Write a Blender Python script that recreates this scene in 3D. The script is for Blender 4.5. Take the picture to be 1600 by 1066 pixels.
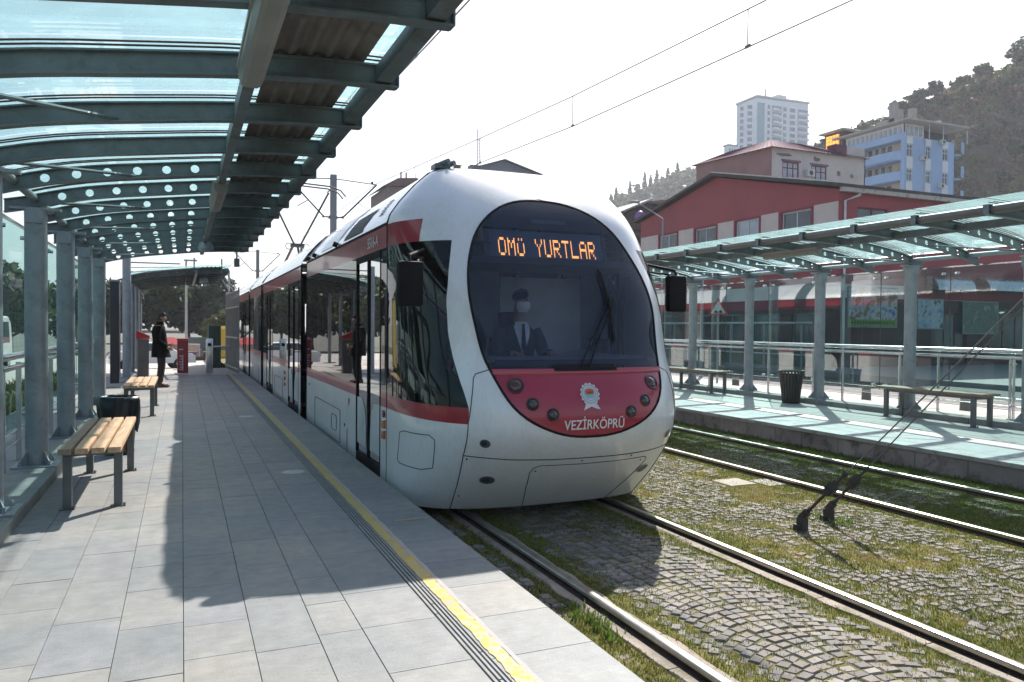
import bpy, bmesh, math, random
import numpy as np
from mathutils import Vector, Matrix, noise

# ---------------------------------------------------------------- clean, camera, light
for o in list(bpy.data.objects): bpy.data.objects.remove(o)
S = bpy.context.scene
COL = S.collection
R = math.radians
random.seed(7)
rng = np.random.default_rng(7)

F_PX, YAW, PITCH, ROLL, EYE = 1198.73, 0.4061, 0.0182, 0.0075, 1.4651
cam = bpy.data.cameras.new('camera'); cam.sensor_width = 36; cam.lens = F_PX/1600*36
cam.clip_start = 0.05; cam.clip_end = 6000
co = bpy.data.objects.new('camera', cam); COL.objects.link(co)
fw = Vector((math.sin(YAW)*math.cos(PITCH), math.cos(YAW)*math.cos(PITCH), -math.sin(PITCH)))
rt = Vector((math.cos(YAW), -math.sin(YAW), 0)); up = rt.cross(fw)
M = Matrix((rt, up, -fw)).transposed()
M = M @ Matrix.Rotation(ROLL, 3, 'Z')
co.matrix_world = Matrix.Translation((0, 0, EYE)) @ M.to_4x4()
S.camera = co

SUN_AZ, SUN_EL = R(40.0), R(39.9)
w = bpy.data.worlds.new('World'); S.world = w; w.use_nodes = True
nt = w.node_tree; bg = nt.nodes['Background']
sky = nt.nodes.new('ShaderNodeTexSky'); sky.sky_type = 'NISHITA'; sky.sun_disc = False
sky.sun_elevation = SUN_EL; sky.sun_rotation = SUN_AZ; sky.air_density = 1.0; sky.dust_density = 2.2; sky.ozone_density = 1.0
nt.links.new(sky.outputs[0], bg.inputs[0]); bg.inputs[1].default_value = 0.098
sl = bpy.data.lights.new('sun', 'SUN'); sl.energy = 4.9; sl.angle = R(0.55); sl.color = (1, .95, .87)
so = bpy.data.objects.new('sun', sl); COL.objects.link(so)
sd = Vector((math.sin(SUN_AZ)*math.cos(SUN_EL), math.cos(SUN_AZ)*math.cos(SUN_EL), math.sin(SUN_EL)))
so.rotation_euler = sd.to_track_quat('Z', 'Y').to_euler()
S.view_settings.view_transform = 'Standard'; S.view_settings.look = 'None'
S.view_settings.exposure = 0.85; S.view_settings.gamma = 1
S.render.engine = 'CYCLES'
try:
    S.cycles.max_bounces = 10; S.cycles.transparent_max_bounces = 24; S.cycles.volume_bounces = 0
    S.cycles.caustics_reflective = False; S.cycles.caustics_refractive = False
except Exception: pass

# ---------------------------------------------------------------- materials
MATS = {}
def nodes(name):
    m = bpy.data.materials.new(name); m.use_nodes = True; n = m.node_tree
    return m, n, n.nodes['Principled BSDF']
def coords(n, scale=(1,1,1)):
    tc = n.nodes.new('ShaderNodeTexCoord'); mp = n.nodes.new('ShaderNodeMapping')
    mp.inputs['Scale'].default_value = scale; n.links.new(tc.outputs['Object'], mp.inputs[0]); return mp.outputs[0]
def noise_tex(n, vec, scale, detail=5, rough=.55, dim=None):
    t = n.nodes.new('ShaderNodeTexNoise'); t.inputs['Scale'].default_value = scale
    t.inputs['Detail'].default_value = detail; t.inputs['Roughness'].default_value = rough
    n.links.new(vec, t.inputs['Vector']); return t
def ramp(n, fac, pts):
    r = n.nodes.new('ShaderNodeValToRGB'); e = r.color_ramp.elements
    e[0].position, e[0].color = pts[0][0], (*pts[0][1], 1); e[1].position, e[1].color = pts[-1][0], (*pts[-1][1], 1)
    for p, c in pts[1:-1]:
        k = e.new(p); k.color = (*c, 1)
    n.links.new(fac, r.inputs[0]); return r.outputs[0]
def mixc(n, fac, a, b, mode='MIX'):
    x = n.nodes.new('ShaderNodeMix'); x.data_type = 'RGBA'; x.blend_type = mode
    for s, v in ((x.inputs[0], fac), (x.inputs[6], a), (x.inputs[7], b)):
        if hasattr(v, 'links'): n.links.new(v, s)
        elif isinstance(v, (int, float)): s.default_value = v
        else: s.default_value = (*v, 1)
    return x.outputs[2]
def bump(n, b, h, strength=.3, dist=.01):
    k = n.nodes.new('ShaderNodeBump'); k.inputs['Strength'].default_value = strength; k.inputs['Distance'].default_value = dist
    n.links.new(h, k.inputs['Height']); n.links.new(k.outputs[0], b.inputs['Normal'])
def mat(name, col, rough=.5, metal=0, var=.15, vs=3, coat=0, bmp=0, bs=40, dirt=None, ds=2.0, emit=0, stretch=(1,1,1), spec=None, grime=False):
    if name in MATS: return MATS[name]
    m, n, b = nodes(name)
    vec = coords(n, stretch)
    t = noise_tex(n, vec, vs)
    lo = tuple(c*(1-var) for c in col); hi = tuple(min(1, c*(1+var)) for c in col)
    c = ramp(n, t.outputs[0], [(.3, lo), (.7, hi)])
    if dirt:
        t2 = noise_tex(n, vec, ds, 8, .7)
        f = ramp(n, t2.outputs[0], [(.5, (0,0,0)), (.68, (1,1,1))])
        c = mixc(n, f, c, dirt)
    if grime:   # fine road dust specks and streaks
        g1 = noise_tex(n, coords(n, (14, 14, 2.2)), 3.0, 8, .75); g2 = noise_tex(n, vec, 60, 4, .8)
        c = mixc(n, 1.0, c, ramp(n, g1.outputs[0], [(.36, (.93,.92,.905)), (.55, (1,1,1))]), 'MULTIPLY'); c = mixc(n, 1.0, c, ramp(n, g2.outputs[0], [(.27, (.72,.70,.67)), (.34, (1,1,1))]), 'MULTIPLY')
    n.links.new(c, b.inputs['Base Color'])
    b.inputs['Metallic'].default_value = metal
    rr = n.nodes.new('ShaderNodeMapRange'); rr.inputs[3].default_value = max(.02, rough*.8); rr.inputs[4].default_value = min(1, rough*1.2)
    n.links.new(t.outputs[0], rr.inputs[0]); n.links.new(rr.outputs[0], b.inputs['Roughness'])
    if coat: b.inputs['Coat Weight'].default_value = coat; b.inputs['Coat Roughness'].default_value = .05
    if spec is not None: b.inputs['Specular IOR Level'].default_value = spec
    if bmp:
        t3 = noise_tex(n, vec, bs, 6, .6); bump(n, b, t3.outputs[0], bmp, .01)
    if emit:
        b.inputs['Emission Color'].default_value = (*col, 1); b.inputs['Emission Strength'].default_value = emit
    MATS[name] = m; return m
def glass(name, tint, ior=1.5, rough=.01, haze=0.0, hcol=(.5,.6,.6), boost=1.0, trl=False):
    """thin sheet of tinted glass: clear tinted part, fresnel mirror part, a thin veil of dust or painted sky sheen"""
    if name in MATS: return MATS[name]
    m = bpy.data.materials.new(name); m.use_nodes = True; n = m.node_tree; n.nodes.clear()
    out = n.nodes.new('ShaderNodeOutputMaterial')
    tr = n.nodes.new('ShaderNodeBsdfTransparent'); tr.inputs[0].default_value = (*tint, 1)
    gl = n.nodes.new('ShaderNodeBsdfGlossy'); gl.inputs['Roughness'].default_value = rough
    fr = n.nodes.new('ShaderNodeFresnel'); fr.inputs[0].default_value = ior
    mu = n.nodes.new('ShaderNodeMath'); mu.operation = 'MULTIPLY'; mu.inputs[1].default_value = boost; mu.use_clamp = True
    n.links.new(fr.outputs[0], mu.inputs[0])
    mx = n.nodes.new('ShaderNodeMixShader'); n.links.new(mu.outputs[0], mx.inputs[0])
    n.links.new(tr.outputs[0], mx.inputs[1]); n.links.new(gl.outputs[0], mx.inputs[2])
    last = mx.outputs[0]
    if haze:
        df = n.nodes.new('ShaderNodeBsdfTranslucent' if trl else 'ShaderNodeBsdfDiffuse'); df.inputs[0].default_value = (*hcol, 1)
        m2 = n.nodes.new('ShaderNodeMixShader')
        t = noise_tex(n, coords(n, (1.2, 1.2, 1.2)), 2.5, 6, .65)
        mr = n.nodes.new('ShaderNodeMapRange'); mr.inputs[1].default_value = .3; mr.inputs[2].default_value = .75
        mr.inputs[3].default_value = haze*.8; mr.inputs[4].default_value = haze*1.2
        n.links.new(t.outputs[0], mr.inputs[0]); n.links.new(mr.outputs[0], m2.inputs[0])
        n.links.new(last, m2.inputs[1]); n.links.new(df.outputs[0], m2.inputs[2]); last = m2.outputs[0]
    n.links.new(last, out.inputs[0]); MATS[name] = m; return m

STEEL = mat('galvanised_steel', (.31,.345,.365), .55, .35, .13, 5, bmp=.05, dirt=(.25,.275,.28), ds=7)
STEEL_G = mat('green_grey_painted_steel', (.15,.185,.195), .5, .2, .22, 5, dirt=(.09,.10,.09), ds=4)
DARKST = mat('dark_steel', (.06,.065,.07), .5, .5, .25, 9)
INOX = mat('stainless_steel', (.62,.62,.63), .22, .95, .08, 8)
WHITE = mat('white_tram_paint', (.84,.86,.87), .22, 0, .02, 1.2, coat=.6, dirt=(.76,.78,.77), ds=1.6, stretch=(1,1,.45), grime=True)
GREYW = mat('pale_grey_tram_paint', (.70,.75,.77), .25, 0, .05, 1.5, coat=.5, dirt=(.52,.56,.56), ds=1.6)
RED = mat('crimson_tram_paint', (.40,.022,.055), .22, 0, .08, 2, coat=.6)
REDB = mat('red_band_paint', (.36,.018,.035), .3, 0, .12, 3, coat=.4)
BLACK = mat('black_rubber', (.014,.014,.016), .7, 0, .2, 9, spec=.15)
BLACKG = mat('black_plastic', (.012,.013,.015), .28, 0, .2, 5, coat=.3)
SEAM = mat('panel_joint_dark', (.03,.032,.035), .7)
LETTER = mat('white_lettering', (.82,.82,.82), .4, 0, .04)
LED = mat('orange_led', (1.0,.38,.09), .5, 0, 0, emit=1.5)
GL_ROOF = glass('teal_roof_glass', (.70,.97,1.0), 1.26, .02, .26, (.60,.93,.93), .6, trl=True)
GL_WALL = glass('teal_wall_glass', (.52,.73,.71), 1.5, .02, .05, (.40,.54,.52), .26)
GL_CABR = glass('cab_right_glass', (.62,.66,.68), 1.5, .01, .03, (.1,.11,.12), 1.0)
GL_TRAM = glass('dark_tram_glass', (.085,.09,.10), 1.52, .012, .02, (.08,.09,.1), 1.25)
GL_WIND = glass('windscreen_glass', (.66,.71,.79), 1.5, .01, .08, (.21,.275,.42), .9)  # blue veil colour stands in for the sky mirrored in the windscreen
GL_WIN = glass('window_glass', (.16,.18,.20), 1.5, .02, .10, (.25,.28,.32), 2.0)
WOODL = mat('pale_bench_wood', (.55,.37,.22), .55, 0, .22, 3, bmp=.12, bs=30, stretch=(9,1,9), dirt=(.36,.22,.12), ds=2.5)
WOODD = mat('dark_bench_wood', (.26,.19,.13), .6, 0, .25, 4, bmp=.12, bs=30, stretch=(9,1,9))
CONC = mat('kerb_concrete', (.30,.31,.29), .85, 0, .22, 2.5, bmp=.3, bs=25, dirt=(.17,.18,.15), ds=1.5)
CONCW = mat('platform_wall_stone', (.27,.25,.235), .9, 0, .35, 1.6, bmp=.5, bs=18, dirt=(.07,.07,.05), ds=3.4)

# ---------------------------------------------------------------- geometry helpers
SPLIT = set('bracing_rod tie_rod mast red_stripe window_band side_panel red_roof_band leg foot_plate side_rail glass_fixing tension_cable cantilever_arm insulator saloon_seats grab_pole balcony_door attic_window awning_end tail_light headlight sticker downpipe window_post window balcony end_frame white_strip roof_trim gutter door_panel marker_lamp roof_equipment eyes shoes trousers cream_reflection_band maroon_reflection_and_trim window_surround beige_panel window_bars stain bar rail post balcony_panel roof_chimneys case_frame housing_clip longitudinal_tube terrace side_mark cab_monitor wheel ear corner_post'.split())
class MB:
    def __init__(s): s.v = []; s.f = []; s.mi = []; s.m = 0
    def add(s, vs, fs):
        k = len(s.v); s.v += [tuple(map(float, v)) for v in vs]; s.f += [tuple(i+k for i in f) for f in fs]; s.mi += [s.m]*len(fs); return s
    def box(s, x0, x1, y0, y1, z0, z1):
        return s.add([(x0,y0,z0),(x1,y0,z0),(x1,y1,z0),(x0,y1,z0),(x0,y0,z1),(x1,y0,z1),(x1,y1,z1),(x0,y1,z1)],
              [(3,2,1,0),(4,5,6,7),(0,1,5,4),(1,2,6,5),(2,3,7,6),(3,0,4,7)])
    def bbox(s, x0, x1, y0, y1, z0, z1, b=.01):
        """box with chamfered edges"""
        bm = bmesh.new(); bmesh.ops.create_cube(bm, size=1)
        for v in bm.verts: v.co = Vector(((x0+x1)/2+v.co.x*(x1-x0), (y0+y1)/2+v.co.y*(y1-y0), (z0+z1)/2+v.co.z*(z1-z0)))
        bmesh.ops.bevel(bm, geom=bm.edges[:], offset=b, segments=2, affect='EDGES', profile=.6)
        s.frombm(bm); return s
    def frombm(s, bm):
        bm.verts.index_update(); s.add([v.co for v in bm.verts], [[v.index for v in f.verts] for f in bm.faces]); bm.free()
    def obox(s, c, size, rot=None, mtx=None):
        a = MB().box(-size[0]/2, size[0]/2, -size[1]/2, size[1]/2, -size[2]/2, size[2]/2)
        m = mtx or (rot.to_matrix() if rot else Matrix.Identity(3))
        return s.add([Vector(c)+m @ Vector(v) for v in a.v], a.f)
    def tube(s, pts, r, n=10, caps=True):
        pts = [Vector(p) for p in pts]; rs = r if hasattr(r, '__len__') else [r]*len(pts)
        vs = []; prev = None
        for i, p in enumerate(pts):
            t = (pts[min(i+1, len(pts)-1)]-pts[max(i-1, 0)]).normalized()
            a = prev if prev is not None else (Vector((0,0,1)) if abs(t.z) < .9 else Vector((1,0,0)))
            e1 = (a - t*a.dot(t)).normalized(); e2 = t.cross(e1); prev = e1
            for k in range(n):
                q = 2*math.pi*k/n; vs.append(p+e1*math.cos(q)*rs[i]+e2*math.sin(q)*rs[i])
        fs = [(i*n+k, i*n+(k+1)%n, (i+1)*n+(k+1)%n, (i+1)*n+k) for i in range(len(pts)-1) for k in range(n)]
        if caps: fs += [tuple(range(n))[::-1], tuple(range((len(pts)-1)*n, len(pts)*n))]
        return s.add(vs, fs)
    def prism(s, poly, a, b, axis='y'):
        n = len(poly)
        def P(p, t): return {'y': (p[0], t, p[1]), 'x': (t, p[0], p[1]), 'z': (p[0], p[1], t)}[axis]
        vs = [P(p, a) for p in poly]+[P(p, b) for p in poly]
        return s.add(vs, [tuple(range(n))[::-1], tuple(range(n, 2*n))]+[(i, (i+1)%n, n+(i+1)%n, n+i) for i in range(n)])
    def lathe(s, prof, c=(0,0,0), n=20, caps=True):
        vs = [(c[0]+r*math.cos(2*math.pi*k/n), c[1]+r*math.sin(2*math.pi*k/n), c[2]+z) for r, z in prof for k in range(n)]
        m = len(prof); fs = [(i*n+k, i*n+(k+1)%n, (i+1)*n+(k+1)%n, (i+1)*n+k) for i in range(m-1) for k in range(n)]
        if caps: fs += [tuple(range(n))[::-1], tuple(range((m-1)*n, m*n))]
        return s.add(vs, fs)
    def grid(s, P):
        h, wd = len(P), len(P[0])
        return s.add([p for row in P for p in row], [(i*wd+j, i*wd+j+1, (i+1)*wd+j+1, (i+1)*wd+j) for i in range(h-1) for j in range(wd-1)])
    def quad(s, a, b, c, d): return s.add([a, b, c, d], [(0,1,2,3)])
    def islands(s):
        p = list(range(len(s.v)))
        def f(i):
            while p[i] != i: p[i] = p[p[i]]; i = p[i]
            return i
        for q in s.f:
            a = f(q[0])
            for j in q[1:]: p[f(j)] = a
        g = {}
        for q, mi in zip(s.f, s.mi): g.setdefault(f(q[0]), []).append((q, mi))
        out = []
        for fs in g.values():
            b = MB(); ids = {}
            for q, mi in fs:
                for j in q:
                    if j not in ids: ids[j] = len(b.v); b.v.append(s.v[j])
                b.f.append(tuple(ids[j] for j in q)); b.mi.append(mi)
            out.append(b)
        return out
    def build(s, name, m, parent=None, smooth=False, auto=None):
        if name in SPLIT and parent is not None:
            isl = s.islands()
            if 1 < len(isl) <= 90:
                return [b.build2(name, m, parent, smooth, auto) for b in isl][0]
        return s.build2(name, m, parent, smooth, auto)
    def build2(s, name, m, parent=None, smooth=False, auto=None):
        me = bpy.data.meshes.new(name); off = parent_off(parent)
        me.from_pydata([(v[0]-off[0], v[1]-off[1], v[2]-off[2]) for v in s.v], [], s.f)
        ms = m if isinstance(m, (list, tuple)) else [m]
        for q in ms: me.materials.append(q)
        if len(ms) > 1: me.polygons.foreach_set('material_index', s.mi)
        me.update()
        bm = bmesh.new(); bm.from_mesh(me)
        if smooth is not False or auto: bmesh.ops.remove_doubles(bm, verts=bm.verts, dist=1e-5)
        bmesh.ops.recalc_face_normals(bm, faces=bm.faces); 
        if auto:
            for e in bm.edges:
                e.smooth = not (len(e.link_faces) == 2 and e.calc_face_angle(0) > R(auto))
        bm.to_mesh(me); bm.free()
        if smooth or auto: me.polygons.foreach_set('use_smooth', [True]*len(me.polygons))
        o = bpy.data.objects.new(name, me); COL.objects.link(o)
        if parent: o.parent = parent
        return o
def parent_off(p):
    o = Vector((0,0,0))
    while p is not None: o += p.location; p = p.parent
    return o
def tag(o, label=None, cat=None, group=None, kind=None):
    if label: o['label'] = label
    if cat: o['category'] = cat
    if group: o['group'] = group
    if kind: o['kind'] = kind
    return o
def thing(name, label, cat, loc=(0,0,0), group=None):
    o = bpy.data.objects.new(name, None); o.empty_display_size = .2; COL.objects.link(o); o.location = loc
    return tag(o, label, cat, group)
def struct(o, label=None): o['kind'] = 'structure'; return o
def copy_tree(o, parent=None):
    kids = [c for c in bpy.data.objects if c.parent == o] if parent is None and o not in KIDS else KIDS.get(o, [])
    c = o.copy(); COL.objects.link(c); c.parent = parent
    for ch in [k for k in o.children]: copy_tree(ch, c)
    return c
KIDS = {}
def npmesh(name, V, Fc, m, parent=None, smooth=False, mi=None):
    """fast mesh from numpy quads/tris"""
    me = bpy.data.meshes.new(name); off = np.array(parent_off(parent))
    V = np.asarray(V, np.float32).reshape(-1, 3)-off.astype(np.float32); k = Fc.shape[1]
    me.vertices.add(len(V)); me.vertices.foreach_set('co', V.ravel())
    me.loops.add(Fc.size); me.loops.foreach_set('vertex_index', Fc.ravel().astype(np.int32))
    me.polygons.add(len(Fc)); me.polygons.foreach_set('loop_start', np.arange(0, Fc.size, k, dtype=np.int32))
    try: me.polygons.foreach_set('loop_total', np.full(len(Fc), k, dtype=np.int32))
    except Exception: pass
    for q in (m if isinstance(m, (list, tuple)) else [m]): me.materials.append(q)
    if mi is not None: me.polygons.foreach_set('material_index', np.asarray(mi, np.int32))
    me.polygons.foreach_set('use_smooth', np.full(len(Fc), bool(smooth)))
    me.update(calc_edges=True); me.validate()
    o = bpy.data.objects.new(name, me); COL.objects.link(o)
    if parent: o.parent = parent
    return o
def text_mesh(name, body, size, m, parent, mtx, extrude=.002, align='CENTER', bend=None, sx=1.0, shear=0, bold=0):
    cu = bpy.data.curves.new(name, 'FONT'); cu.body = body; cu.size = size; cu.extrude = extrude; cu.align_x = align; cu.align_y = 'CENTER'
    cu.offset = bold; cu.shear = shear; cu.space_character = 1.02
    tmp = bpy.data.objects.new(name+'_curve', cu); COL.objects.link(tmp)
    dg = bpy.context.evaluated_depsgraph_get(); dg.update()
    me = bpy.data.meshes.new_from_object(tmp.evaluated_get(dg)); bpy.data.objects.remove(tmp)
    off = parent_off(parent)
    for v in me.vertices:
        p = Vector((v.co.x*sx, v.co.y, v.co.z))
        v.co = (bend(p) if bend else mtx @ p)-off
    me.materials.clear(); me.materials.append(m)
    o = bpy.data.objects.new(name, me); COL.objects.link(o)
    if parent: o.parent = parent
    return o
def frame_mtx(origin, xdir, zup=(0,0,1)):
    """text plane: local x -> xdir, local y -> up, local z -> out"""
    x = Vector(xdir).normalized(); y = Vector(zup).normalized(); z = x.cross(y)
    return Matrix.Translation(origin) @ Matrix((x, y, z)).transposed().to_4x4()

# ================================================================ SETTING: ground, platforms, tracks
GZ, RZ = -.288, -.229
C1, C2, XM = 3.16, 7.076, 5.118
EDGE_N, EDGE_F = 1.762, 8.474

def tone_mat(name, cols, rough=.8, bmp=.3, bs=60, dirt=None, spec=.35, gum=False):
    m, n, b = nodes(name); vec = coords(n)
    at = n.nodes.new('ShaderNodeAttribute'); at.attribute_name = 'tone'
    k = len(cols); c = ramp(n, at.outputs['Fac'], [(i/(k-1), cols[i]) for i in range(k)])
    t = noise_tex(n, vec, 9, 8, .65); f = ramp(n, t.outputs[0], [(.3, (.82,.82,.82)), (.7, (1.12,1.12,1.12))])
    c = mixc(n, 1.0, c, f, 'MULTIPLY')
    t0 = noise_tex(n, vec, 1.1, 6, .6); f = ramp(n, t0.outputs[0], [(.35, (.86,.87,.88)), (.65, (1.06,1.05,1.04))])
    c = mixc(n, 1.0, c, f, 'MULTIPLY')
    if dirt:
        t2 = noise_tex(n, vec, dirt[1], 9, .72); f2 = ramp(n, t2.outputs[0], [(dirt[2], (0,0,0)), (dirt[2]+.12, (1,1,1))]); c = mixc(n, f2, c, dirt[0])
    if gum:    # chewing gum spots, drips, scuffs
        v1 = n.nodes.new('ShaderNodeTexVoronoi'); v1.inputs['Scale'].default_value = 2.6; n.links.new(vec, v1.inputs['Vector'])
        c = mixc(n, ramp(n, v1.outputs['Distance'], [(.025, (.55,.55,.55)), (.04, (0,0,0))]), c, (.17,.17,.17))
        s1 = noise_tex(n, coords(n, (3, 22, 1)), 2.2, 8, .7); c = mixc(n, 1.0, c, ramp(n, s1.outputs[0], [(.3, (.90,.90,.89)), (.5, (1,1,1)), (.72, (1.07,1.06,1.04))]), 'MULTIPLY')
        s2 = noise_tex(n, vec, .55, 3, .5); c = mixc(n, 1.0, c, ramp(n, s2.outputs[0], [(.35, (.95,.98,1.03)), (.65, (1.05,1.01,.96))]), 'MULTIPLY')
    n.links.new(c, b.inputs['Base Color']); b.inputs['Roughness'].default_value = rough; b.inputs['Specular IOR Level'].default_value = spec
    t3 = noise_tex(n, vec, bs, 8, .65); bump(n, b, t3.outputs[0], bmp, .006)
    return m
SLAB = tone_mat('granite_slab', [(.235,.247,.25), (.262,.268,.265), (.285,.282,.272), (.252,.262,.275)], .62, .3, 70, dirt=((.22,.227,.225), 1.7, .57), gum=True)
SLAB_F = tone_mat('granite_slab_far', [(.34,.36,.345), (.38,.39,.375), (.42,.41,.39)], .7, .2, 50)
JOINT = mat('joint_sand', (.10,.10,.095), .95, bmp=.3)
STONE = tone_mat('cobble_granite', [(.135,.125,.115), (.18,.17,.16), (.23,.215,.20), (.215,.18,.16), (.29,.275,.255)], .8, .3, 90, dirt=((.12,.125,.06), 3.0, .60))

def slabs(name, xs, lens, y0, y1, z, m, parent=None, ch=.002, gap=.0016, jitter=.0008, stag=None):
    V, Fq, T = [], [], []
    for i in range(len(xs)-1):
        y = y0 - rng.uniform(0, lens[i])
        while y < y1:
            L = lens[i]*(rng.uniform(.75, 1.25) if stag is None else 1)
            a, b, c, d = xs[i]+gap/2, xs[i+1]-gap/2, max(y, y0)+gap/2, min(y+L, y1)-gap/2
            y += L
            if d-c < .03: continue
            zz = z+rng.uniform(-jitter, jitter); k = len(V)
            V += [(a,c,zz-.03),(b,c,zz-.03),(b,d,zz-.03),(a,d,zz-.03),(a+.0005,c+.0005,zz-ch),(b-.0005,c+.0005,zz-ch),(b-.0005,d-.0005,zz-ch),(a+.0005,d-.0005,zz-ch),
                  (a+ch,c+ch,zz),(b-ch,c+ch,zz),(b-ch,d-ch,zz),(a+ch,d-ch,zz)]
            for lo in (0, 4):
                Fq += [(k+lo+q, k+lo+(q+1) % 4, k+lo+4+(q+1) % 4, k+lo+4+q) for q in range(4)]
            Fq.append((k+8, k+9, k+10, k+11)); T += [rng.random()]*9
    o = npmesh(name, V, np.array(Fq), m, parent)
    at = o.data.attributes.new('tone', 'FLOAT', 'FACE'); at.data.foreach_set('value', np.array(T, np.float32)[:len(o.data.polygons)])
    return o

# --- earth: one sheet to the horizon, then tracks bed
m, n, b = nodes('earth_and_grass'); vec = coords(n)
t = noise_tex(n, vec, .25, 9, .7); c = ramp(n, t.outputs[0], [(.35, (.10,.10,.085)), (.5, (.13,.125,.11)), (.62, (.065,.09,.035))])
n.links.new(c, b.inputs['Base Color']); b.inputs['Roughness'].default_value = .95
struct(MB().quad((-2500,-600,-1.4),(2500,-600,-1.4),(2500,3000,-1.4),(-2500,3000,-1.4)).build('ground', m))
# mossy bed below the cobbles
m, n, b = nodes('mossy_bed'); vec = coords(n)
vo = n.nodes.new('ShaderNodeTexVoronoi'); vo.feature = 'F1'; vo.inputs['Scale'].default_value = 9; n.links.new(vec, vo.inputs['Vector'])
t = noise_tex(n, vec, 1.3, 9, .7); t2 = noise_tex(n, vec, 30, 6, .7)
c = ramp(n, t.outputs[0], [(.3, (.13,.12,.09)), (.44, (.125,.135,.04)), (.56, (.21,.195,.05)), (.72, (.22,.165,.05))])
c2 = ramp(n, t2.outputs[0], [(.3, (.5,.5,.5)), (.7, (1.3,1.3,1.3))]); c = mixc(n, 1.0, c, c2, 'MULTIPLY')
n.links.new(c, b.inputs['Base Color']); b.inputs['Roughness'].default_value = .95; bump(n, b, t2.outputs[0], .9, .03)
BEDM = m
struct(MB().quad((EDGE_N-.05,-3,GZ-.007),(EDGE_F+.05,-3,GZ-.007),(EDGE_F+.05,90,GZ-.007),(EDGE_N-.05,90,GZ-.007)).build('track_bed', BEDM))

# --- near platform
pb = MB(); pb.box(-2.4, EDGE_N-.006, -3, 24.2, -.40, -.022); struct(pb.build('platform', CONC))
xs = [-1.10, -.88, -.58, -.28, .005, .302, .59, .80, 1.178]
struct(slabs('platform_paving', xs, [.62,.58,.55,.58,.52,.60,.56,.62], -1.5, 24.2, 0, SLAB))
# tactile groove strip: three narrow bars, then the wide kerb slabs
struct(slabs('groove_strip', [1.181, 1.205, 1.228, 1.249], [.94,.94,.94], -1.5, 24.2, 0, SLAB, gap=.007, jitter=0, stag=1))
o = slabs('kerb_slab', [1.251, EDGE_N], [.473], -1.5, 24.2, 0, SLAB, stag=1); struct(o)
# worn yellow line
m, n, b = nodes('yellow_line_paint'); vec = coords(n)
t = noise_tex(n, vec, 22, 8, .75); f = ramp(n, t.outputs[0], [(.47, (0,0,0)), (.54, (1,1,1))])
c = mixc(n, f, (.62,.43,.045), (.40,.37,.29)); t5 = noise_tex(n, vec, 3, 4)
c = mixc(n, 1.0, c, ramp(n, t5.outputs[0], [(.3, (.85,.85,.85)), (.7, (1.05,1.05,1.05))]), 'MULTIPLY')
n.links.new(c, b.inputs['Base Color']); b.inputs['Roughness'].default_value = .7
YEL = m
P = []
for i in range(900):
    y = -1+i*.028; e = noise.noise(Vector((y*6, 1, 0)))*.010+noise.noise(Vector((y*27, 5, 0)))*.010
    e2 = noise.noise(Vector((y*5, 9, 0)))*.010+noise.noise(Vector((y*31, 4, 0)))*.008
    P.append([(1.268+e, y, .004), (1.30, y, .004), (1.340+e2, y, .004)])
struct(MB().grid(P).build('yellow_line', YEL))
m, n, b = nodes('pink_worn_paint'); vec = coords(n); t = noise_tex(n, vec, 8, 6, .7)
n.links.new(ramp(n, t.outputs[0], [(.4, (.42,.36,.34)), (.65, (.42,.40,.39))]), b.inputs['Base Color']); b.inputs['Roughness'].default_value = .8
P = [[(1.343+noise.noise(Vector((y*.17, 9, 0)))*.005, y*.03-1, .0022), (1.368+noise.noise(Vector((y*.2, 2, 0)))*.01, y*.03-1, .0022)] for y in range(800)]
struct(MB().grid(P).build('faded_line', m))
mb = MB()
for k in range(14):
    x0 = 1.47+k*.018; yy = 5.60+random.uniform(-.01,.01)
    mb.quad((x0,yy,.004),(x0+.016,yy+.003,.004),(x0+.016,yy+.035+random.uniform(-.012,.012),.004),(x0,yy+.03,.004))
struct(mb.build('yellow_dash', YEL))
# floor stickers
STK = mat('worn_white_sticker', (.50,.50,.50), .6, 0, .2, 20, dirt=(.30,.31,.33), ds=14)
for (x, y, lb) in ((1.017, 7.87, 'round worn white sticker on the paving beside the groove strip, the nearer one'), (.945, 12.94, 'round worn white sticker far down the platform paving')):
    mb = MB(); mb.lathe([(.10,.0022),(.112,.0022),(.112,.0036),(.10,.0036)], (x, y, 0), 28, False); mb.add([(x+.1*math.cos(a*.3), y+.1*math.sin(a*.3), .0035) for a in range(21)], [tuple(range(21))])
    tag(mb.build('floor_sticker', STK), lb, 'sticker', 'floor stickers on the near platform')
# raised plinths under the canopies
PL = mat('plinth_stone', (.24,.255,.245), .75, 0, .2, 2.0, bmp=.25, bs=30, dirt=(.15,.16,.14), ds=3)
for nm, x0, x1, ya, yb in (('plinth', -2.4, -1.092, -3, 18.3), ('plinth', 11.33, 12.25, 1, 19)):
    mb = MB(); y = ya
    while y < yb:
        mb.bbox(x0, x1, y+.003, min(y+1.2, yb)-.003, -.05, .095+random.uniform(-.002,.002), .012); y += 1.2
    struct(mb.build(nm, PL))

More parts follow.
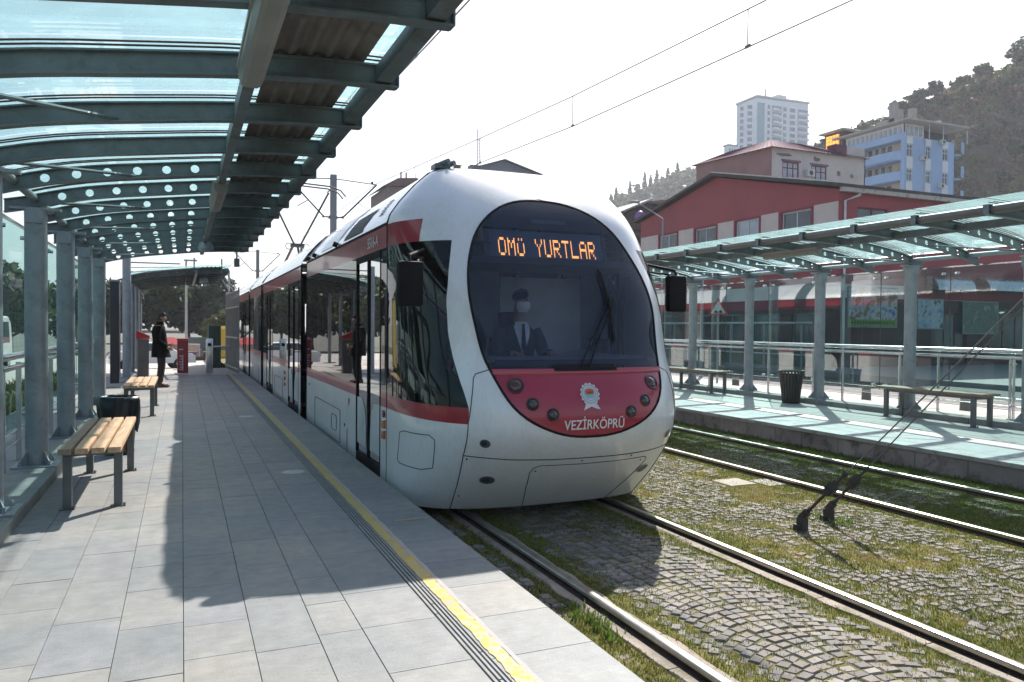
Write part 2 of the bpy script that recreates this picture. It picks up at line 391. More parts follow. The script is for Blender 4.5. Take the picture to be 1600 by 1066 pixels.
# --- far platform
mb = MB(); mb.box(EDGE_F+.02, 12.3, -3, 40, -.42, -.022); struct(mb.build('platform', CONC))
mb = MB(); y = -2
while y < 38:
    L = random.uniform(.55, .75); mb.bbox(EDGE_F, EDGE_F+.1, y+.004, y+L-.004, GZ-.05, -.055, .012); y += L
struct(mb.build('platform_wall', CONCW))
mb = MB(); y = -2
while y < 38:
    mb.bbox(EDGE_F-.03, EDGE_F+.26, y+.002, y+.948, -.055, 0.0, .008); y += .95
struct(mb.build('coping', mat('coping_stone', (.36,.37,.35), .7, 0, .15, 2, dirt=(.2,.21,.19), ds=3)))
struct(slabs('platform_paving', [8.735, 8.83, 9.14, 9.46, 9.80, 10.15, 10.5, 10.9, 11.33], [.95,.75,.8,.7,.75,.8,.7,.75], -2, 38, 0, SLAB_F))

# --- rails
RAILM = mat('polished_rail_head', (.46,.44,.41), .3, .9, .12, 8, dirt=(.35,.30,.26), ds=5)
RUST = mat('rusty_rail_web', (.075,.052,.042), .8, .2, .35, 12, bmp=.4)
mb = MB()
for c in (C1, C2):
    for s in (-1, 1):
        x = c+s*.7525; sg = -s
        prof = [(-.029,RZ-.010),(-.024,RZ-.003),(-.012,RZ),(.012,RZ),(.024,RZ-.003),(.029,RZ-.010),(.029,RZ-.030),(-.029,RZ-.030)]
        mb.m = 0; mb.prism([(x+a, z) for a, z in prof], -3, 90)
        mb.m = 1; mb.prism([(x-.012,RZ-.0295),(x+.012,RZ-.0295),(x+.014,GZ-.03),(x-.014,GZ-.03)], -3, 90)
        mb.prism([(x-.027,RZ-.031),(x+.027,RZ-.031),(x+.014,RZ-.052),(x-.014,RZ-.052)], -3, 90)
        mb.prism([(x-.06,GZ+.004),(x+.06,GZ+.004),(x+.06,GZ-.04),(x-.06,GZ-.04)], -3, 90)
struct(mb.build('rails', [RAILM, RUST]))
# pinkish concrete haunches beside each rail (drawn with broken edges)
HAU = mat('pinkish_concrete_haunch', (.33,.28,.235), .9, 0, .25, 5, bmp=.5, bs=35, dirt=(.13,.12,.055), ds=3.2)
mb = MB()
for c in (C1,):
    for s in (-1, 1):
        x = c+s*.7525
        for side in (-1, 1):
            y = -2.0
            while y < 60:
                L = random.uniform(.7, 1.1); P = []
                k = 8
                for i in range(k+1):
                    yy = y+.004+(L-.008)*i/k
                    P.append([(x+side*.062, yy, GZ+.008), (x+side*(.115+noise.noise(Vector((yy*3, x*7, side)))*.05), yy, GZ+.006), (x+side*(.14+noise.noise(Vector((yy*4, x*7, side)))*.02), yy, GZ-.02)])
                mb.grid(P); y += L if y < 20 else 8
struct(mb.build('rail_haunch', HAU))

# --- cobblestones laid in segmental arcs: a real stone each, one sheet of them
def near_rail(x): return min(abs(x-(c+s*.7525)) for c in (C1, C2) for s in (-1, 1))
V, Fq, T = [], [], []
def stone(cx, cy, ang, hw, hl, z, tone):
    if cx > C1+.9 or cx < C1-.9: z -= .014*min(1, max(0, noise.fractal(Vector((cx*.8, cy*.8, 3.1)), 1.0, 2.0, 4)*.7+noise.noise(Vector((cx*4.5, cy*4.5, 8)))*.6+.13)*2.2)
    elif abs(cx-C1) > .42: z -= .008*rng.random()
    k = len(V); ca, sa = math.cos(ang), math.sin(ang)
    base = [(-hw,-hl),(hw,-hl),(hw,hl),(-hw,hl)]
    jit = rng.uniform(-.008, .008, (4, 2)); tl = rng.uniform(-.0025, .0025, 4)
    for sc, dz in ((1.0, -.03), (.97, -.008), (.80, 0)):
        for q, (a, b_) in enumerate(base):
            a2 = (a+jit[q, 0])*sc; b2 = (b_+jit[q, 1])*sc
            V.append((cx+a2*ca-b2*sa, cy+a2*sa+b2*ca, z+dz+(tl[q] if dz > -.02 else 0)))
    for lo in (0, 4): Fq.extend([(k+lo+q, k+lo+(q+1) % 4, k+lo+4+(q+1) % 4, k+lo+4+q) for q in range(4)])
    Fq.append((k+8, k+9, k+10, k+11)); T.extend([tone]*9)
colw = 1.3; Rr = .95; st = .072
bands = [(EDGE_N+.02, C1-.7525-.19), (C1-.7525+.22, C1+.7525-.20), (C1+.7525+.19, C2-.7525-.19), (C2-.7525+.19, C2+.7525-.19), (C2+.7525+.19, EDGE_F-.04)]
for bi, (xa, xb) in enumerate(bands):
    wdt = xb-xa
    if wdt < 1.0:
        ncol = max(1, int(wdt/.085)); dx = wdt/ncol
        for i in range(ncol):
            y = .2+rng.uniform(0, .1)
            while y < 18:
                L = rng.uniform(.065, .095); stone(xa+dx*(i+.5), y+L/2, 0, dx*.46, L*.46, GZ+rng.uniform(-.006, .008), rng.random()); y += L
        continue
    ncol = max(1, round(wdt/colw)); cw = wdt/ncol
    y1 = 18
    for cidx in range(ncol):
        xc = xa+cw*(cidx+.5); Rc = cw*.66; amax = math.asin(min(.99, cw/2/Rc)); yc = .2-Rc
        while yc < y1:
            na = max(3, int(round(2*amax*Rc/.092))); off = rng.uniform(-.2, .2)
            for i in range(na):
                a = -amax+(i+.5+off*.0)*2*amax/na
                stone(xc+Rc*math.sin(a)+rng.uniform(-.007,.007), yc+Rc*math.cos(a)+rng.uniform(-.007,.007), -a+rng.uniform(-.07,.07), amax*Rc/na*.93, st*.445, GZ+rng.uniform(-.005, .004), rng.random())
            yc += st
o = npmesh('cobblestones', V, np.array(Fq), STONE); struct(o)
at = o.data.attributes.new('tone', 'FLOAT', 'FACE'); at.data.foreach_set('value', np.array(T, np.float32)[:len(o.data.polygons)])

# --- grass and moss in the joints
def fnoise(x, y, s): return noise.fractal(Vector((x*s, y*s, 3.1)), 1.0, 2.0, 4)
def grass_mesh(name, pts, hmin, hmax, mats, wid=.004):
    """pts: x,y,z,scale,class -> crossed bent blades"""
    A = np.array(pts, np.float64); N = len(A); nb = 3
    A = np.repeat(A, nb, 0); N *= nb
    ang = rng.uniform(0, 2*np.pi, N); lean = rng.uniform(.1, .9, N); h = rng.uniform(hmin, hmax, N)*A[:, 3]
    px = A[:, 0]+rng.normal(0, .012, N); py = A[:, 1]+rng.normal(0, .012, N); pz = A[:, 2]
    dx, dy = np.cos(ang), np.sin(ang); wx, wy = -dy*wid*A[:, 3], dx*wid*A[:, 3]
    V = np.empty((N, 5, 3))
    V[:, 0] = np.stack([px-wx, py-wy, pz-.01], 1); V[:, 1] = np.stack([px+wx, py+wy, pz-.01], 1)
    V[:, 2] = np.stack([px+wx*.8+dx*lean*h*.3, py+wy*.8+dy*lean*h*.3, pz+h*.6], 1)
    V[:, 3] = np.stack([px-wx*.8+dx*lean*h*.3, py-wy*.8+dy*lean*h*.3, pz+h*.6], 1)
    V[:, 4] = np.stack([px+dx*lean*h, py+dy*lean*h, pz+h], 1)
    b0 = np.arange(N)*5
    F3 = np.concatenate([np.stack([b0, b0+1, b0+2], 1), np.stack([b0, b0+2, b0+3], 1), np.stack([b0+3, b0+2, b0+4], 1)])
    mi = np.tile(A[:, 4].astype(int), 3)
    return npmesh(name, V.reshape(-1, 3), F3, mats, mi=mi)
def leafm(name, col, var=.3, tr=.35):
    if name in MATS: return MATS[name]
    m = bpy.data.materials.new(name); m.use_nodes = True; n = m.node_tree; b = n.nodes['Principled BSDF']; out = n.nodes['Material Output']
    gi = n.nodes.new('ShaderNodeNewGeometry'); c = ramp(n, gi.outputs['Random Per Island'], [(0, tuple(q*(1-var) for q in col)), (1, tuple(q*(1+var) for q in col))])
    n.links.new(c, b.inputs['Base Color']); b.inputs['Roughness'].default_value = .6; b.inputs['Specular IOR Level'].default_value = .3
    tl = n.nodes.new('ShaderNodeBsdfTranslucent'); n.links.new(c, tl.inputs[0]); mx = n.nodes.new('ShaderNodeMixShader'); mx.inputs[0].default_value = tr
    n.links.new(b.outputs[0], mx.inputs[1]); n.links.new(tl.outputs[0], mx.inputs[2]); n.links.new(mx.outputs[0], out.inputs[0]); MATS[name] = m; return m
G1 = leafm('moss_green_blades', (.13,.145,.035)); G2 = leafm('yellow_moss_blades', (.31,.26,.06)); G3 = leafm('dry_orange_moss', (.27,.17,.06)); G4 = leafm('fresh_grass_blades', (.13,.20,.035))
pts = []
for i in range(420000):
    y = .3+15.0*rng.random()**1.8; x = rng.uniform(EDGE_N+.03, EDGE_F-.05)
    u_ = x-y*.0
    d = near_rail(x)
    if d < .05: continue
    e = fnoise(x, y, .8); e2 = fnoise(x, y, 3.2)
    dens = .30+.9*max(0, e)+.6*max(0, e2-.05)
    if C1-.6 < x < C1+.6 and y < 5.5: dens *= .3
    if x > C1+.8: dens += .26
    if .11 < d < .34: dens += .60
    elif d < .11: dens *= .25
    if EDGE_F-x < .35: dens += .3
    if x-EDGE_N < .6: dens *= .6
    if rng.random() > dens: continue
    if x > 6.2: cl = 0 if rng.random() < .6 else 3
    elif x-EDGE_N < .6: cl = int(rng.choice([0, 1]))
    elif .06 < d < .36: cl = int(rng.choice([0, 3, 1, 1]))
    else:
        q = e*.7+e2*.5+rng.normal(0, .16); cl = 2 if q > .45 else (1 if q > .04 else 0)
    sc = .62 if cl in (0, 3) else .42
    if .06 < d < .2 and rng.random() < .15: sc *= 1.5
    if EDGE_F-x < .3: sc *= 1.7
    pts.append((x, y, GZ-.002, sc*(1+y*.03), cl))
tag(grass_mesh('grass', pts, .007, .023, [G1, G2, G3, G4], .0034), 'moss and short grass growing between the cobblestones and along the rails', 'grass', kind='stuff')
pts = []
for (cx, cy, r_, n_) in ((2.24, 3.95, .14, 70), (5.45, 5.2, .2, 60), (8.3, 12, .2, 60)):
    for k in range(n_): pts.append((cx+rng.normal(0, r_*.35), cy+rng.normal(0, r_), GZ, rng.uniform(.8, 1.6), 3))
for k in range(900):
    pts.append((EDGE_F-.02-abs(rng.normal(0, .09)), rng.uniform(4, 17), GZ, rng.uniform(.6, 1.7), 3 if rng.random() < .4 else 0))
tag(grass_mesh('grass_tufts', pts, .02, .045, [G1, G2, G3, G4], .004), 'taller green grass tufts along the rails and at the foot of the far platform wall', 'grass', kind='stuff')
# litter
mb = MB(); mb.add([(2.98,2.32,GZ+.012),(3.02,2.35,GZ+.03),(3.0,2.39,GZ+.014),(2.97,2.36,GZ+.028)], [(0,1,2,3)])
tag(mb.build('paper_scrap', mat('white_paper', (.7,.7,.7), .8)), 'small white paper scrap lying between the rails near the platform', 'litter')

# cover plates set among the cobbles
PLATE = mat('worn_cover_concrete', (.30,.28,.24), .8, 0, .15, 6, bmp=.3, dirt=(.25,.24,.2), ds=5)
mb = MB(); mb.bbox(5.62, 5.98, 6.85, 7.2, GZ-.02, GZ+.004, .008); mb.bbox(6.02, 6.3, 6.7, 7.05, GZ-.02, GZ+.003, .008)
tag(mb.build('cover_plate', PLATE), 'pale stone cover slabs set in the cobbles beside the far track', 'cover plate')

# ================================================================ CANOPIES
SP = 1.0213
PROF = [(6.668,2.52),(6.518,2.55),(6.33,2.607),(6.14,2.656),(5.93,2.70),(5.68,2.738),(5.43,2.769),(5.12,2.808),(4.82,2.844),(4.37,2.875),(3.938,2.888)]
def zb(D):
    ds = [p[0] for p in PROF][::-1]; zs = [p[1] for p in PROF][::-1]; return float(np.interp(D, ds, zs))
def canopy(label, side, ks, y0, pk, holes_from, group, has_glass=True, deckname='corrugated_panel', dz=0.0, extra=0):
    X = lambda D: XM+side*D
    root = thing('platform_canopy', label, 'canopy', (X(6.41), y0, .095), group)
    ylo, yhi = y0+ks[0]*SP-.45, y0+ks[-1]*SP+.42
    hx = [6.19-.236*i for i in range(6)]
    def rafter(holes):
        mb = MB(); t = .006; H = .118
        Ds = [6.668,6.50,6.308]+([6.072,5.836,5.6,5.364,5.128,4.892] if holes else [6.14,5.93,5.6,5.2,4.9])+[4.6,4.2,3.938]
        for k in range(len(Ds)-1):
            a, b = Ds[k], Ds[k+1]; za, zb_ = zb(a)+dz, zb(b)+dz
            cell = holes and any(abs((a+b)/2-h) < .02 for h in hx)
            for s in (-t, t):
                if not cell: mb.quad((X(a), s, za), (X(b), s, zb_), (X(b), s, zb_+H), (X(a), s, za+H))
                else:
                    n = 24; cx, cz = (a+b)/2, (za+zb_)/2+H*.52; rr = .036; inn, outr = [], []
                    for q in range(n):
                        an = 2*math.pi*(q+.5)/n; ca, sa = math.cos(an), math.sin(an)
                        inn.append((X(cx+rr*ca), s, cz+rr*sa))
                        hw, hh = (a-b)/2, H/2; f = min(hw/abs(ca), hh/abs(sa)); dx, dzv = ca*f, sa*f
                        base = za+(zb_-za)*((a-(cx+dx))/(a-b)); v = (dzv+hh)/H if abs(dzv) < hh-1e-6 else (1 if dzv > 0 else 0)
                        outr.append((X(cx+dx), s, base+H*v))
                    # corner points
                    vs = inn+outr; mb.add(vs, [(q, (q+1) % n, n+(q+1) % n, n+q) for q in range(n)])
                    for sx_, sz_ in ((1,1),(-1,1),(-1,-1),(1,-1)):
                        D_ = cx+sx_*hw; c_ = (X(D_), s, (za if sx_ > 0 else zb_)+(H if sz_ > 0 else 0))
                        best = sorted(range(n), key=lambda q: (outr[q][0]-c_[0])**2+(outr[q][2]-c_[2])**2)[:2]
                        mb.add([c_, outr[best[0]], outr[best[1]]], [(0, 1, 2)])
            if cell:
                n = 24; cx, cz = (a+b)/2, (za+zb_)/2+H*.52; rr = .036
                ring = [[(X(cx+rr*math.cos(2*math.pi*(q+.5)/n)), s, cz+rr*math.sin(2*math.pi*(q+.5)/n)) for q in range(n)] for s in (-t, t)]
                mb.add(ring[0]+ring[1], [(q, (q+1) % n, n+(q+1) % n, n+q) for q in range(n)])
        # flanges
        N = 16; fD = [6.668-(6.668-3.938)*i/N for i in range(N+1)]
        for lo, hi in ((-.004, .006), (H-.004, H+.006)):
            for k in range(N):
                a, b = fD[k], fD[k+1]; A, B = zb(a)+dz, zb(b)+dz
                v = [(X(a),-.038,A+lo),(X(b),-.038,B+lo),(X(b),.038,B+lo),(X(a),.038,A+lo),(X(a),-.038,A+hi),(X(b),-.038,B+hi),(X(b),.038,B+hi),(X(a),.038,A+hi)]
                mb.add(v, [(3,2,1,0),(4,5,6,7),(0,1,5,4),(1,2,6,5),(2,3,7,6),(3,0,4,7)])
        xa, xb = X(3.94), X(3.93); mb.box(min(xa,xb), max(xa,xb), -.038, .038, zb(3.94)+dz, zb(3.94)+dz+.123)
        return mb
    protos = {}
    for k in ks:
        h = k >= holes_from; y = y0+k*SP
        if h not in protos:
            mb = rafter(h); mb.v = [(v[0], v[1]+y, v[2]) for v in mb.v]
            o = mb.build('rafter', STEEL_G, root); protos[h] = (o, y)
        else:
            s_, ys = protos[h]; o = s_.copy(); COL.objects.link(o); o.parent = root; o.location = (0, y-ys, 0)
        # glass clamps on top of the rafter
    pp = None
    for k in pk:
        y = y0+k*SP
        mb = MB(); x = X(6.41)
        mb.tube([(x, y, .10), (x, y, zb(6.41)+dz-.015)], .098, 24)
        mb.lathe([(.15,0),(.15,.018),(.10,.018)], (x, y, .095), 20)
        for a in range(4):
            an = a*math.pi/2+math.pi/4; ca, sa = math.cos(an), math.sin(an)
            mb.add([(x+ca*.095-sa*.005, y+sa*.095+ca*.005, .113), (x+ca*.2-sa*.005, y+sa*.2+ca*.005, .113), (x+ca*.095-sa*.005, y+sa*.095+ca*.005, .25),
                    (x+ca*.095+sa*.005, y+sa*.095-ca*.005, .113), (x+ca*.2+sa*.005, y+sa*.2-ca*.005, .113), (x+ca*.095+sa*.005, y+sa*.095-ca*.005, .25)], [(0,1,2),(5,4,3),(0,3,4,1),(1,4,5,2),(2,5,3,0)])
            mb.box(x+ca*.17-.012, x+ca*.17+.012, y+sa*.17-.012, y+sa*.17+.012, .105, .15)
        mb.box(x-.19, x+.19, y-.19, y+.19, .096, .108)
        # head plate and gussets
        z = zb(6.41)+dz
        xa = X(6.62); xb_ = X(6.2)
        mb.box(min(xa,xb_), max(xa,xb_), y-.05, y+.05, z-.03, z-.006)
        mb.box(min(X(6.48), X(6.34)), max(X(6.48), X(6.34)), y-.108, y+.108, z-.16, z-.03)
        if pp is None: pp = (mb.build('pillar', STEEL, root, auto=40), y)
        else:
            o = pp[0].copy(); COL.objects.link(o); o.parent = root; o.location = (0, y-pp[1], 0)
    # longitudinal members
    z0 = zb(3.98)+dz
    mb = MB(); mb.bbox(min(X(3.97), X(4.07)), max(X(3.97), X(4.07)), ylo, yhi, z0+.02, z0+.112, .01)
    if side > 0: mb = MB(); mb.tube([(X(4.02), ylo, z0+.066), (X(4.02), yhi, z0+.066)], .054, 18)
    mb.build('edge_beam', STEEL_G if side < 0 else mat('brown_grey_tube', (.16,.15,.145), .5, .3, .15, 3), root, auto=40)
    z1 = zb(4.75)+dz
    mb = MB(); mb.box(min(X(4.735), X(4.80)), max(X(4.735), X(4.80)), ylo, yhi, z1-.02, z1+.085); mb.build('middle_beam', STEEL_G, root)
    mb = MB(); D = 6.42; mb.tube([(X(D), ylo, zb(D)+dz+.085), (X(D), yhi, zb(D)+dz+.085)], .036, 14); mb.build('longitudinal_tube', STEEL, root, auto=40)
    # wind bracing rods between rafters
    mb = MB()
    for k in ks[:-1]:
        if k % 2 == 0:
            a, b = y0+k*SP, y0+(k+1)*SP
            mb.tube([(X(6.30), a, zb(6.3)+dz+.02), (X(5.5), b, zb(5.5)+dz+.02)], .014, 8)
    mb.build('bracing_rod', STEEL_G, root)
    # corrugated deck near the edge
    Da, Db = 4.66, 4.14; N = int((yhi-ylo)/.0725); P = []
    nD = 61
    for i in range(nD):
        D = Da+(Db-Da)*i/(nD-1); q = (D*9.6) % 1; zz = .016+.016*math.sin(2*math.pi*q)
        P.append([(X(D), ylo+.02+(yhi-ylo-.04)*j/8, zb(D)+dz+.128+zz) for j in range(9)])
    DECK = mat('brown_grey_corrugated_steel', (.17,.155,.14), .7, .1, .3, 3, dirt=(.10,.092,.085), ds=4)
    mb = MB(); mb.grid(P)
    o = mb.build('corrugated_panel', DECK, root, smooth=True)
    # glass panes on clamps
    if has_glass:
        first = None
        for k in ks[:-1]+([ks[-1]] if False else []):
            a, b = y0+k*SP+.012, y0+(k+1)*SP-.012
            mb = MB(); N = 9
            D0, D1 = 6.50, 3.90
            P = [[(X(D0+(D1-D0)*i/N), y, zb(min(6.66, D0+(D1-D0)*i/N))+dz+.203-(.05 if D0+(D1-D0)*i/N > 6.66 else 0)) for y in (a, b)] for i in range(N+1)]
            mb.grid(P)
            if first is None: first = (mb.build('roof_pane', GL_ROOF, root), a)
            else:
                o = first[0].copy(); COL.objects.link(o); o.parent = root; o.location = (0, a-first[1], 0)
        for k in ks[:-1]:   # lapped second sheet towards the edge, and clamps
            pass
        for sy, (ya, yb) in enumerate(((ylo, y0+ks[0]*SP-.012), (y0+ks[-1]*SP+.012, yhi))):
            mb = MB(); N = 9; D0, D1 = 6.50, 3.90
            mb.grid([[(X(D0+(D1-D0)*i/N), y, zb(min(6.66, D0+(D1-D0)*i/N))+dz+.203-(.05 if D0+(D1-D0)*i/N > 6.66 else 0)) for y in (ya, yb)] for i in range(N+1)])
            mb.build('roof_pane', GL_ROOF, root)
        # glazing bars (thin, rusty) over each rafter and spider clamps
        GB = mat('rusty_glazing_bar', (.10,.06,.05), .6, .3, .3, 6)
        fb = None; fc = None
        for k in ks:
            y = y0+k*SP
            mb = MB(); N = 14
            for s in (-.032, .032):
                mb.tube([(X(6.5+(4.03-6.5)*i/N), y+s, zb(6.5+(4.03-6.5)*i/N)+dz+.165) for i in range(N+1)], .006, 6)
            if fb is None: fb = (mb.build('glazing_bar', GB, root), y)
            else: o = fb[0].copy(); COL.objects.link(o); o.parent = root; o.location = (0, y-fb[1], 0)
            mb = MB()
            for D in (6.45, 6.0, 5.0, 4.0):
                mb = MB(); z = zb(D)+dz+.118; x = X(D)
                if (D, 'c') not in protos: protos[(D, 'c')] = (mb.build('glass_clamp', DARKST, root), y)
                else: o = protos[(D, 'c')][0].copy(); COL.objects.link(o); o.parent = root; o.location = (0, y-protos[(D, 'c')][1], 0)
                mb.tube([(x, y, z), (x, y, z+.10)], .012, 8); mb.box(x-.022, x+.022, y-.048, y+.048, z+.05, z+.06); mb.tube([(x, y-.035, z+.05), (x, y-.035, z+.105)], .014, 8); mb.tube([(x, y+.035, z+.05), (x, y+.035, z+.105)], .014, 8)

    return root

canopy('long glass roofed canopy overhead on the near platform, with curved steel rafters', -1, list(range(-6, 8)), 8.61, [-6,-4,-2,0,2,4,6], -1, 'glass roofed tram stop canopies')
canopy('glass roofed canopy over the far platform across the tracks', 1, list(range(-6, 9)), 9.44, [-6,-4,-2,0,2,4,6,8], -4, 'glass roofed tram stop canopies')
c2 = canopy('smaller second canopy beyond the standing man, hung from a tall mast', -1, list(range(0, 7)), 22.6, [], 0, 'glass roofed tram stop canopies')
mb = MB()
for y in (21.9, 24.3, 26.4, 28.5): mb.tube([(-1.30, y, .1), (-1.30, y, 3.17 if y < 22 else 2.62)], .10 if y < 22 else .06, 18); mb.box(-1.5, -1.1, y-.18, y+.18, .095, .12)
mb.build('mast', STEEL, c2, auto=40)
mb = MB(); mb.grid([[(XM-(6.4-2.3*i/12), y, zb(6.4-2.3*i/12)+.135) for y in (22.3, 29.1)] for i in range(13)]); mb.build('roof_sheet', mat('grey_roof_sheet', (.22,.23,.24), .6, .2, .1, 2), c2)
mb = MB()
for z, yy in ((3.05, 22.7), (2.92, 23.8), (2.8, 24.8)):
    mb.tube([(-1.28, 21.95, z), (-.05, yy, zb(5.1)+.30)], .018, 8)
for x in (.3, 1.0): mb.box(x-.02, x+.02, 22.58, 22.62, 2.9, 3.28)
mb.build('tie_rod', STEEL, c2)
# shallow truss strut group above the platform pavement edge (rods dropping from the canopy tip to the barrier)
mb = MB()
for y0_, y1_ in ((23.2, 24.5), (24.6, 26.1), (26.2, 27.7)):
    mb.tube([(1.15, y0_, 2.95), (1.50, y1_, 2.55)], .016, 8)
mb.build('tie_rod', STEEL, c2)

# ---------------------------------------------------------------- glass wall with stainless railing behind each row of pillars
def glass_wall(label, side, ys, y_a, y_b, joints, group):
    X = lambda D: XM+side*D
    root = thing('glass_screen', label, 'glass screen', (X(6.62), (y_a+y_b)/2, .095), group)
    post = None
    for y in ys:
        if post is None:
            mb = MB(); x = X(6.62)
            for s in (-.028, .028): mb.box(x-.024, x+.024, y+s-.007, y+s+.007, .095, 1.08)
            mb.box(x-.05, x+.05, y-.05, y+.05, .095, .107); mb.tube([(x, y-.03, .95), (x, y+.03, .95)], .02, 8); mb.tube([(x, y-.03, .3), (x, y+.03, .3)], .02, 8)
            mb.tube([(x, y, .95), (X(6.72), y, .95)], .011, 6); mb.tube([(x, y, .3), (X(6.72), y, .3)], .011, 6)
            post = (mb.build('post', INOX, root), y)
        else:
            o = post[0].copy(); COL.objects.link(o); o.parent = root; o.location = (0, y-post[1], 0)
    mb = MB(); x = X(6.62)
    mb.tube([(x, y_a, 1.145), (x, y_b, 1.145)], .036, 14); mb.build('handrail', INOX, root, auto=40)
    mb = MB(); mb.tube([(X(6.60), y_a, 1.045), (X(6.60), y_b, 1.045)], .024, 12); mb.build('handrail', INOX, root, auto=40)
    mb = MB()
    for z in (.30, .42): mb.tube([(X(6.62), y_a, z), (X(6.62), y_b, z)], .005, 6)
    mb.build('tension_cable', INOX, root)
    mb = MB(); mb.box(min(X(6.735), X(6.765)), max(X(6.735), X(6.765)), y_a, y_b, 2.52, 2.545); mb.build('top_trim', INOX, root)
    for i in range(len(joints)-1):
        a, b = joints[i]+.006, joints[i+1]-.006
        mb = MB(); mb.quad((X(6.75), a, .36), (X(6.75), b, .36), (X(6.75), b, 2.52), (X(6.75), a, 2.52)); mb.build('glass_pane', GL_WALL, root)
        mb = MB(); mb.box(min(X(6.746), X(6.754)), max(X(6.746), X(6.754)), b, b+.012, .36, 2.52); mb.build('pane_joint', mat('silicone_joint', (.05,.08,.08), .5), root)
        mb = MB()
        for z in (.45, 2.42):
            for q in (a+.12, b-.12): mb.tube([(X(6.70), q, z), (X(6.78), q, z)], .022, 10)
        mb.build('glass_fixing', INOX, root)
    return root
def post_ys(y0, ks):
    r = []
    for k in ks: r += [y0+k*SP+.40, y0+(k+2)*SP-.36]
    return r
glass_wall('teal glass screen with steel railing behind the near pillars, street seen through it', -1, post_ys(8.61, range(-6, 6, 2)), 2.5, 16.0, [2.5, 4.05, 5.6, 7.15, 8.7, 10.2, 11.7, 13.2, 14.7, 16.0], 'glass screens behind the pillars')
glass_wall('long teal glass screen with stainless railing behind the far platform pillars', 1, post_ys(9.44, range(-2, 8, 2)), 7.55, 18.2, [7.56, 8.95, 10.35, 11.85, 13.3, 14.75, 16.3, 18.2], 'glass screens behind the pillars')

# ---------------------------------------------------------------- lights under the canopies (hang: top level)
def tube_light(x, y0_, y1_, z, label, group, cat='light fitting'):
    t = thing('ceiling_light', label, cat, (x, (y0_+y1_)/2, z), group)
    mb = MB(); pr = [(-.065,.09),(-.065,.05),(-.05,.012),(-.03,0),(.03,0),(.05,.012),(.065,.05),(.065,.09)]
    mb.prism([(x+a, z+b) for a, b in pr], y0_, y1_); mb.build('diffuser', mat('grey_light_diffuser', (.24,.24,.22), .45, 0, .15, 3), t)
    mb = MB(); mb.box(x-.072, x+.072, y0_-.01, y1_+.01, z+.088, z+.115); mb.box(x-.02, x+.02, y0_+.2, y0_+.24, z+.11, z+.18); mb.box(x-.02, x+.02, y1_-.24, y1_-.2, z+.11, z+.18)
    mb.build('light_housing', mat('light_housing', (.34,.33,.28), .5, .3), t); return t
tube_light(.335, 3.0, 4.30, 2.72, 'long grey fluorescent fitting under the canopy roof, the nearest one', 'light fittings under the near canopy')
tube_light(.345, 7.95, 9.30, 2.74, 'grey fluorescent fitting under the canopy roof, the middle one', 'light fittings under the near canopy')
tube_light(9.9, 9.9, 11.2, 2.74, 'pale grey fluorescent fitting under the roof of the far canopy', 'light fittings under the far canopy')
def flood(x, y, z, label):
    t = thing('floodlight', label, 'floodlight', (x, y, z))
    mb = MB(); mb.lathe([(.03,.16),(.09,.13),(.12,.03),(.115,0),(.05,-.03)], (x, y, z), 16); mb.build('lamp_body', STEEL, t, smooth=True)
    mb = MB(); mb.tube([(x, y, z+.14), (x, y, z+.24)], .014, 8); mb.build('hanger', STEEL_G, t)
flood(.36, 13.7, 2.70, 'round grey lamp hanging under the far end of the near canopy')
t = thing('camera_box', 'small grey box hanging from the outer end corner of the near canopy', 'camera', (.98, 15.9, 2.62))
mb = MB(); mb.bbox(.93, 1.03, 15.85, 15.97, 2.60, 2.76, .01); mb.build('camera_body', mat('grey_camera_box', (.22,.23,.24), .4), t); mb = MB(); mb.tube([(.98, 15.91, 2.76), (.98, 15.91, 2.92)], .015, 8); mb.build('bracket', STEEL_G, t)
flood(.55, 23.0, 2.63, 'round lamp hanging under the second canopy')

# ---------------------------------------------------------------- benches
def bench(label, x0, x1, ya, yb, la, lb, dark=0, group='slatted benches on the platforms', far=False):
    t = thing('bench', label, 'bench', ((x0+x1)/2, (ya+yb)/2, 0), group)
    LEG = mat('grey_painted_bench_steel', (.125,.135,.135), .5, .2, .2, 5)
    n = 4; g = .022; wd = (x1-x0-g*(n-1))/n
    for i in range(n):
        a = x0+i*(wd+g); mb = MB(); mb.bbox(a, a+wd, ya, yb, .468, .512, .006)
        o = mb.build('slat', WOODD if (i in (0,) and dark == 0) or far else WOODL, t, auto=40)  # first slat of the nearest bench: shade painted in with darker wood
        if i == 0 and not far: o['label'] = 'edge slat, colour darkened as shade on the nearest bench'
    for yy in (la, lb):
        mb = MB(); w_ = .062
        for x in (x0+.005, x1-.005-w_): mb.bbox(x, x+w_, yy-.03, yy+.03, .004, .42, .004)
        mb.build('leg', LEG, t)
        mb = MB(); mb.bbox(x0+.003, x1-.003, yy-.032, yy+.032, .4205, .462, .004)
        mb.build('cross_bar', LEG, t)
        mb = MB()
        for x in (x0+.036, x1-.036): mb.box(x-.055, x+.055, yy-.05, yy+.05, .001, .0075); mb.tube([(x+.045, yy-.04, .007), (x+.045, yy-.04, .03)], .008, 6)
        mb.build('foot_plate', LEG, t)
    mb = MB()
    for x in (x0+.045, x1-.045): mb.box(x-.02, x+.02, la+.034, lb-.034, .425, .462)
    mb.build('side_rail', LEG, t)
    return t
bench('slatted wood bench nearest the camera, on grey steel legs beside the plinth', -.868, -.438, 6.67, 8.80, 6.93, 8.54)
bench('slatted wood bench in the sun beyond the black litter bin', -.848, -.405, 13.25, 15.45, 13.5, 15.2, dark=1)
bench('long wooden bench on the far platform, nearest the right edge of the photo', 10.93, 11.37, 7.72, 9.62, 7.86, 9.42, far=True)
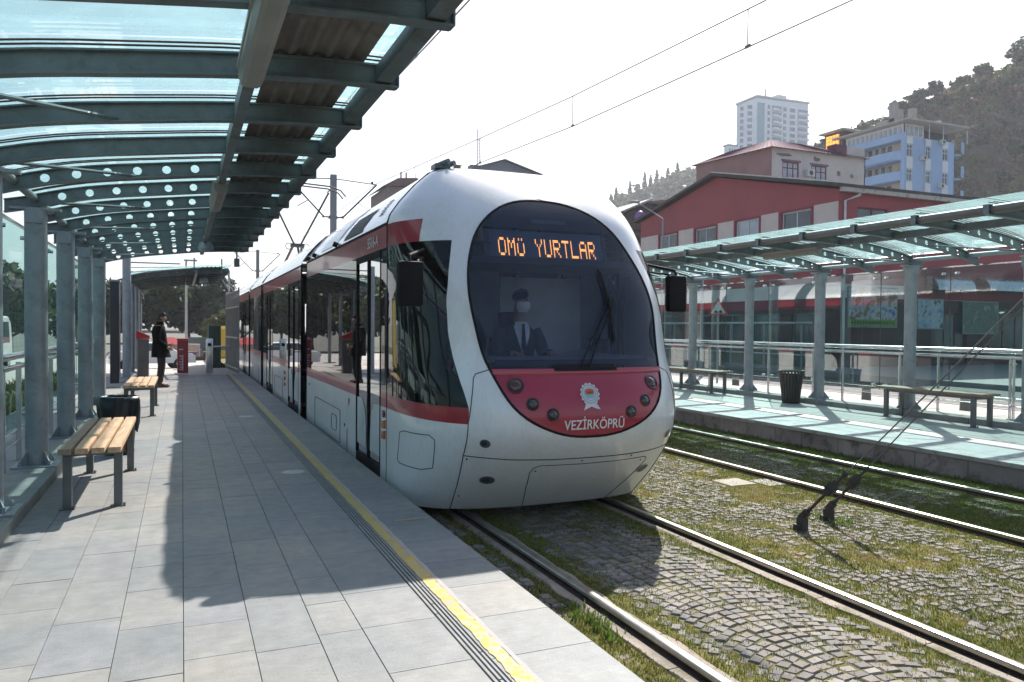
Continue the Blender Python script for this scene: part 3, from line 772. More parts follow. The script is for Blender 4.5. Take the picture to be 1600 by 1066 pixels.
bench('wooden bench on the far platform partly hidden by the tram nose', 10.93, 11.37, 13.85, 16.0, 14.1, 15.75, far=True)

# ---------------------------------------------------------------- litter bins
def bin_(label, x, y, r0, r1, h, bag, nsl=22, sl=None, woodedge=None):
    t = thing('litter_bin', label, 'litter bin', (x, y, 0), 'litter bins')
    BM = mat('black_bin_steel', (.02,.02,.022), .45, .2, .3, 8)
    mb = MB(); mb.lathe([(r0*.86, .03), (r1*.86, h-.03)], (x, y, 0), 24); mb.build('liner', BM, t)
    proto = None
    for k in range(nsl):
        a = 2*math.pi*k/nsl; ca, sa = math.cos(a), math.sin(a); w2 = math.pi*(r0+r1)/2/nsl*.72; mb = MB(); vs = []
        for (r, z) in ((r0, .02), (r1, h)):
            for dr in (0, -.016):
                for s in (-1, 1): vs.append((x+(r+dr)*ca-sa*w2*s*(r/r1), y+(r+dr)*sa+ca*w2*s*(r/r1), z))
        mb.add(vs, [(0,1,5,4),(2,6,7,3),(0,4,6,2),(1,3,7,5),(4,5,7,6),(0,2,3,1)]); mb.build('slat', sl or BM, t)
    mb = MB(); mb.lathe([(r1-.02, h-.01),(r1+.012, h-.01),(r1+.012, h+.02),(r1-.02, h+.02),(r1-.02, h-.01)], (x, y, 0), 28, False); mb.lathe([(r0, 0),(r0+.01, .04)], (x, y, 0), 24); mb.build('rim', BM, t)
    if bag:
        BAG = mat('black_bin_bag', (.008,.009,.011), .32, 0, .3, 12, coat=.15, bmp=.5, bs=14)
        P = []
        for i, z in enumerate((h-.36, h-.27, h-.12, h-.02, h+.03, h+.035, h-.05, h-.2)):
            row = []
            for k in range(49):
                a = 2*math.pi*k/48; rr = [r1*1.03, r1*1.08, r1*1.14, r1*1.17, r1*1.13, r1*.98, r1*.9, r1*.8][i]
                wv = noise.noise(Vector((math.cos(a)*2.4, math.sin(a)*2.4, i*.35)))*.035+noise.noise(Vector((math.cos(a)*9, math.sin(a)*9, i*.15)))*.012
                zz = z+(noise.noise(Vector((math.cos(a)*2, math.sin(a)*2, 9)))*.07 if i == 0 else noise.noise(Vector((math.cos(a)*5, math.sin(a)*5, 2)))*.014)
                row.append((x+(rr+wv)*math.cos(a), y+(rr+wv)*math.sin(a), zz))
            P.append(row)
        MB().grid(P).build('bin_bag', BAG, t, smooth=True)
    return t
bin_('brown slatted litter bin lined with a black bag, behind the nearest bench', -.655, 9.7, .15, .185, .62, True, 16, mat('brown_bin_wood', (.13,.065,.035), .6, 0, .25, 6))
bin_('black slatted litter bin standing on the far platform', 11.10, 11.78, .165, .235, .63, False, 22, mat('dark_bin_slat', (.045,.04,.032), .5, 0, .3, 6))

# ---------------------------------------------------------------- ticket gates, barrier, cabinet at the platform end
t = thing('ticket_gate', 'red ticket gate pillar with white stickers standing in the platform end', 'ticket gate', (.015, 25.2, 0), 'ticket gates')
mb = MB(); mb.bbox(-.14, .17, 25.1, 25.32, .0, .98, .03); mb.build('housing', mat('red_gate_paint', (.30,.02,.03), .4, 0, .1, 4), t, auto=40)
mb = MB(); mb.bbox(-.15, .18, 25.08, 25.34, .98, 1.05, .025); mb.build('cap', mat('light_red_cap', (.55,.06,.05), .35), t, auto=40)
mb = MB()
for z, w_ in ((.10,.10),(.17,.06),(.25,.08),(.33,.09),(.42,.05),(.5,.10),(.70,.12)): mb.box(-.03-w_/2, -.03+w_/2, 25.094, 25.0985, z, z+.035)
mb.box(.0, .03, 25.094, 25.0985, .08, .55); mb.build('sticker', mat('pale_sticker', (.6,.55,.6), .5, 0, .1, 30), t)
mb = MB(); mb.tube([(.17, 25.2, .62), (.60, 25.15, .62)], .018, 8); mb.tube([(.5, 25.2, .72), (.5,25.2,.5)], .09, 12); mb.build('turnstile_arm', INOX, t)
t = thing('ticket_gate', 'grey steel ticket gate post to the right of the red one', 'ticket gate', (.75, 25.0, 0), 'ticket gates')
mb = MB(); mb.bbox(.655, .86, 24.92, 25.1, .0, 1.04, .03); mb.build('housing', INOX, t, auto=40)
mb = MB(); mb.tube([(.76, 24.9, .86), (.76, 24.96, .86)], .055, 16); mb.build('card_reader', BLACK, t)
mb = MB(); mb.tube([(.86, 25.0, .8), (1.35, 25.1, .8)], .018, 8); mb.build('turnstile_arm', INOX, t)
t = thing('ticket_machine', 'slim ticket machine with a red sloping top beside the mast', 'ticket machine', (-1.0, 23.8, 0))
mb = MB(); mb.bbox(-1.15, -.86, 23.7, 23.95, 0, 1.05, .02); mb.build('cabinet', mat('brown_grey_cabinet', (.16,.13,.115), .4), t)
mb = MB(); mb.add([(-1.17,23.66,1.06),(-.84,23.66,1.06),(-.84,23.97,1.06),(-1.17,23.97,1.06),(-1.17,23.66,1.30),(-.84,23.66,1.14),(-.84,23.97,1.14),(-1.17,23.97,1.30)],[(3,2,1,0),(4,5,6,7),(0,1,5,4),(1,2,6,5),(2,3,7,6),(3,0,4,7)]); mb.build('sloping_top', mat('bright_red_top', (.5,.02,.02), .35), t)
t = thing('steel_barrier', 'tall grey barred fence panel standing between the platform end and the tram', 'fence', (1.47, 26.1, 0))
BARM = mat('pale_grey_bars', (.36,.35,.33), .5, .2, .15, 5)
for k in range(9):
    y = 24.5+k*.41; x = 1.565-.0585*k*.41
    mb = MB(); mb.box(x-.022, x+.022, y-.014, y+.014, 0, 2.52 if k else 2.6); mb.build('bar', BARM, t)
mb = MB()
for z in (2.02, 1.07, .12, 2.5): mb.obox((1.47, 26.14, z), (.035, 3.35, .05), Matrix.Rotation(R(3.35), 3, 'Z').to_quaternion())
mb.build('rail', BARM, t)
t = thing('equipment_cabinet', 'dark green street cabinet behind the grey gate post', 'cabinet', (.95, 29.5, 0))
mb = MB(); mb.bbox(.85, 1.27, 29.2, 29.7, -.3, 1.45, .02); mb.build('cabinet_body', mat('dark_green_paint', (.02,.05,.045), .4), t); mb = MB(); mb.box(1.05, 1.07, 29.19, 29.199, -.2, 1.4); mb.build('door_gap', SEAM, t)
# info boards by the pillars
t = thing('info_pylon', 'tall slim dark information pylon standing behind the pillars', 'info pylon', (-1.43, 20.2, 0))
mb = MB(); mb.bbox(-1.53, -1.34, 19.9, 20.35, .09, 2.45, .015); mb.build('pylon_body', mat('navy_pylon', (.012,.02,.035), .35), t); mb = MB(); mb.box(-1.55, -1.32, 19.88, 20.37, 2.45, 2.49); mb.build('cap', STEEL, t)
t = thing('hanging_sign', 'small white hanging stop sign near the last pillar', 'sign', (-1.36, 15.2, 2.2))
mb = MB(); mb.bbox(-1.47, -1.26, 15.17, 15.21, 2.06, 2.34, .008); mb.build('sign_frame', INOX, t); mb = MB(); mb.box(-1.455, -1.275, 15.163, 15.168, 2.075, 2.325); mb.build('sign_face', mat('pale_sign_face', (.62,.66,.66), .5), t)
mb = MB(); mb.box(-1.41, -1.33, 15.157, 15.162, 2.13, 2.27); mb.build('sign_mark', mat('dark_sign_mark', (.12,.15,.16), .5), t); mb = MB(); mb.tube([(-1.36, 15.19, 2.34), (-1.36, 15.19, 2.6)], .012, 8); mb.build('bracket', STEEL, t)
t = thing('notice_case', 'glazed notice case with pale poster behind the last pillars', 'notice board', (-1.62, 18.2, 1.2))
mb = MB()
for a in (17.3, 19.2): mb.box(-1.66, -1.60, a-.03, a+.03, .0, 2.2)
mb.box(-1.66, -1.60, 17.33, 19.17, 2.14, 2.2); mb.box(-1.66,-1.6,17.33,19.17,.45,.5); mb.build('case_frame', INOX, t)
mb = MB(); mb.box(-1.64, -1.62, 17.33, 19.17, .5, 2.14); mb.build('poster', mat('yellow_green_poster', (.40,.36,.10), .6, 0, .35, 1.2), t)

# ================================================================ TRAM
tram = thing('tram', 'long white and crimson tram with a rounded nose and black windscreen standing at the platform', 'tram', (C1, 12, RZ))
ZK = np.array([-.17,.2,.55,.9,1.2,1.7,2.2,2.6,2.85,3.054]); YF = np.array([6.385,5.925,5.632,5.646,5.825,6.02,6.349,6.618,6.933,7.357])
YS, HT, HW = 7.353, 3.0542, 1.325
RKO = np.array([1.076,1.082,1.048,.972,.921,.9,.956,1.05,1.056,1.046]); PHK = np.linspace(0, math.pi, 10)
def herm(xk, yk, x):
    m = np.gradient(yk, xk); x = min(max(x, xk[0]), xk[-1]); i = min(max(int(np.searchsorted(xk, x))-1, 0), len(xk)-2)
    h = xk[i+1]-xk[i]; t = (x-xk[i])/h
    return float((2*t**3-3*t**2+1)*yk[i]+(t**3-2*t**2+t)*h*m[i]+(-2*t**3+3*t**2)*yk[i+1]+(t**3-t**2)*h*m[i+1])
def cw(z):
    a = min(max((z-1.71)/(HT-1.71), 0), 1); return HW*max(1-a**2.488, 1e-7)**(1/2.488)
def cn(z): return 3.0+.53*min(max(z/3, 0), 1)
BU = [0,.15,.35,.6,.8,.9,.96,1]; BX = [1.325,1.30,1.21,1.06,.92,.80,.5,.02]; BZ = [2.46,2.55,2.68,2.85,2.98,3.035,3.06,3.068]
def body_at(z):
    if z <= 2.46: return HW, z
    u = (z-2.46)/(HT-2.46); return float(np.interp(u, BU, BX)), float(np.interp(u, BU, BZ))
def blend(dx, y, z):
    g = min(max((y-6.65)/(YS-6.65), 0), 1); g = g*g*(3-2*g)
    wz = max(cw(z), 1e-4); bx, bz = body_at(z); s = dx/wz
    return (dx*(1-g)+s*bx*g, y, z*(1-g)+bz*g)
def P_t(t, z, off=0):
    n = cn(z); s, c = math.sin(t), max(math.cos(t), 0); w_ = cw(z)
    dx = w_*math.copysign(abs(s)**(2/n), s); y = YS-(YS-herm(ZK, YF, z))*c**(2/n)
    return blend(dx, y, z)
def t_of(dx, z): return math.copysign(math.asin(min(1, (abs(dx)/cw(z))**(cn(z)/2))), dx)
def P_x(dx, z): return P_t(t_of(dx, z), z)
def nrm(dx, z):
    a = Vector(P_x(dx-.01, z)); b = Vector(P_x(dx+.01, z)); c = Vector(P_x(dx, z-.01)); d = Vector(P_x(dx, z+.01))
    n = (b-a).cross(d-c).normalized(); return n if n.y < 0 else -n
def PS(dx, z, off=.0):   # world point on the nose surface, pushed outwards by off
    p = Vector(P_x(dx, z))+nrm(dx, z)*off; return Vector((C1+p.x, p.y, p.z))
OV = [(herm(PHK, RKO, p)*math.sin(p), 1.6+herm(PHK, RKO, p)*math.cos(p)) for p in np.linspace(0, math.pi, 49)]
OZ = [o[1] for o in OV][::-1]; OX = [o[0] for o in OV][::-1]
def ow(z): return 0.0 if z >= OZ[-1] or z <= OZ[0] else float(np.interp(z, OZ, OX))
WZ = [-.2,-.11,.15,.39,.657,.788,.992,1.198,1.413,1.687,1.969,2.242]; WX = [.94,.948,.987,1.009,1.010,1.004,1.042,1.066,1.085,1.080,1.026,.954]
def tw(z):
    if z <= 2.242: return t_of(float(np.interp(z, WZ, WX)), z)
    return t_of(.954, 2.242)
def tr_(z): return t_of(1.16, 2.33)
rows = sorted(set([round(z, 4) for z in OZ]+[-.17,-.1,0,.1,.2,.3,.4,.5,.665,.80,2.235,2.30,2.38,2.455,2.50,2.56,2.7,2.76,2.82,2.87,2.91,2.945,2.975,3.0,3.02,3.035,3.045,3.052]+[1.115,1.085]))
rr_ = [rows[0]]
for z in rows[1:]:
    if z-rr_[-1] > .006 or z in (.665,.80,2.235,2.455,1.115,1.085): rr_.append(z)
rows = rr_
NA, NB, NC = 12, 10, 28
def strip(t0, t1, N, z): return [P_t(t0+(t1-t0)*i/N, z) for i in range(N+1)]
parts = {k: MB() for k in ('shell', 'glassL', 'glassR', 'stripe', 'wind', 'red', 'cap')}
def quads(mb, A, B): mb.grid([[(C1+p[0], p[1], p[2]) for p in A], [(C1+p[0], p[1], p[2]) for p in B]])
for z0, z1 in zip(rows[:-1], rows[1:]):
    zm = (z0+z1)/2
    for sg in (-1, 1):
        def seg(a, b, N):
            return ([P_t(sg*(a(z0)+(b(z0)-a(z0))*i/N), z0) for i in range(N+1)], [P_t(sg*(a(z1)+(b(z1)-a(z1))*i/N), z1) for i in range(N+1)])
        half = lambda z: math.pi/2
        tor = lambda z: t_of(ow(z), z)
        sr = lambda z: min(max(tr_(z), tw(z)+.02), math.pi/2-.02)
        A1 = seg(half, sr, 10); A2 = seg(sr, tw, 8); B = seg(tw, tor, 12)
        k1 = 'stripe' if (.665 < zm < .80 or 2.235 < zm < 2.455) else ('glassL' if sg < 0 else 'glassR') if .80 < zm < 2.235 else 'shell'
        k2 = 'stripe' if .665 < zm < .80 else ('glassL' if sg < 0 else 'glassR') if .80 < zm < 2.235 else 'shell'
        quads(parts[k1], *A1); quads(parts[k2], *A2); quads(parts['shell'], *B)
    if ow(zm) > 0:
        a = [P_t(-t_of(ow(z0), z0)+2*t_of(ow(z0), z0)*i/NC, z0) for i in range(NC+1)]; b = [P_t(-t_of(ow(z1), z1)+2*t_of(ow(z1), z1)*i/NC, z1) for i in range(NC+1)]
        quads(parts['wind' if zm > 1.115 else 'red'], a, b)
# rounded-under bottom edge
for (s0, d0), (s1, d1) in (((1, 0), (.985, -.008)), ((.985, -.008), (.93, -.012)), ((.93, -.012), (.5, -.012))):
    T = [-math.pi/2+math.pi*i/60 for i in range(61)]
    A = [(P_t(t, -.17)[0]*s0, YS-(YS-P_t(t, -.17)[1])*s0, -.17+d0) for t in T]; B = [(P_t(t, -.17)[0]*s1, YS-(YS-P_t(t, -.17)[1])*s1, -.17+d1) for t in T]
    quads(parts['shell'], A, B)
shell = parts['shell'].build('cab_shell', WHITE, tram, smooth=True)
parts['glassL'].build('cab_side_window', GL_TRAM, tram, smooth=True); parts['glassR'].build('cab_side_window', GL_CABR, tram, smooth=True)
parts['stripe'].build('red_stripe', REDB, tram, smooth=True)
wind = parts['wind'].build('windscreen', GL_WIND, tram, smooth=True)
red = parts['red'].build('red_nose_panel', RED, tram, smooth=True)
NZ = lambda pts, r, name, m, par=tram, off=.0, n=6: MB().tube([PS(a, b, off) for a, b in pts], r, n).build(name, m, par, smooth=True)
# rubber seal round the oval, ledge above the red panel
NZ([(x, z) for x, z in OV]+[(-x, z) for x, z in OV[::-1]][1:], .011, 'oval_seal', BLACK, off=.0)
mb = MB(); N = 40; hw = ow(1.10)-.012; L = []
for i in range(N+1):
    x = -hw+2*hw*i/N; L.append([PS(x, 1.112, .004), PS(x, 1.108, .022), PS(x, 1.078, .016), PS(x, 1.068, .002)])
mb.grid(L); mb.build('cowl_ledge', mat('crimson_ledge', (.44,.05,.085), .25, 0, .05, 3, coat=.6), red, auto=50)
mb = MB(); L = []
for i in range(20+1):
    x = -.30+.60*i/20; L.append([PS(x, 1.150 - .0*abs(x), .006), PS(x, 1.114, .024), PS(x, 1.085, .024)])
mb.grid(L); mb.build('wiper_well', BLACK, red)
# panel joints
def path(pts, n=10):
    out = []
    for (a, b), (c, d) in zip(pts[:-1], pts[1:]): out += [(a+(c-a)*i/n, b+(d-b)*i/n) for i in range(n)]
    return out+[pts[-1]]
for sg in (-1, 1):
    NZ(path([(sg*.83, 1.112), (sg*.935, 1.075), (sg*.955, 1.04), (sg*.98, .9), (sg*1.010, .68), (sg*1.010, .39), (sg*.987, .15), (sg*.95, -.17)]), .0045, 'panel_joint', SEAM)
NZ(path([(-1.010, .392), (-.65, .365), (-.3, .352), (0, .35), (.3, .352), (.65, .365), (1.010, .392)]), .0045, 'panel_joint', SEAM)
NZ(path([(-.30, -.17), (-.401, .076), (-.444, .225), (-.43, .27), (-.39, .295), (0, .288), (.39, .295), (.68, .305), (.72, .29), (.73, .25), (.67, .076), (.58, -.17)]), .004, 'bumper_hatch_outline', SEAM)
NZ(path([(-1.17, .24), (-1.23, .205), (-1.3135, .20), (-1.3175, .23), (-1.317, .49), (-1.31, .515), (-1.22, .535), (-1.19, .50), (-1.17, .24)]), .004, 'hatch_outline', SEAM)
for (a, b) in ((-.93, -.02), (-.98, .36), (-.40, .24), (.66, .27), (0, .32), (.5, .335)): MB().tube([PS(a, b, -.002), PS(a, b, .002)], .009, 10).build('screw_cap', SEAM, tram)
# round fog lamp recesses and tow holes
HOLE = mat('shadowed_recess_plastic', (.10,.11,.12), .5)
for sg in (-1, 1):
    for (x, z, r) in ((.886, .512, .046), (.775, .163, .066)):
        c = PS(sg*x, z, .0); nn = nrm(sg*x, z); q = nn.to_track_quat('Z', 'Y').to_matrix()
        mb = MB(); n = 24; rings = []
        for (rad, d) in ((1.06, .0035), (1.0, .005), (.96, -.0), (.7, .0028)): rings.append([c+q @ Vector((rad*r*math.cos(2*math.pi*k/n), rad*r*math.sin(2*math.pi*k/n)*.86, d)) for k in range(n+1)])
        mb.grid(rings[:2]); mb.build('lamp_ring', GREYW, tram, smooth=True)
        mb = MB(); n = 24; mb.add([c+q @ Vector((r*math.cos(2*math.pi*k/n), r*math.sin(2*math.pi*k/n)*.86, .0045)) for k in range(n)], [tuple(range(n))]); mb.build('recess', HOLE, tram)
        mb = MB(); c2_ = c+q @ Vector((-r*.15, r*.05, .0065)); mb.add([c2_+q @ Vector((r*.55*math.cos(2*math.pi*k/n), r*.5*math.sin(2*math.pi*k/n), 0)) for k in range(n)], [tuple(range(n))]); mb.build('inner_lamp', mat('dim_lamp', (.035,.038,.04), .3), tram)
# headlights in the red panel: shallow cups, rims and lenses darkened to imitate hole shade
LRIM = mat('shaded_crimson_cup', (.055,.008,.014), .35, coat=.4); LENS = mat('lamp_lens', (.55,.56,.58), .12, .6); LENSR = mat('dark_red_lens', (.06,.010,.008), .15, coat=1); LENSD = mat('dark_lens', (.035,.035,.035), .12, coat=1)
for sg in (-1, 1):
    for (x, z, r, lm) in ((.655, .987, .062, LENSR), (.538, .838, .047, LENSD), (.372, .750, .047, LENSD)):
        c = PS(sg*x, z, 0); q = nrm(sg*x, z).to_track_quat('Z', 'Y').to_matrix(); n = 24
        rings = [[c+q @ Vector((rad*math.cos(2*math.pi*k/n), rad*math.sin(2*math.pi*k/n), d)) for k in range(n+1)] for rad, d in ((r*1.18, .001), (r*1.12, .009), (r, .010), (r*.93, .004), (r*.80, .0025))]
        o = MB().grid(rings).build('headlight', LRIM, tram, smooth=True)
        mb = MB(); prof = [(r*.82, .003), (r*.72, .010), (r*.5, .017), (r*.2, .021), (.001, .0215)]
        mb.grid([[c+q @ Vector((rad*math.cos(2*math.pi*k/n), rad*math.sin(2*math.pi*k/n), d)) for k in range(n+1)] for rad, d in prof]); mb.build('lens', lm, o, smooth=True)
# emblem: scalloped white badge, orange heart, blue water band, ribbon below
EC = (-.018, .905)
def patch(pts, m, name, off, par=tram): 
    mb = MB(); mb.add([PS(EC[0]+a, EC[1]+b, off) for a, b in pts], [tuple(range(len(pts)))]); return mb.build(name, m, par)
BW = mat('badge_white', (.75,.76,.77), .4)
em = patch([((.088+.006*math.cos(14*a))*math.cos(a), (.088+.006*math.cos(14*a))*math.sin(a)) for a in [2*math.pi*i/84 for i in range(84)]], BW, 'emblem', .006)
mb = MB(); rg = lambda r, o_: [PS(EC[0]+r*math.cos(a), EC[1]+r*math.sin(a), o_) for a in [2*math.pi*i/40 for i in range(41)]]
mb.grid([rg(.076, .0075), rg(.070, .0075)]); mb.grid([rg(.054, .0075), rg(.050, .0075)]); mb.build('emblem_ring', mat('badge_grey', (.30,.34,.42), .5), em)
patch([(-.036,.0),(.036,.0),(.040,.02),(.03,.037),(0,.044),(-.03,.037),(-.040,.02)], mat('badge_orange', (.62,.14,.03), .5), 'emblem_sun', .008, em)
patch([(-.036,-.004),(.036,-.004),(.032,-.02),(.018,-.03),(-.018,-.03),(-.032,-.02)], mat('badge_cyan', (.25,.55,.62), .5), 'emblem_sea', .008, em)
patch([(-.024,.012),(-.008,.022),(.012,.018),(.026,.024),(.018,.010),(-.006,.006)], mat('badge_dark_orange', (.30,.05,.02), .5), 'emblem_figure', .0095, em)
patch([(-.05,-.075),(.05,-.075),(.085,-.125),(.045,-.118),(.0,-.10),(-.045,-.118),(-.075,-.130)], BW, 'emblem_ribbon', .0065, em)
text_mesh('nose_lettering', 'VEZİRKÖPRÜ', .112, LETTER, tram, None, .0008, bend=lambda p: PS(.014+p.x*.83, .655+p.y, .006+p.z), bold=.0012)

# destination display behind the glass
def plane_pt(u, v):    # u in [-.62,.62], v in [0,1] bottom to top, inside the windscreen
    p = Vector((C1+u*.98, 6.43+.075*v, 2.10+.26*v)); return p+Vector((0, .035+.10*(u/.6)**2*.0, 0))
db = MB(); db.grid([[plane_pt(-.60+1.18*i/8, v) for i in range(9)] for v in (0, 1)])
dsp = db.build('destination_display', mat('display_glass', (.09,.13,.22), .4), tram)
mb = MB()
for v0, v1, u0, u1 in ((-.12,-.0,-.64,.62),(1.0,1.12,-.64,.62),(-.12,1.12,-.66,-.60),(-.12,1.12,.58,.64)): mb.quad(*[plane_pt(a, b_)+Vector((0, .01, 0)) for a, b_ in ((u0,v0),(u1,v0),(u1,v1),(u0,v1))])
mb.build('display_frame', BLACKG, dsp)
FONT = {'O':['01110','10001','10001','10001','10001','10001','01110'],'M':['10001','11011','10101','10101','10001','10001','10001'],'Ü':['01010','00000','10001','10001','10001','10001','01110'],
 'Y':['10001','10001','01010','00100','00100','00100','00100'],'U':['10001','10001','10001','10001','10001','10001','01110'],'R':['11110','10001','10001','11110','10100','10010','10001'],
 'T':['11111','00100','00100','00100','00100','00100','00100'],'L':['10000','10000','10000','10000','10000','10000','11111'],'A':['01110','10001','10001','11111','10001','10001','10001'],' ':['00000']*7}
mb = MB(); txt = 'OMÜ YURTLAR'; pu = 1.03/65/1.0
def dot(u, v):
    du, dv = .0064, .027; mb.add([plane_pt(u-du, v)-Vector((0,.004,0)), plane_pt(u, v-dv)-Vector((0,.004,0)), plane_pt(u+du, v)-Vector((0,.004,0)), plane_pt(u, v+dv)-Vector((0,.004,0))], [(0,1,2,3)])
u0 = -.515
for ci, ch in enumerate(txt):
    for r_ in range(7):
        for c_ in range(5):
            if FONT[ch][r_][c_] == '1':
                for hh in (0, .5): 
                    dot(u0+(ci*6+c_)*pu, .70-(r_+hh)*.092)
                    if c_ < 4 and FONT[ch][r_][c_+1] == '1': dot(u0+(ci*6+c_+.5)*pu, .70-(r_+hh)*.092)
mb.build('display_letters', LED, dsp)
mb = MB(); mb.grid([[PS(a, z, -.02) for a in [-.17+.36*i/10 for i in range(11)]] for z in (2.445, 2.485)]); mb.build('route_slot', mat('slot_grey', (.12,.14,.19), .4), tram)

# cab interior
DASH = mat('blue_grey_dashboard', (.24,.28,.34), .6, 0, .1, 4); DK = mat('dark_cab_trim', (.035,.042,.06), .7); LT = mat('pale_cab_wall', (.50,.53,.56), .6); MID = mat('grey_blue_cab_wall', (.20,.23,.29), .7)
inn = lambda dx, z, d: (lambda p: Vector((C1+p.x*(1-d/1.3), p.y+d, z)))(Vector(P_x(dx, z)))
mb = MB(); L = []
for i in range(25):
    dx = -1.0+2.0*i/24; L.append([inn(dx, 1.17, .05), inn(dx, 1.17, .05)+Vector((0, .12, .05+.0*dx)), Vector((C1+dx*.95, 6.45+.25*abs(dx), 1.16+.10*math.exp(-((dx-.35)/.28)**2))), Vector((C1+dx*.93, 6.72+.2*abs(dx), 1.10)), Vector((C1+dx*.93, 6.75+.2*abs(dx), .5))])
mb.grid(L); mb.build('dashboard', DASH, tram, smooth=True)
mb = MB(); mb.grid([[inn(dx, 1.14, .02), inn(dx, 1.19, .055)] for dx in [-.78+1.56*i/24 for i in range(25)]]); mb.build('lower_blackout_band', DK, tram)
mb = MB(); mb.grid([[inn(dx, z, .03) for dx in [-ow(z)*.985+2*ow(z)*.985*i/20 for i in range(21)]] for z in (2.03, 2.06, 2.095)]); mb.build('blackout_band', DK, tram)
mb = MB()
mb.grid([[inn(dx, z, .04+.0*(z-2.35)) for dx in [-max(ow(z), .02)*.98+2*max(ow(z), .02)*.98*i/20 for i in range(21)]] for z in (2.38, 2.43, 2.5, 2.56, 2.62, 2.645)]); mb.build('upper_blackout', DK, tram)
mb = MB(); mb.box(C1-1.15, C1+1.15, 6.62, 7.56, 2.05, 2.08); mb.build('cab_ceiling', DK, tram)
mb = MB(); mb.box(C1-1.1, C1+1.1, 6.75, 7.9, .12, .15); mb.build('cab_floor', DK, tram)
mb = MB(); mb.box(C1-1.28, C1-.06, 7.56, 7.59, .15, 2.05); mb.box(C1+.92, C1+1.28, 7.56, 7.59, .15, 2.05); mb.build('cab_rear_wall', MID, tram)
mb = MB(); mb.box(C1-.055, C1+.915, 7.555, 7.585, .15, 2.0); mb.build('cab_door_panel', LT, tram)
mb = MB(); mb.tube([(C1+.18, 7.53, 1.78), (C1+.18, 7.55, 1.78)], .02, 10); mb.build('door_lock', DK, tram)
mb = MB(); mb.bbox(C1-.27, C1+.25, 7.30, 7.42, .55, 1.36, .05); mb.bbox(C1-.15, C1+.13, 7.32, 7.40, 1.38, 1.62, .03); mb.bbox(C1-.27, C1+.25, 6.9, 7.35, .45, .57, .04); mb.box(C1-.05, C1+.05, 7.05, 7.15, .15, .5)
mb.build('driver_seat', mat('dark_blue_seat', (.02,.03,.05), .8), tram, auto=40)
mb = MB(); mb.bbox(C1-.93, C1-.70, 6.70, 6.76, 1.05, 1.5, .02); mb.bbox(C1+.52, C1+.74, 6.6, 6.66, 1.16, 1.36, .02); mb.build('cab_monitor', BLACKG, tram)

# wipers
mb = MB(); mb.tube([PS(.03, 1.11, .03), PS(.15, 1.31, .045), PS(.30, 1.55, .05), PS(.362, 1.66, .045)], [.010,.009,.008,.007], 8); mb.tube([PS(-.055, 1.11, .03), PS(.08, 1.31, .045), PS(.25, 1.55, .05), PS(.335, 1.67, .045)], [.007,.006,.006,.005], 8)
wp = mb.build('windscreen_wiper', BLACK, tram)
mb = MB(); mb.tube([PS(.355-.018*i/8, 1.985-.655*i/8, .022) for i in range(9)], .010, 6); mb.tube([PS(.358-.018*i/8, 1.95-.6*i/8, .04) for i in range(9)], .006, 6); mb.box(*sum([[a-.02, a+.03] for a in PS(.352, 1.66, .04)], [])); mb.build('wiper_blade', BLACK, wp)

# mirrors on arms
for sg, yy in ((-1, 6.12), (1, 6.5)):
    x0_, x1_ = sorted((C1+sg*1.335, C1+sg*1.55)); mb = MB(); mb.bbox(x0_, x1_, yy-.04, yy+.05, 1.63, 2.0, .03)
    mi = mb.build('mirror', mat('matte_black_mirror', (.008,.008,.009), .75, spec=.2), tram, auto=40)
    mb = MB(); xm_ = (x0_+x1_)/2; mb.tube([(xm_, yy, 2.0), (xm_, yy+.03, 2.05), (C1+sg*1.24, yy+.30, 2.13)], .014, 8); mb.tube([(xm_-.06*sg, yy, 2.0), (C1+sg*1.24, yy+.32, 2.06)], .010, 8); mb.build('mirror_arm', BLACK, mi)
    mb = MB(); mb.box(x0_+.02, x1_-.02, yy+.051, yy+.054, 1.66, 1.97); mb.build('mirror_glass', mat('mirror_silver', (.6,.62,.64), .03, 1), mi)

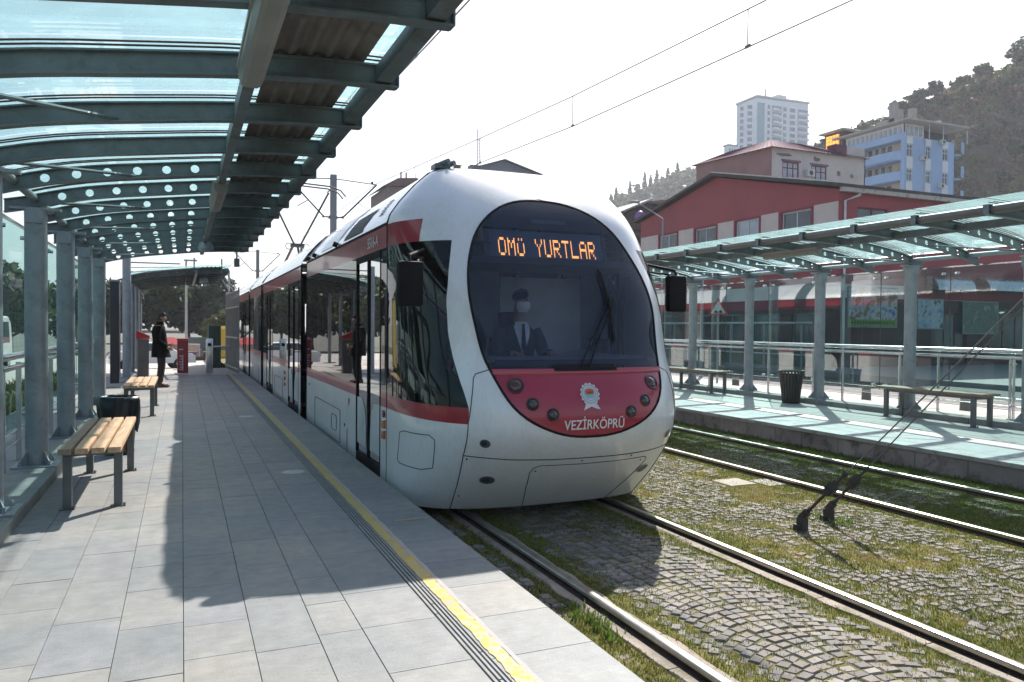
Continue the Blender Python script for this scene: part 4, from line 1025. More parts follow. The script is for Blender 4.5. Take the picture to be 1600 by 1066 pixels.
# ---- body modules behind the cab
def prof_pts(sg, inset=0.0):
    pts = [(1.325,-.13),(1.325,.0),(1.325,.665),(1.325,.80),(1.325,2.235),(1.325,2.455)]
    return pts
ROOF = [(1.325,2.48),(1.30,2.55),(1.21,2.68),(1.06,2.85),(.92,2.98),(.80,3.035),(.5,3.06),(0,3.068)]
def sidegrid(mb, ya, yb, z0, z1, sg, x=1.325, n=1):
    mb.grid([[(C1+sg*x, ya+(yb-ya)*i/n, z) for i in range(n+1)] for z in (z0, z1)])
def module(ya, yb, doors, first=False):
    seglist = []; y = ya
    for (a, b) in doors: seglist.append((y, a)); y = b
    seglist.append((y, yb))
    for sg in (-1, 1):
        body, st, gl, tp = MB(), MB(), MB(), MB()
        for (a, b) in seglist:
            sidegrid(body, a, b, -.12, .665, sg); sidegrid(st, a, b, .665, .80, sg); sidegrid(gl, a, b, .80, 2.235, sg)
        body.build('side_panel', WHITE, tram); st.build('red_stripe', REDB, tram)
        sidegrid(tp, ya, yb, 2.235, 2.455, sg); tp.build('red_roof_band', REDB, tram)
        gb = gl.build('window_band', GL_TRAM, tram)
        mb = MB()
        for (a, b) in seglist:
            k = max(1, round((b-a)/1.35))
            for i in range(k+1):
                yy = a+(b-a)*i/k; mb.box(C1+sg*1.305-.012, C1+sg*1.305+.012, yy-(.05 if 0 < i < k else .0), yy+(.05 if i < k else 0.05*(i < k)), .8, 2.23)
            mb.box(C1+sg*1.31-.01, C1+sg*1.31+.01, a, b, 2.06, 2.235); mb.box(C1+sg*1.31-.01, C1+sg*1.31+.01, a, b, .80, .86)
        mb.build('window_post', BLACK, tram)
        mb = MB(); mb.box(C1+sg*1.327-.006, C1+sg*1.327+.006, ya, yb, 2.456, 2.478); mb.build('gutter', BLACK, tram)
        mb = MB(); mb.box(C1+sg*1.20-.01, C1+sg*1.20+.01, ya, yb, -.27, -.1); mb.build('underframe', BLACK, tram)
        for (a, b) in doors:
            D = MB(); x = C1+sg*1.300; D.box(x-.02, x+.02, a, b, -.07, .04); D.box(C1+sg*1.318-.01, C1+sg*1.318+.01, a-.001, a+.035, .04, 2.235); D.box(C1+sg*1.318-.01, C1+sg*1.318+.01, b-.035, b+.001, .04, 2.235)
            D.box(C1+sg*1.318-.01, C1+sg*1.318+.01, (a+b)/2-.02, (a+b)/2+.02, .04, 2.235); D.box(C1+sg*1.318-.01, C1+sg*1.318+.01, a, b, 2.17, 2.235)
            dr = D.build('door', BLACK, tram)
            g = MB(); xx = C1+sg*1.312; g.quad((xx, a+.03, .04), (xx, b-.03, .04), (xx, b-.03, 2.17), (xx, a+.03, 2.17)); g.build('door_glass', GL_TRAM, dr)
            m_ = (a+b)/2; wv = (b-a)/2
            g = MB(); xx = C1+sg*1.3175; ds_ = sg*.0
            for s2 in (-1, 1):
                pl = [(m_+s2*(wv-.04), .14), (m_+s2*.17*wv, .14), (m_+s2*.18*wv, .30), (m_+s2*.22*wv, .45), (m_+s2*.32*wv, .57), (m_+s2*.5*wv, .655), (m_+s2*(wv-.04), .66)]
                g.prism(pl, xx-.003, xx+.003, 'x')
            g.build('door_panel', GREYW, dr)
    mb = MB()
    for sg in (-1, 1):
        pts = [(C1+sg*a, b) for a, b in ROOF]; mb.grid([[(p[0], ya, p[1]) for p in pts], [(p[0], (ya+yb)/2, p[1]) for p in pts], [(p[0], yb, p[1]) for p in pts]])
    mb.build('roof_fairing', WHITE, tram, auto=50)
    mb = MB(); mb.box(C1-1.28, C1+1.28, ya, yb, .10, .14); mb.box(C1-1.28, C1+1.28, ya, yb, 2.30, 2.34); mb.build('saloon_floor_and_ceiling', mat('dark_saloon', (.07,.075,.085), .6), tram)
    mb = MB(); y = ya+.5
    while y < yb-.6:
        if not any(a-.5 < y < b+.1 for a, b in doors):
            for s in (-.95, -.5, .5, .95): mb.bbox(C1+s-.20, C1+s+.20, y, y+.42, .5, .58, .02); mb.bbox(C1+s-.20, C1+s+.20, y+.38, y+.45, .58, 1.15, .02)
        y += .85
    mb.build('saloon_seats', mat('saloon_seat_blue', (.03,.05,.12), .8), tram)
    mb = MB()
    for (a, b) in doors:
        for s in (-.75, .75): mb.tube([(C1+s, max(a-.1, 7.75), .14), (C1+s, max(a-.1, 7.75), 2.3)], .017, 8); mb.tube([(C1+s, b+.1, .14), (C1+s, b+.1, 2.3)], .017, 8)
    mb.build('grab_pole', mat('yellow_grab_pole', (.55,.45,.03), .35), tram)
def roofside(y, s, z):     # point on the sloping roof side: s along 0..1 between gutter and shoulder
    pts = ROOF[:6]; i = min(int(s*5), 4); f = s*5-i; a, b = pts[i], pts[i+1]; return (C1-(a[0]+(b[0]-a[0])*f)-.004, y, a[1]+(b[1]-a[1])*f+.004)
def roof_detail(y0_, y1_, s0, s1, name, m, sl=0):
    mb = MB(); mb.grid([[roofside(y0_+(y1_-y0_)*j/6-sl*(s0+(s1-s0)*i/6), s0+(s1-s0)*i/6, 0) for j in range(7)] for i in range(7)]); return mb.build(name, m, tram, smooth=True)
# short adapter ring joining cab and first module, then modules and bellows
MODS = [(7.353, 12.60, [(7.61, 8.79)]), (13.25, 19.80, [(13.55, 14.95), (17.6, 19.0)]), (20.32, 23.7, []), (24.2, 30.8, [(25.2, 26.6), (28.8, 30.2)]), (31.3, 37.6, [(34.9, 36.1)])]
for a, b, d in MODS: module(a, b, d)
for (a, b) in ((12.60, 13.25), (19.80, 20.32), (23.7, 24.2), (30.8, 31.3)):
    mb = MB(); n = 9; L = []
    pr = [(1.0,-.1),(1.22,.0),(1.22,2.2),(1.20,2.5),(.98,2.86),(.7,2.95),(0,2.97)]
    for i in range(n*2+1):
        y = a+(b-a)*i/(n*2); s = 1.0 if i % 2 else .955
        L.append([(C1-x*s, y, z) for x, z in pr]+[(C1+x*s, y, z) for x, z in pr[::-1][1:]])
    mb.grid(L); mb.build('bellows', BLACK, tram)
    mb = MB()
    for y in (a-.008, b-.012):
        for sg in (-1, 1): mb.box(C1+sg*1.318-.012, C1+sg*1.318+.012, y, y+.02, -.12, 2.48)
    mb.build('end_frame', BLACK, tram)
mb = MB(); mb.box(C1-1.3, C1+1.3, 37.55, 37.62, -.1, 2.95); mb.build('rear_wall', WHITE, tram)
# cab roof joint ring
pts = [(-1.326, 2.235), (-1.326, 2.455)]+[(-a, b+.002) for a, b in ROOF]+[(a, b+.002) for a, b in ROOF[::-1][1:]]+[(1.326, 2.235)]
MB().tube([(C1+a, 7.362, b) for a, b in pts], .007, 6).build('roof_joint', SEAM, tram)
mb = MB(); 
for sg in (-1, 1): mb.box(C1+sg*1.326-.003, C1+sg*1.326+.003, 7.355, 7.362, -.12, 2.45)
mb.build('panel_joint', SEAM, tram)
# roof grilles, hatches, lamps
GRI = mat('dark_roof_grille', (.03,.03,.035), .6); HAT = mat('translucent_roof_hatch', (.45,.50,.54), .3, 0, .05, 2, coat=.4)
gr = roof_detail(8.55, 9.60, .08, .52, 'roof_grille', GRI, .1)
mb = MB()
for k in range(7):
    s = .11+.37*k/6; mb.tube([roofside(8.6, s, 0), roofside(9.5, s, 0)], .008, 6)
mb.build('grille_slat', mat('grille_slat_grey', (.25,.26,.27), .5), gr)
roof_detail(10.05, 11.35, .12, .95, 'roof_hatch', HAT, .15)
roof_detail(12.36, 12.55, .0, 1.0, 'roof_hatch', mat('grey_roof_end', (.13,.14,.15), .5), .1)
mb = MB()
for k in range(6): mb.tube([roofside(7.80+k*.02, .30+k*.045, 0), roofside(7.98+k*.02, .30+k*.045, 0)], .004, 5)
mb.build('vent_slots', SEAM, tram)
for y in (12.3, 11.7, 10.0): mb = MB(); mb.tube([roofside(y, .05, 0), tuple(Vector(roofside(y, .05, 0))+Vector((-.05, 0, .02)))], .035, 10); mb.build('marker_lamp', BLACK, tram)
mb = MB(); mb.bbox(C1-.86, C1-.70, 7.30, 7.46, 3.035, 3.085, .01); mb.tube([(C1-.82, 7.38, 3.07), (C1-.74, 7.24, 3.10)], .028, 10); mb.tube([(C1-.74, 7.42, 3.07), (C1-.66, 7.30, 3.10)], .028, 10)
mb.build('roof_horn', mat('horn_green_grey', (.10,.13,.13), .4, .3), tram)
mb = MB(); mb.tube([(C1-.2, 7.9, 3.06), (C1-.2, 7.9, 3.14)], .01, 6); mb.lathe([(.11, 3.14), (.12, 3.155), (.02, 3.17)], (C1-.2, 7.9, 0), 14); mb.build('roof_antenna', DARKST, tram)
mb = MB(); mb.bbox(C1-.5, C1+.6, 16, 18.8, 3.05, 3.22, .05); mb.bbox(C1-.5, C1+.6, 27.3, 30, 3.05, 3.2, .05); mb.build('roof_equipment', GREYW, tram)
# lamps and lettering on the side
AMB = mat('amber_reflector', (.55,.13,.015), .2, 0, .1, 8, coat=1)
for (y, z, r) in ((7.44, .60, 0),):
    mb = MB(); mb.tube([(C1-1.325, y, z), (C1-1.345, y, z)], .035, 14); mb.build('side_lamp', mat('dark_red_side_lamp', (.2,.02,.03), .2, coat=1), tram)
for z in (.50, .395): mb = MB(); mb.bbox(C1-1.35, C1-1.32, 7.40, 7.485, z-.042, z+.042, .008); mb.build('side_reflector', AMB, tram)
for z in (.55, .44, .33): mb = MB(); mb.bbox(C1-1.35, C1-1.32, 15.35, 15.43, z-.035, z+.035, .008); mb.build('side_reflector', AMB, tram)
mb = MB(); mb.box(C1-1.3285, C1-1.3265, 9.2, 9.235, .50, .60); mb.box(C1-1.3285, C1-1.3265, 9.15, 9.18, .54, .60); mb.build('side_mark', REDB, tram)
mtx = frame_mtx((C1-1.329, 7.98, 2.335), (0, -1, 0))
text_mesh('fleet_number', '5516-A', .16, LETTER, tram, mtx, .001, shear=.15)
mtx = frame_mtx((C1-1.329, 10.9, 2.335), (0, -1, 0)); 
def rrect(y0_, y1_, z0, z1, r=.05, x=C1-1.327):
    p = []
    for (cy, cz, a0) in ((y1_-r, z1-r, 0), (y0_+r, z1-r, 90), (y0_+r, z0+r, 180), (y1_-r, z0+r, 270)):
        for k in range(5): a = R(a0+22.5*k); p.append((x, cy+r*math.cos(a), cz+r*math.sin(a)))
    return p+[p[0]]
for a in ((9.75, 11.75, -.02, .40), (10.0, 10.35, .1, .3), (15.8, 17.2, 0, .4), (21.0, 22.9, 0, .42)): MB().tube(rrect(*a), .004, 5).build('hatch_outline', SEAM, tram)
for (y, z) in ((12.3, .55), (9.45, .25)): mb = MB(); mb.tube([(C1-1.325, y, z), (C1-1.331, y, z)], .02, 8); mb.build('lock', SEAM, tram)
MB().tube([(C1-1.327, 9.3, -.12), (C1-1.327, 9.3, .22)], .004, 5).build('panel_joint', SEAM, tram)
# wheels and bogies
for yb in (9.0, 10.7, 20.9, 22.8, 32.5, 34.2):
    mb = MB()
    for s in (-.75, .75): mb.tube([(C1+s-.05, yb, RZ+.29), (C1+s+.05, yb, RZ+.29)], .29, 24)
    mb.tube([(C1-.7, yb, RZ+.29), (C1+.7, yb, RZ+.29)], .06, 10); mb.build('wheel_set', DARKST, tram)
mb = MB(); mb.box(C1-.5, C1+.5, 6.9, 37, -.1, .09); mb.build('underfloor_equipment', BLACK, tram)
mb = MB(); mb.box(C1-.9, C1+.9, 7.6, 7.75, -.26, -.1); mb.build('life_guard', BLACK, tram)
# pantograph
PX, PY = C1, 23.4
mb = MB()
for s in (-1, 1):
    mb.tube([(PX+s*.08, PY+.2, 3.85), (PX+s*.88, PY, 5.45)], .028, 8); mb.tube([(PX+s*.30, PY+1.6, 3.2), (PX+s*.12, PY+.2, 3.85)], .04, 8)
mb.tube([(PX-.2, PY+.2, 3.85), (PX+.2, PY+.2, 3.85)], .06, 10); mb.tube([(PX, PY+.2, 3.85), (PX+.04, PY+.1, 3.55)], .035, 8)
for s in (-1, 1): mb.tube([(PX+s*.25+.09*math.cos(a*.5), PY+.2, 3.82+.09*math.sin(a*.5)) for a in range(14)], .012, 6)
pg = mb.build('pantograph', DARKST, tram)
mb = MB()
for dy in (-.22, .22):
    mb.tube([(PX-1.35, PY+dy, 5.33), (PX-1.2, PY+dy, 5.50), (PX-.9, PY+dy, 5.60), (PX, PY+dy, 5.64), (PX+.9, PY+dy, 5.60), (PX+1.2, PY+dy, 5.50), (PX+1.35, PY+dy, 5.33)], .022, 8)
mb.tube([(PX-.88, PY-.22, 5.5), (PX-.88, PY+.22, 5.5)], .02, 6); mb.tube([(PX+.88, PY-.22, 5.5), (PX+.88, PY+.22, 5.5)], .02, 6)
mb.build('contact_strip', DARKST, pg)

# ================================================================ OVERHEAD LINE
mast0 = thing('catenary_mast', 'tall grey catenary mast with cantilever arms rising behind the tram, the nearer one', 'catenary mast', (5.1, 28.556, -.33), 'catenary masts between the tracks')
mb = MB(); mb.bbox(4.99, 5.21, 28.45, 28.67, -.33, 7.0, .02); mb.build('post', mat('mast_steel', (.20,.21,.23), .5, .3, .15, 4), mast0)
mb = MB()
for s in (-1, 1):
    mb.tube([(5.1+s*.12, 28.556, 5.44), (5.1+s*.35, 28.556, 5.46), (5.1+s*1.6, 28.556, 6.75)], .03, 8)
    mb.tube([(5.1, 28.556, 6.86), (5.1+s*1.6, 28.556, 6.76)], .018, 8)
    mb.tube([(5.1+s*.9, 28.5, 6.02), (5.1+s*1.3, 28.4, 5.75)], .015, 6)
mb.tube([(4.95, 28.6, 5.45), (5.25, 28.6, 5.45)], .06, 8)
mb.build('cantilever_arm', DARKST, mast0)
mb = MB()
for s in (-1, 1):
    for d in (.35, 1.45): mb.lathe([(.05, 0), (.07, .02), (.05, .04), (.07, .06), (.05, .08)], (5.1+s*d, 28.556, 6.78 if d > 1 else 5.42), 10)
mb.build('insulator', mat('brown_insulator', (.10,.05,.03), .3), mast0)
for yy, lb in ((59.3, 'grey catenary mast with cantilever arms far along the track'), (-2.2, 'grey catenary mast holding the two guy cables beside the camera')):
    c = copy_tree(mast0); c.location = (5.1, yy, -.33); c['label'] = lb
WIRE = mat('dark_wire', (.17,.17,.17), .6, .3)
def line_(label, xk, pts_m, pts_c, drops):
    t = thing('overhead_line', label, 'overhead wire', pts_c[0], 'overhead lines')
    MB().tube(pts_m, .0115, 5).build('messenger_wire', WIRE, t); MB().tube(pts_c, .0115, 5).build('contact_wire', WIRE, t)
    for y in drops:
        zm = np.interp(y, [p[1] for p in pts_m], [p[2] for p in pts_m]); zc = np.interp(y, [p[1] for p in pts_c], [p[2] for p in pts_c]); x = np.interp(y, [p[1] for p in pts_m], [p[0] for p in pts_m]); xc = np.interp(y, [p[1] for p in pts_c], [p[0] for p in pts_c])
        mb = MB(); mb.tube([(x, y, zm), (xc, y, zc)], .009, 5); mb.box(xc-.012, xc+.012, y-.05, y+.05, zc-.01, zc+.03); mb.build('dropper', WIRE, t)
line_('pair of thin overhead wires with droppers strung above the far track', 7.07, [(7.07,-2.2,6.2),(7.07,2,5.78),(7.07,8.1,5.80),(7.07,13.5,6.02),(7.05,18.6,6.32),(6.7,28.556,6.80),(6.7,59,6.8)], [(7.07,-2.2,5.1),(7.07,6.6,5.25),(7.07,13.5,5.43),(7.07,18.6,5.70),(6.9,28.5,5.75),(6.9,59,5.75)], [3.5, 8.4, 13.5, 18.63, 24])
line_('pair of thin overhead wires above the near track, beside the canopy edge', 3.16, [(3.3,-2.2,6.4),(3.3,8,6.1),(3.3,18,6.4),(3.5,28.556,6.80),(3.5,59,6.8)], [(3.16,-2.2,5.15),(3.16,4.5,5.28),(3.16,12.5,5.46),(3.16,20,5.62),(3.16,59,5.68)], [6.1, 11, 16.5, 22])
# guy anchors
for (xa, ya, xb_, yb_, zb_, lb) in ((4.97, 5.11, 5.0, 3.254, 1.677, 'guy cable with dark turnbuckle anchored in the cobbles, the one nearer the tram'), (5.44, 5.27, 5.20, 3.383, 1.634, 'guy cable with dark turnbuckle anchored in the cobbles, the one nearer the far track')):
    t = thing('guy_anchor', lb, 'guy cable', (xa, ya, GZ), 'guy cables anchored between the tracks')
    A = Vector((xa, ya, -.165)); B = Vector((xb_, yb_, zb_)); d = (B-A).normalized(); AN = mat('dark_anchor_iron', (.06,.055,.055), .7, .3, .3, 8); Q = d.to_track_quat('Z', 'Y').to_matrix()
    mb = MB(); mb.bbox(xa-.036, xa+.036, ya-.03, ya+.045, GZ-.03, GZ+.115, .008); mb.bbox(xa-.05, xa+.05, ya+.0, ya+.07, GZ-.03, GZ+.05, .012); mb.build('anchor_block', AN, t)
    mb = MB(); mb.obox(A+d*.0, (.05,.05,.07), mtx=Q); mb.obox(A+d*.05, (.04,.055,.06), mtx=Q); mb.tube([A+d*.05, A+d*.36], [.014,.014], 8); mb.tube([A+d*.10, A+d*.12], .02, 8)
    mb.obox(A+d*.385, (.045,.06,.06), mtx=Q); mb.obox(A+d*.43, (.03,.085,.10), mtx=Q); mb.obox(A+d*.49, (.028,.05,.07), mtx=Q); mb.tube([A+d*.50, A+d*.62], .011, 8); mb.obox(A+d*.63, (.024,.03,.05), mtx=Q)
    mb.build('turnbuckle', AN, t)
    t1 = (-2.1-ya)/d.y; MB().tube([A+d*.6, A+d*t1], .0062, 6).build('cable', WIRE, t)
mb = MB(); mb.add([(6.95,6.49,GZ+.012),(7.07,5.75,GZ+.012),(7.12,5.76,GZ+.012),(7.02,6.5,GZ+.012)], [(0,1,2,3)]) 

# ================================================================ PEOPLE
def skin_mesh(name, J, E, m, parent, root, sub=2):
    names = list(J); me = bpy.data.meshes.new(name); off = parent_off(parent)
    me.from_pydata([tuple(Vector(J[k][0])-off) for k in names], [(names.index(a), names.index(b)) for a, b in E], [])
    o = bpy.data.objects.new(name, me); COL.objects.link(o)
    o.modifiers.new('skin', 'SKIN'); s = o.modifiers.new('sub', 'SUBSURF'); s.levels = sub; s.render_levels = sub
    sv = me.skin_vertices[0].data
    for i, k in enumerate(names):
        r = J[k][1]; sv[i].radius = r if isinstance(r, tuple) else (r, r); sv[i].use_root = (k == root)
    dg = bpy.context.evaluated_depsgraph_get(); dg.update()
    m2 = bpy.data.meshes.new_from_object(o.evaluated_get(dg)); bpy.data.objects.remove(o)
    m2.materials.clear(); m2.materials.append(m)
    m2.polygons.foreach_set('use_smooth', [True]*len(m2.polygons))
    o = bpy.data.objects.new(name, m2); COL.objects.link(o); o.parent = parent; return o
def add_hand(J, E, wrist, pfx, fdir, side, up_, curl=.5):
    f = Vector(fdir).normalized(); s = Vector(side).normalized(); u = Vector(up_).normalized(); w_ = Vector(J[wrist][0])
    J[pfx+'palm'] = (tuple(w_+f*.055), (.034, .016)); E.append((wrist, pfx+'palm'))
    for i, (off, ln) in enumerate(((-.030,.07), (-.010,.078), (.010,.073), (.029,.058))):
        b = w_+f*.088+s*off; a = b+f*ln*.5-u*ln*.22*curl; c = a+f*ln*.30-u*ln*.55*curl
        for nm, p, r in (('a', b, .0095), ('b', a, .0085), ('c', c, .0075)): J[f'{pfx}{i}{nm}'] = (tuple(p), r)
        E += [(pfx+'palm', f'{pfx}{i}a'), (f'{pfx}{i}a', f'{pfx}{i}b'), (f'{pfx}{i}b', f'{pfx}{i}c')]
    t0 = w_+f*.03-s*.035; t1 = t0+f*.03-s*.02-u*.01; t2 = t1+f*.025-u*.008
    for nm, p, r in (('t0', t0, .012), ('t1', t1, .010), ('t2', t2, .008)): J[pfx+nm] = (tuple(p), r)
    E += [(pfx+'palm', pfx+'t0'), (pfx+'t0', pfx+'t1'), (pfx+'t1', pfx+'t2')]
SKIN = mat('skin', (.48,.29,.21), .5, 0, .08, 8)
def loft(sections, n=20):
    """sections: centre, x radius, y radius"""
    return [[(c[0]+rx*math.cos(2*math.pi*k/n), c[1]+ry*math.sin(2*math.pi*k/n), c[2]) for k in range(n+1)] for c, rx, ry in sections]
px, py = -.449, 19.68
man = thing('person', 'person standing in profile on the platform, black coat, looking down at a phone', 'person', (px, py, 0))
J = {'pelvis':((px-.02,py,.93),(.13,.10)),'waist':((px-.03,py,1.08),(.125,.095)),'chest':((px-.05,py,1.30),(.145,.10)),'neckb':((px-.03,py,1.47),.065),'neck':((px+.0,py,1.53),.055),'head':((px+.03,py,1.60),(.075,.085)),'crown':((px+.03,py,1.68),(.07,.08)),
     'nose':((px+.125,py,1.595),.012),'hipL':((px-.01,py+.09,.90),.095),'kneeL':((px+.03,py+.10,.50),.062),'ankL':((px-.03,py+.10,.10),.042),'toeL':((px+.13,py+.10,.04),.035),
     'hipR':((px-.01,py-.09,.90),.095),'kneeR':((px+.0,py-.09,.50),.062),'ankR':((px-.05,py-.09,.10),.042),'toeR':((px+.11,py-.09,.04),.035),
     'shL':((px-.06,py+.19,1.40),.055),'elL':((px-.07,py+.23,1.12),.045),'wrL':((px+.13,py+.10,.98),.030),'shR':((px-.06,py-.19,1.40),.055),'elR':((px-.08,py-.23,1.11),.045),'wrR':((px+.12,py-.12,.93),.030)}
E_ = [('pelvis','waist'),('waist','chest'),('chest','neckb'),('neckb','neck'),('neck','head'),('head','crown'),('head','nose'),('pelvis','hipL'),('hipL','kneeL'),('kneeL','ankL'),('ankL','toeL'),('pelvis','hipR'),('hipR','kneeR'),('kneeR','ankR'),('ankR','toeR'),('chest','shL'),('shL','elL'),('elL','wrL'),('chest','shR'),('shR','elR'),('elR','wrR')]
add_hand(J, E_, 'wrL', 'hl', (1,-.3,.05), (0,0,1), (0,1,0)); add_hand(J, E_, 'wrR', 'hr', (1,.15,-.2), (0,0,1), (0,-1,0))
skin_mesh('body', J, E_, SKIN, man, 'pelvis')
COAT = mat('black_coat_cloth', (.008,.008,.009), .9, 0, .25, 8, bmp=.2, bs=60, spec=.1); TROU = mat('dark_trouser_cloth', (.016,.013,.016), .8, 0, .2, 8)
mb = MB(); mb.grid(loft([((px-.0,py,.70),.215,.24),((px-.01,py,.80),.20,.225),((px-.02,py,.95),.175,.20),((px-.03,py,1.10),.155,.18),((px-.05,py,1.28),.155,.20),((px-.05,py,1.40),.135,.215),((px-.04,py,1.455),.10,.14),((px-.02,py,1.50),.075,.085),((px-.01,py,1.535),.07,.075)], 24))
for s in (-1, 1):
    A = [(px-.055,py+s*.185,1.415),(px-.065,py+s*.22,1.28),(px-.075,py+s*.238,1.10),(px+.03,py+s*.17,1.02),(px+.115,py+s*.11,.965 if s > 0 else .945)]
    mb.tube(A, [.075,.07,.062,.055,.046], 14)
mb.build('coat', COAT, man, auto=60)
mb = MB()
for s in (-1, 1):
    mb.tube([(px-.01,py+s*.085,.88),(px+.02 if s > 0 else px,py+s*.095,.50),(px-.03 if s > 0 else px-.045,py+s*.095,.09)], [.10,.072,.06], 14)
mb.build('trousers', TROU, man, auto=60)
mb = MB()
for s in (-1, 1):
    x0 = px-.035 if s > 0 else px-.05; prof = [(-.06,.0),(.20,.0),(.215,.03),(.17,.06),(.08,.085),(.03,.12),(-.05,.12),(-.07,.05)]
    mb.prism([(x0+a, b) for a, b in prof], py+s*.095-.045, py+s*.095+.045)
mb.build('shoes', mat('dark_red_brown_shoe', (.07,.02,.02), .4, 0, .1, 5), man)
mb = MB(); L = []
for i in range(9):
    ph = i/8*math.pi*.60; r = .093*math.sin(ph)+.002; L.append([(px+.015+(r*1.06)*math.cos(a)-.012*(i/8), py+r*.86*math.sin(a), 1.655+.098*math.cos(ph)+(.03*i/8 if math.cos(a) > .2 else -.075*i/8)) for a in [2*math.pi*k/22 for k in range(23)]])
mb.grid(L); mb.build('hair', mat('dark_hair', (.02,.014,.012), .6, 0, .3, 20), man, smooth=True)
mb = MB()
for s in (-1, 1): mb.lathe([(.001,-.009),(.009,0),(.001,.009)], (px+.103, py+s*.030, 1.625), 8)
mb.build('eyes', BLACKG, man); mb = MB(); mb.box(px+.098, px+.108, py-.022, py+.022, 1.555, 1.562); mb.build('mouth', mat('lip', (.22,.08,.07), .5), man)
for s in (-1, 1): mb = MB(); mb.lathe([(.002,-.03),(.02,-.015),(.024,.01),(.012,.03)], (px+.01, py+s*.083, 1.61), 10); mb.build('ear', SKIN, man, smooth=True)
t = thing('phone', 'small pale phone held in the hands of the standing person', 'phone', (px+.24, py-.02, .98)); mb = MB(); mb.bbox(px+.225, px+.235, py-.09, py+.02, .92, 1.00, .003); mb.build('phone_body', mat('pale_phone', (.5,.48,.45), .3), t)
# driver
dx, dy = 3.146, 7.05; DH = .07
drv = thing('person', 'seated driver behind the windscreen in dark jacket, tie and white face mask', 'person', (dx, dy, .57))
J = {'pelvis':((dx,dy+.10,.66),(.16,.12)),'waist':((dx,dy+.12,.85),(.14,.10)),'chest':((dx,dy+.12,1.20),(.165,.105)),'neckb':((dx,dy+.10,1.42),.07),'neck':((dx,dy+.08,1.50),.058),'head':((dx,dy+.05,1.60),(.078,.088)),'crown':((dx,dy+.05,1.70),(.075,.085)),'nose':((dx,dy-.05,1.62),.012),
     'shL':((dx-.19,dy+.12,1.34),.06),'elL':((dx-.25,dy+.0,1.08),.048),'wrL':((dx-.20,dy-.24,1.14),.03),'shR':((dx+.19,dy+.12,1.34),.06),'elR':((dx+.25,dy+.0,1.08),.048),'wrR':((dx+.20,dy-.24,1.14),.03),
     'hipL':((dx-.10,dy+.05,.64),.095),'kneeL':((dx-.13,dy-.36,.66),.07),'ankL':((dx-.13,dy-.40,.25),.045),'toeL':((dx-.13,dy-.55,.20),.035),'hipR':((dx+.10,dy+.05,.64),.095),'kneeR':((dx+.13,dy-.36,.66),.07),'ankR':((dx+.13,dy-.40,.25),.045),'toeR':((dx+.13,dy-.55,.20),.035)}
E_ = [('pelvis','waist'),('waist','chest'),('chest','neckb'),('neckb','neck'),('neck','head'),('head','crown'),('head','nose'),('chest','shL'),('shL','elL'),('elL','wrL'),('chest','shR'),('shR','elR'),('elR','wrR'),('pelvis','hipL'),('hipL','kneeL'),('kneeL','ankL'),('ankL','toeL'),('pelvis','hipR'),('hipR','kneeR'),('kneeR','ankR'),('ankR','toeR')]
add_hand(J, E_, 'wrL', 'hl', (.2,-1,0), (1,0,0), (0,0,1)); add_hand(J, E_, 'wrR', 'hr', (-.2,-1,0), (-1,0,0), (0,0,1))
skin_mesh('body', J, E_, SKIN, drv, 'pelvis')
mb = MB(); mb.grid(loft([((dx,dy+.11,.62),.17,.13),((dx,dy+.12,.9),.16,.125),((dx,dy+.12,1.2),.19,.135),((dx,dy+.12,1.34),.19,.12),((dx,dy+.11,1.41),.12,.09),((dx,dy+.10,1.44),.07,.07)], 24))
for s in (-1, 1): mb.tube([(dx+s*.18,dy+.12,1.36),(dx+s*.235,dy+.07,1.22),(dx+s*.25,dy,1.08),(dx+s*.225,dy-.12,1.11),(dx+s*.205,dy-.22,1.135)], [.08,.07,.06,.05,.045], 12)
mb.build('jacket', mat('navy_jacket', (.03,.04,.07), .8), drv, auto=60)
SH = mat('white_shirt', (.78,.80,.84), .7)
mb = MB(); P = []
for i in range(7):
    z = 1.14+.31*i/6; hw_ = [.012,.03,.05,.066,.078,.085,.062][i]; yy = dy+.12-.138+(.0 if z < 1.3 else (z-1.3)*.36)
    P.append([(dx-hw_, yy, z), (dx, yy-.008, z), (dx+hw_, yy, z)])
mb.grid(P); mb.build('shirt_front', SH, drv)
mb = MB(); mb.add([(dx-.014,dy-.0375+.02,1.43),(dx+.014,dy-.0375+.02,1.43),(dx+.028,dy-.04,1.18),(dx,dy-.042,1.14),(dx-.028,dy-.04,1.18)], [(0,1,2,3,4)]); mb.build('tie', mat('dark_tie', (.01,.012,.03), .6), drv)
mb = MB(); P = []
for i in range(5):
    z = 1.545+.105*i/4; rr = [.060,.082,.093,.092,.086][i]; P.append([(dx+rr*math.sin(a), dy+.045-rr*1.18*math.cos(a), z) for a in [-.95+1.9*k/10 for k in range(11)]])
mb.grid(P); mb.build('face_mask', mat('white_mask', (.8,.8,.82), .8), drv, smooth=True)
mb = MB(); L = []
for i in range(9):
    ph = i/8*math.pi*.5; r = .088*math.sin(ph)+.002; L.append([(dx+r*.92*math.cos(a), dy+.062+r*1.02*math.sin(a), 1.705+.078*math.cos(ph)-.05*(i/8)*(math.sin(a)*.9+.05)) for a in [2*math.pi*k/22 for k in range(23)]])
mb.grid(L); mb.build('hair', MATS['dark_hair'], drv, smooth=True)
mb = MB()
for s in (-1, 1): mb.lathe([(.001,-.008),(.009,0),(.001,.008)], (dx+s*.030, dy-.038, 1.672), 8)
mb.build('eyes', BLACKG, drv)

drv.location.z += DH

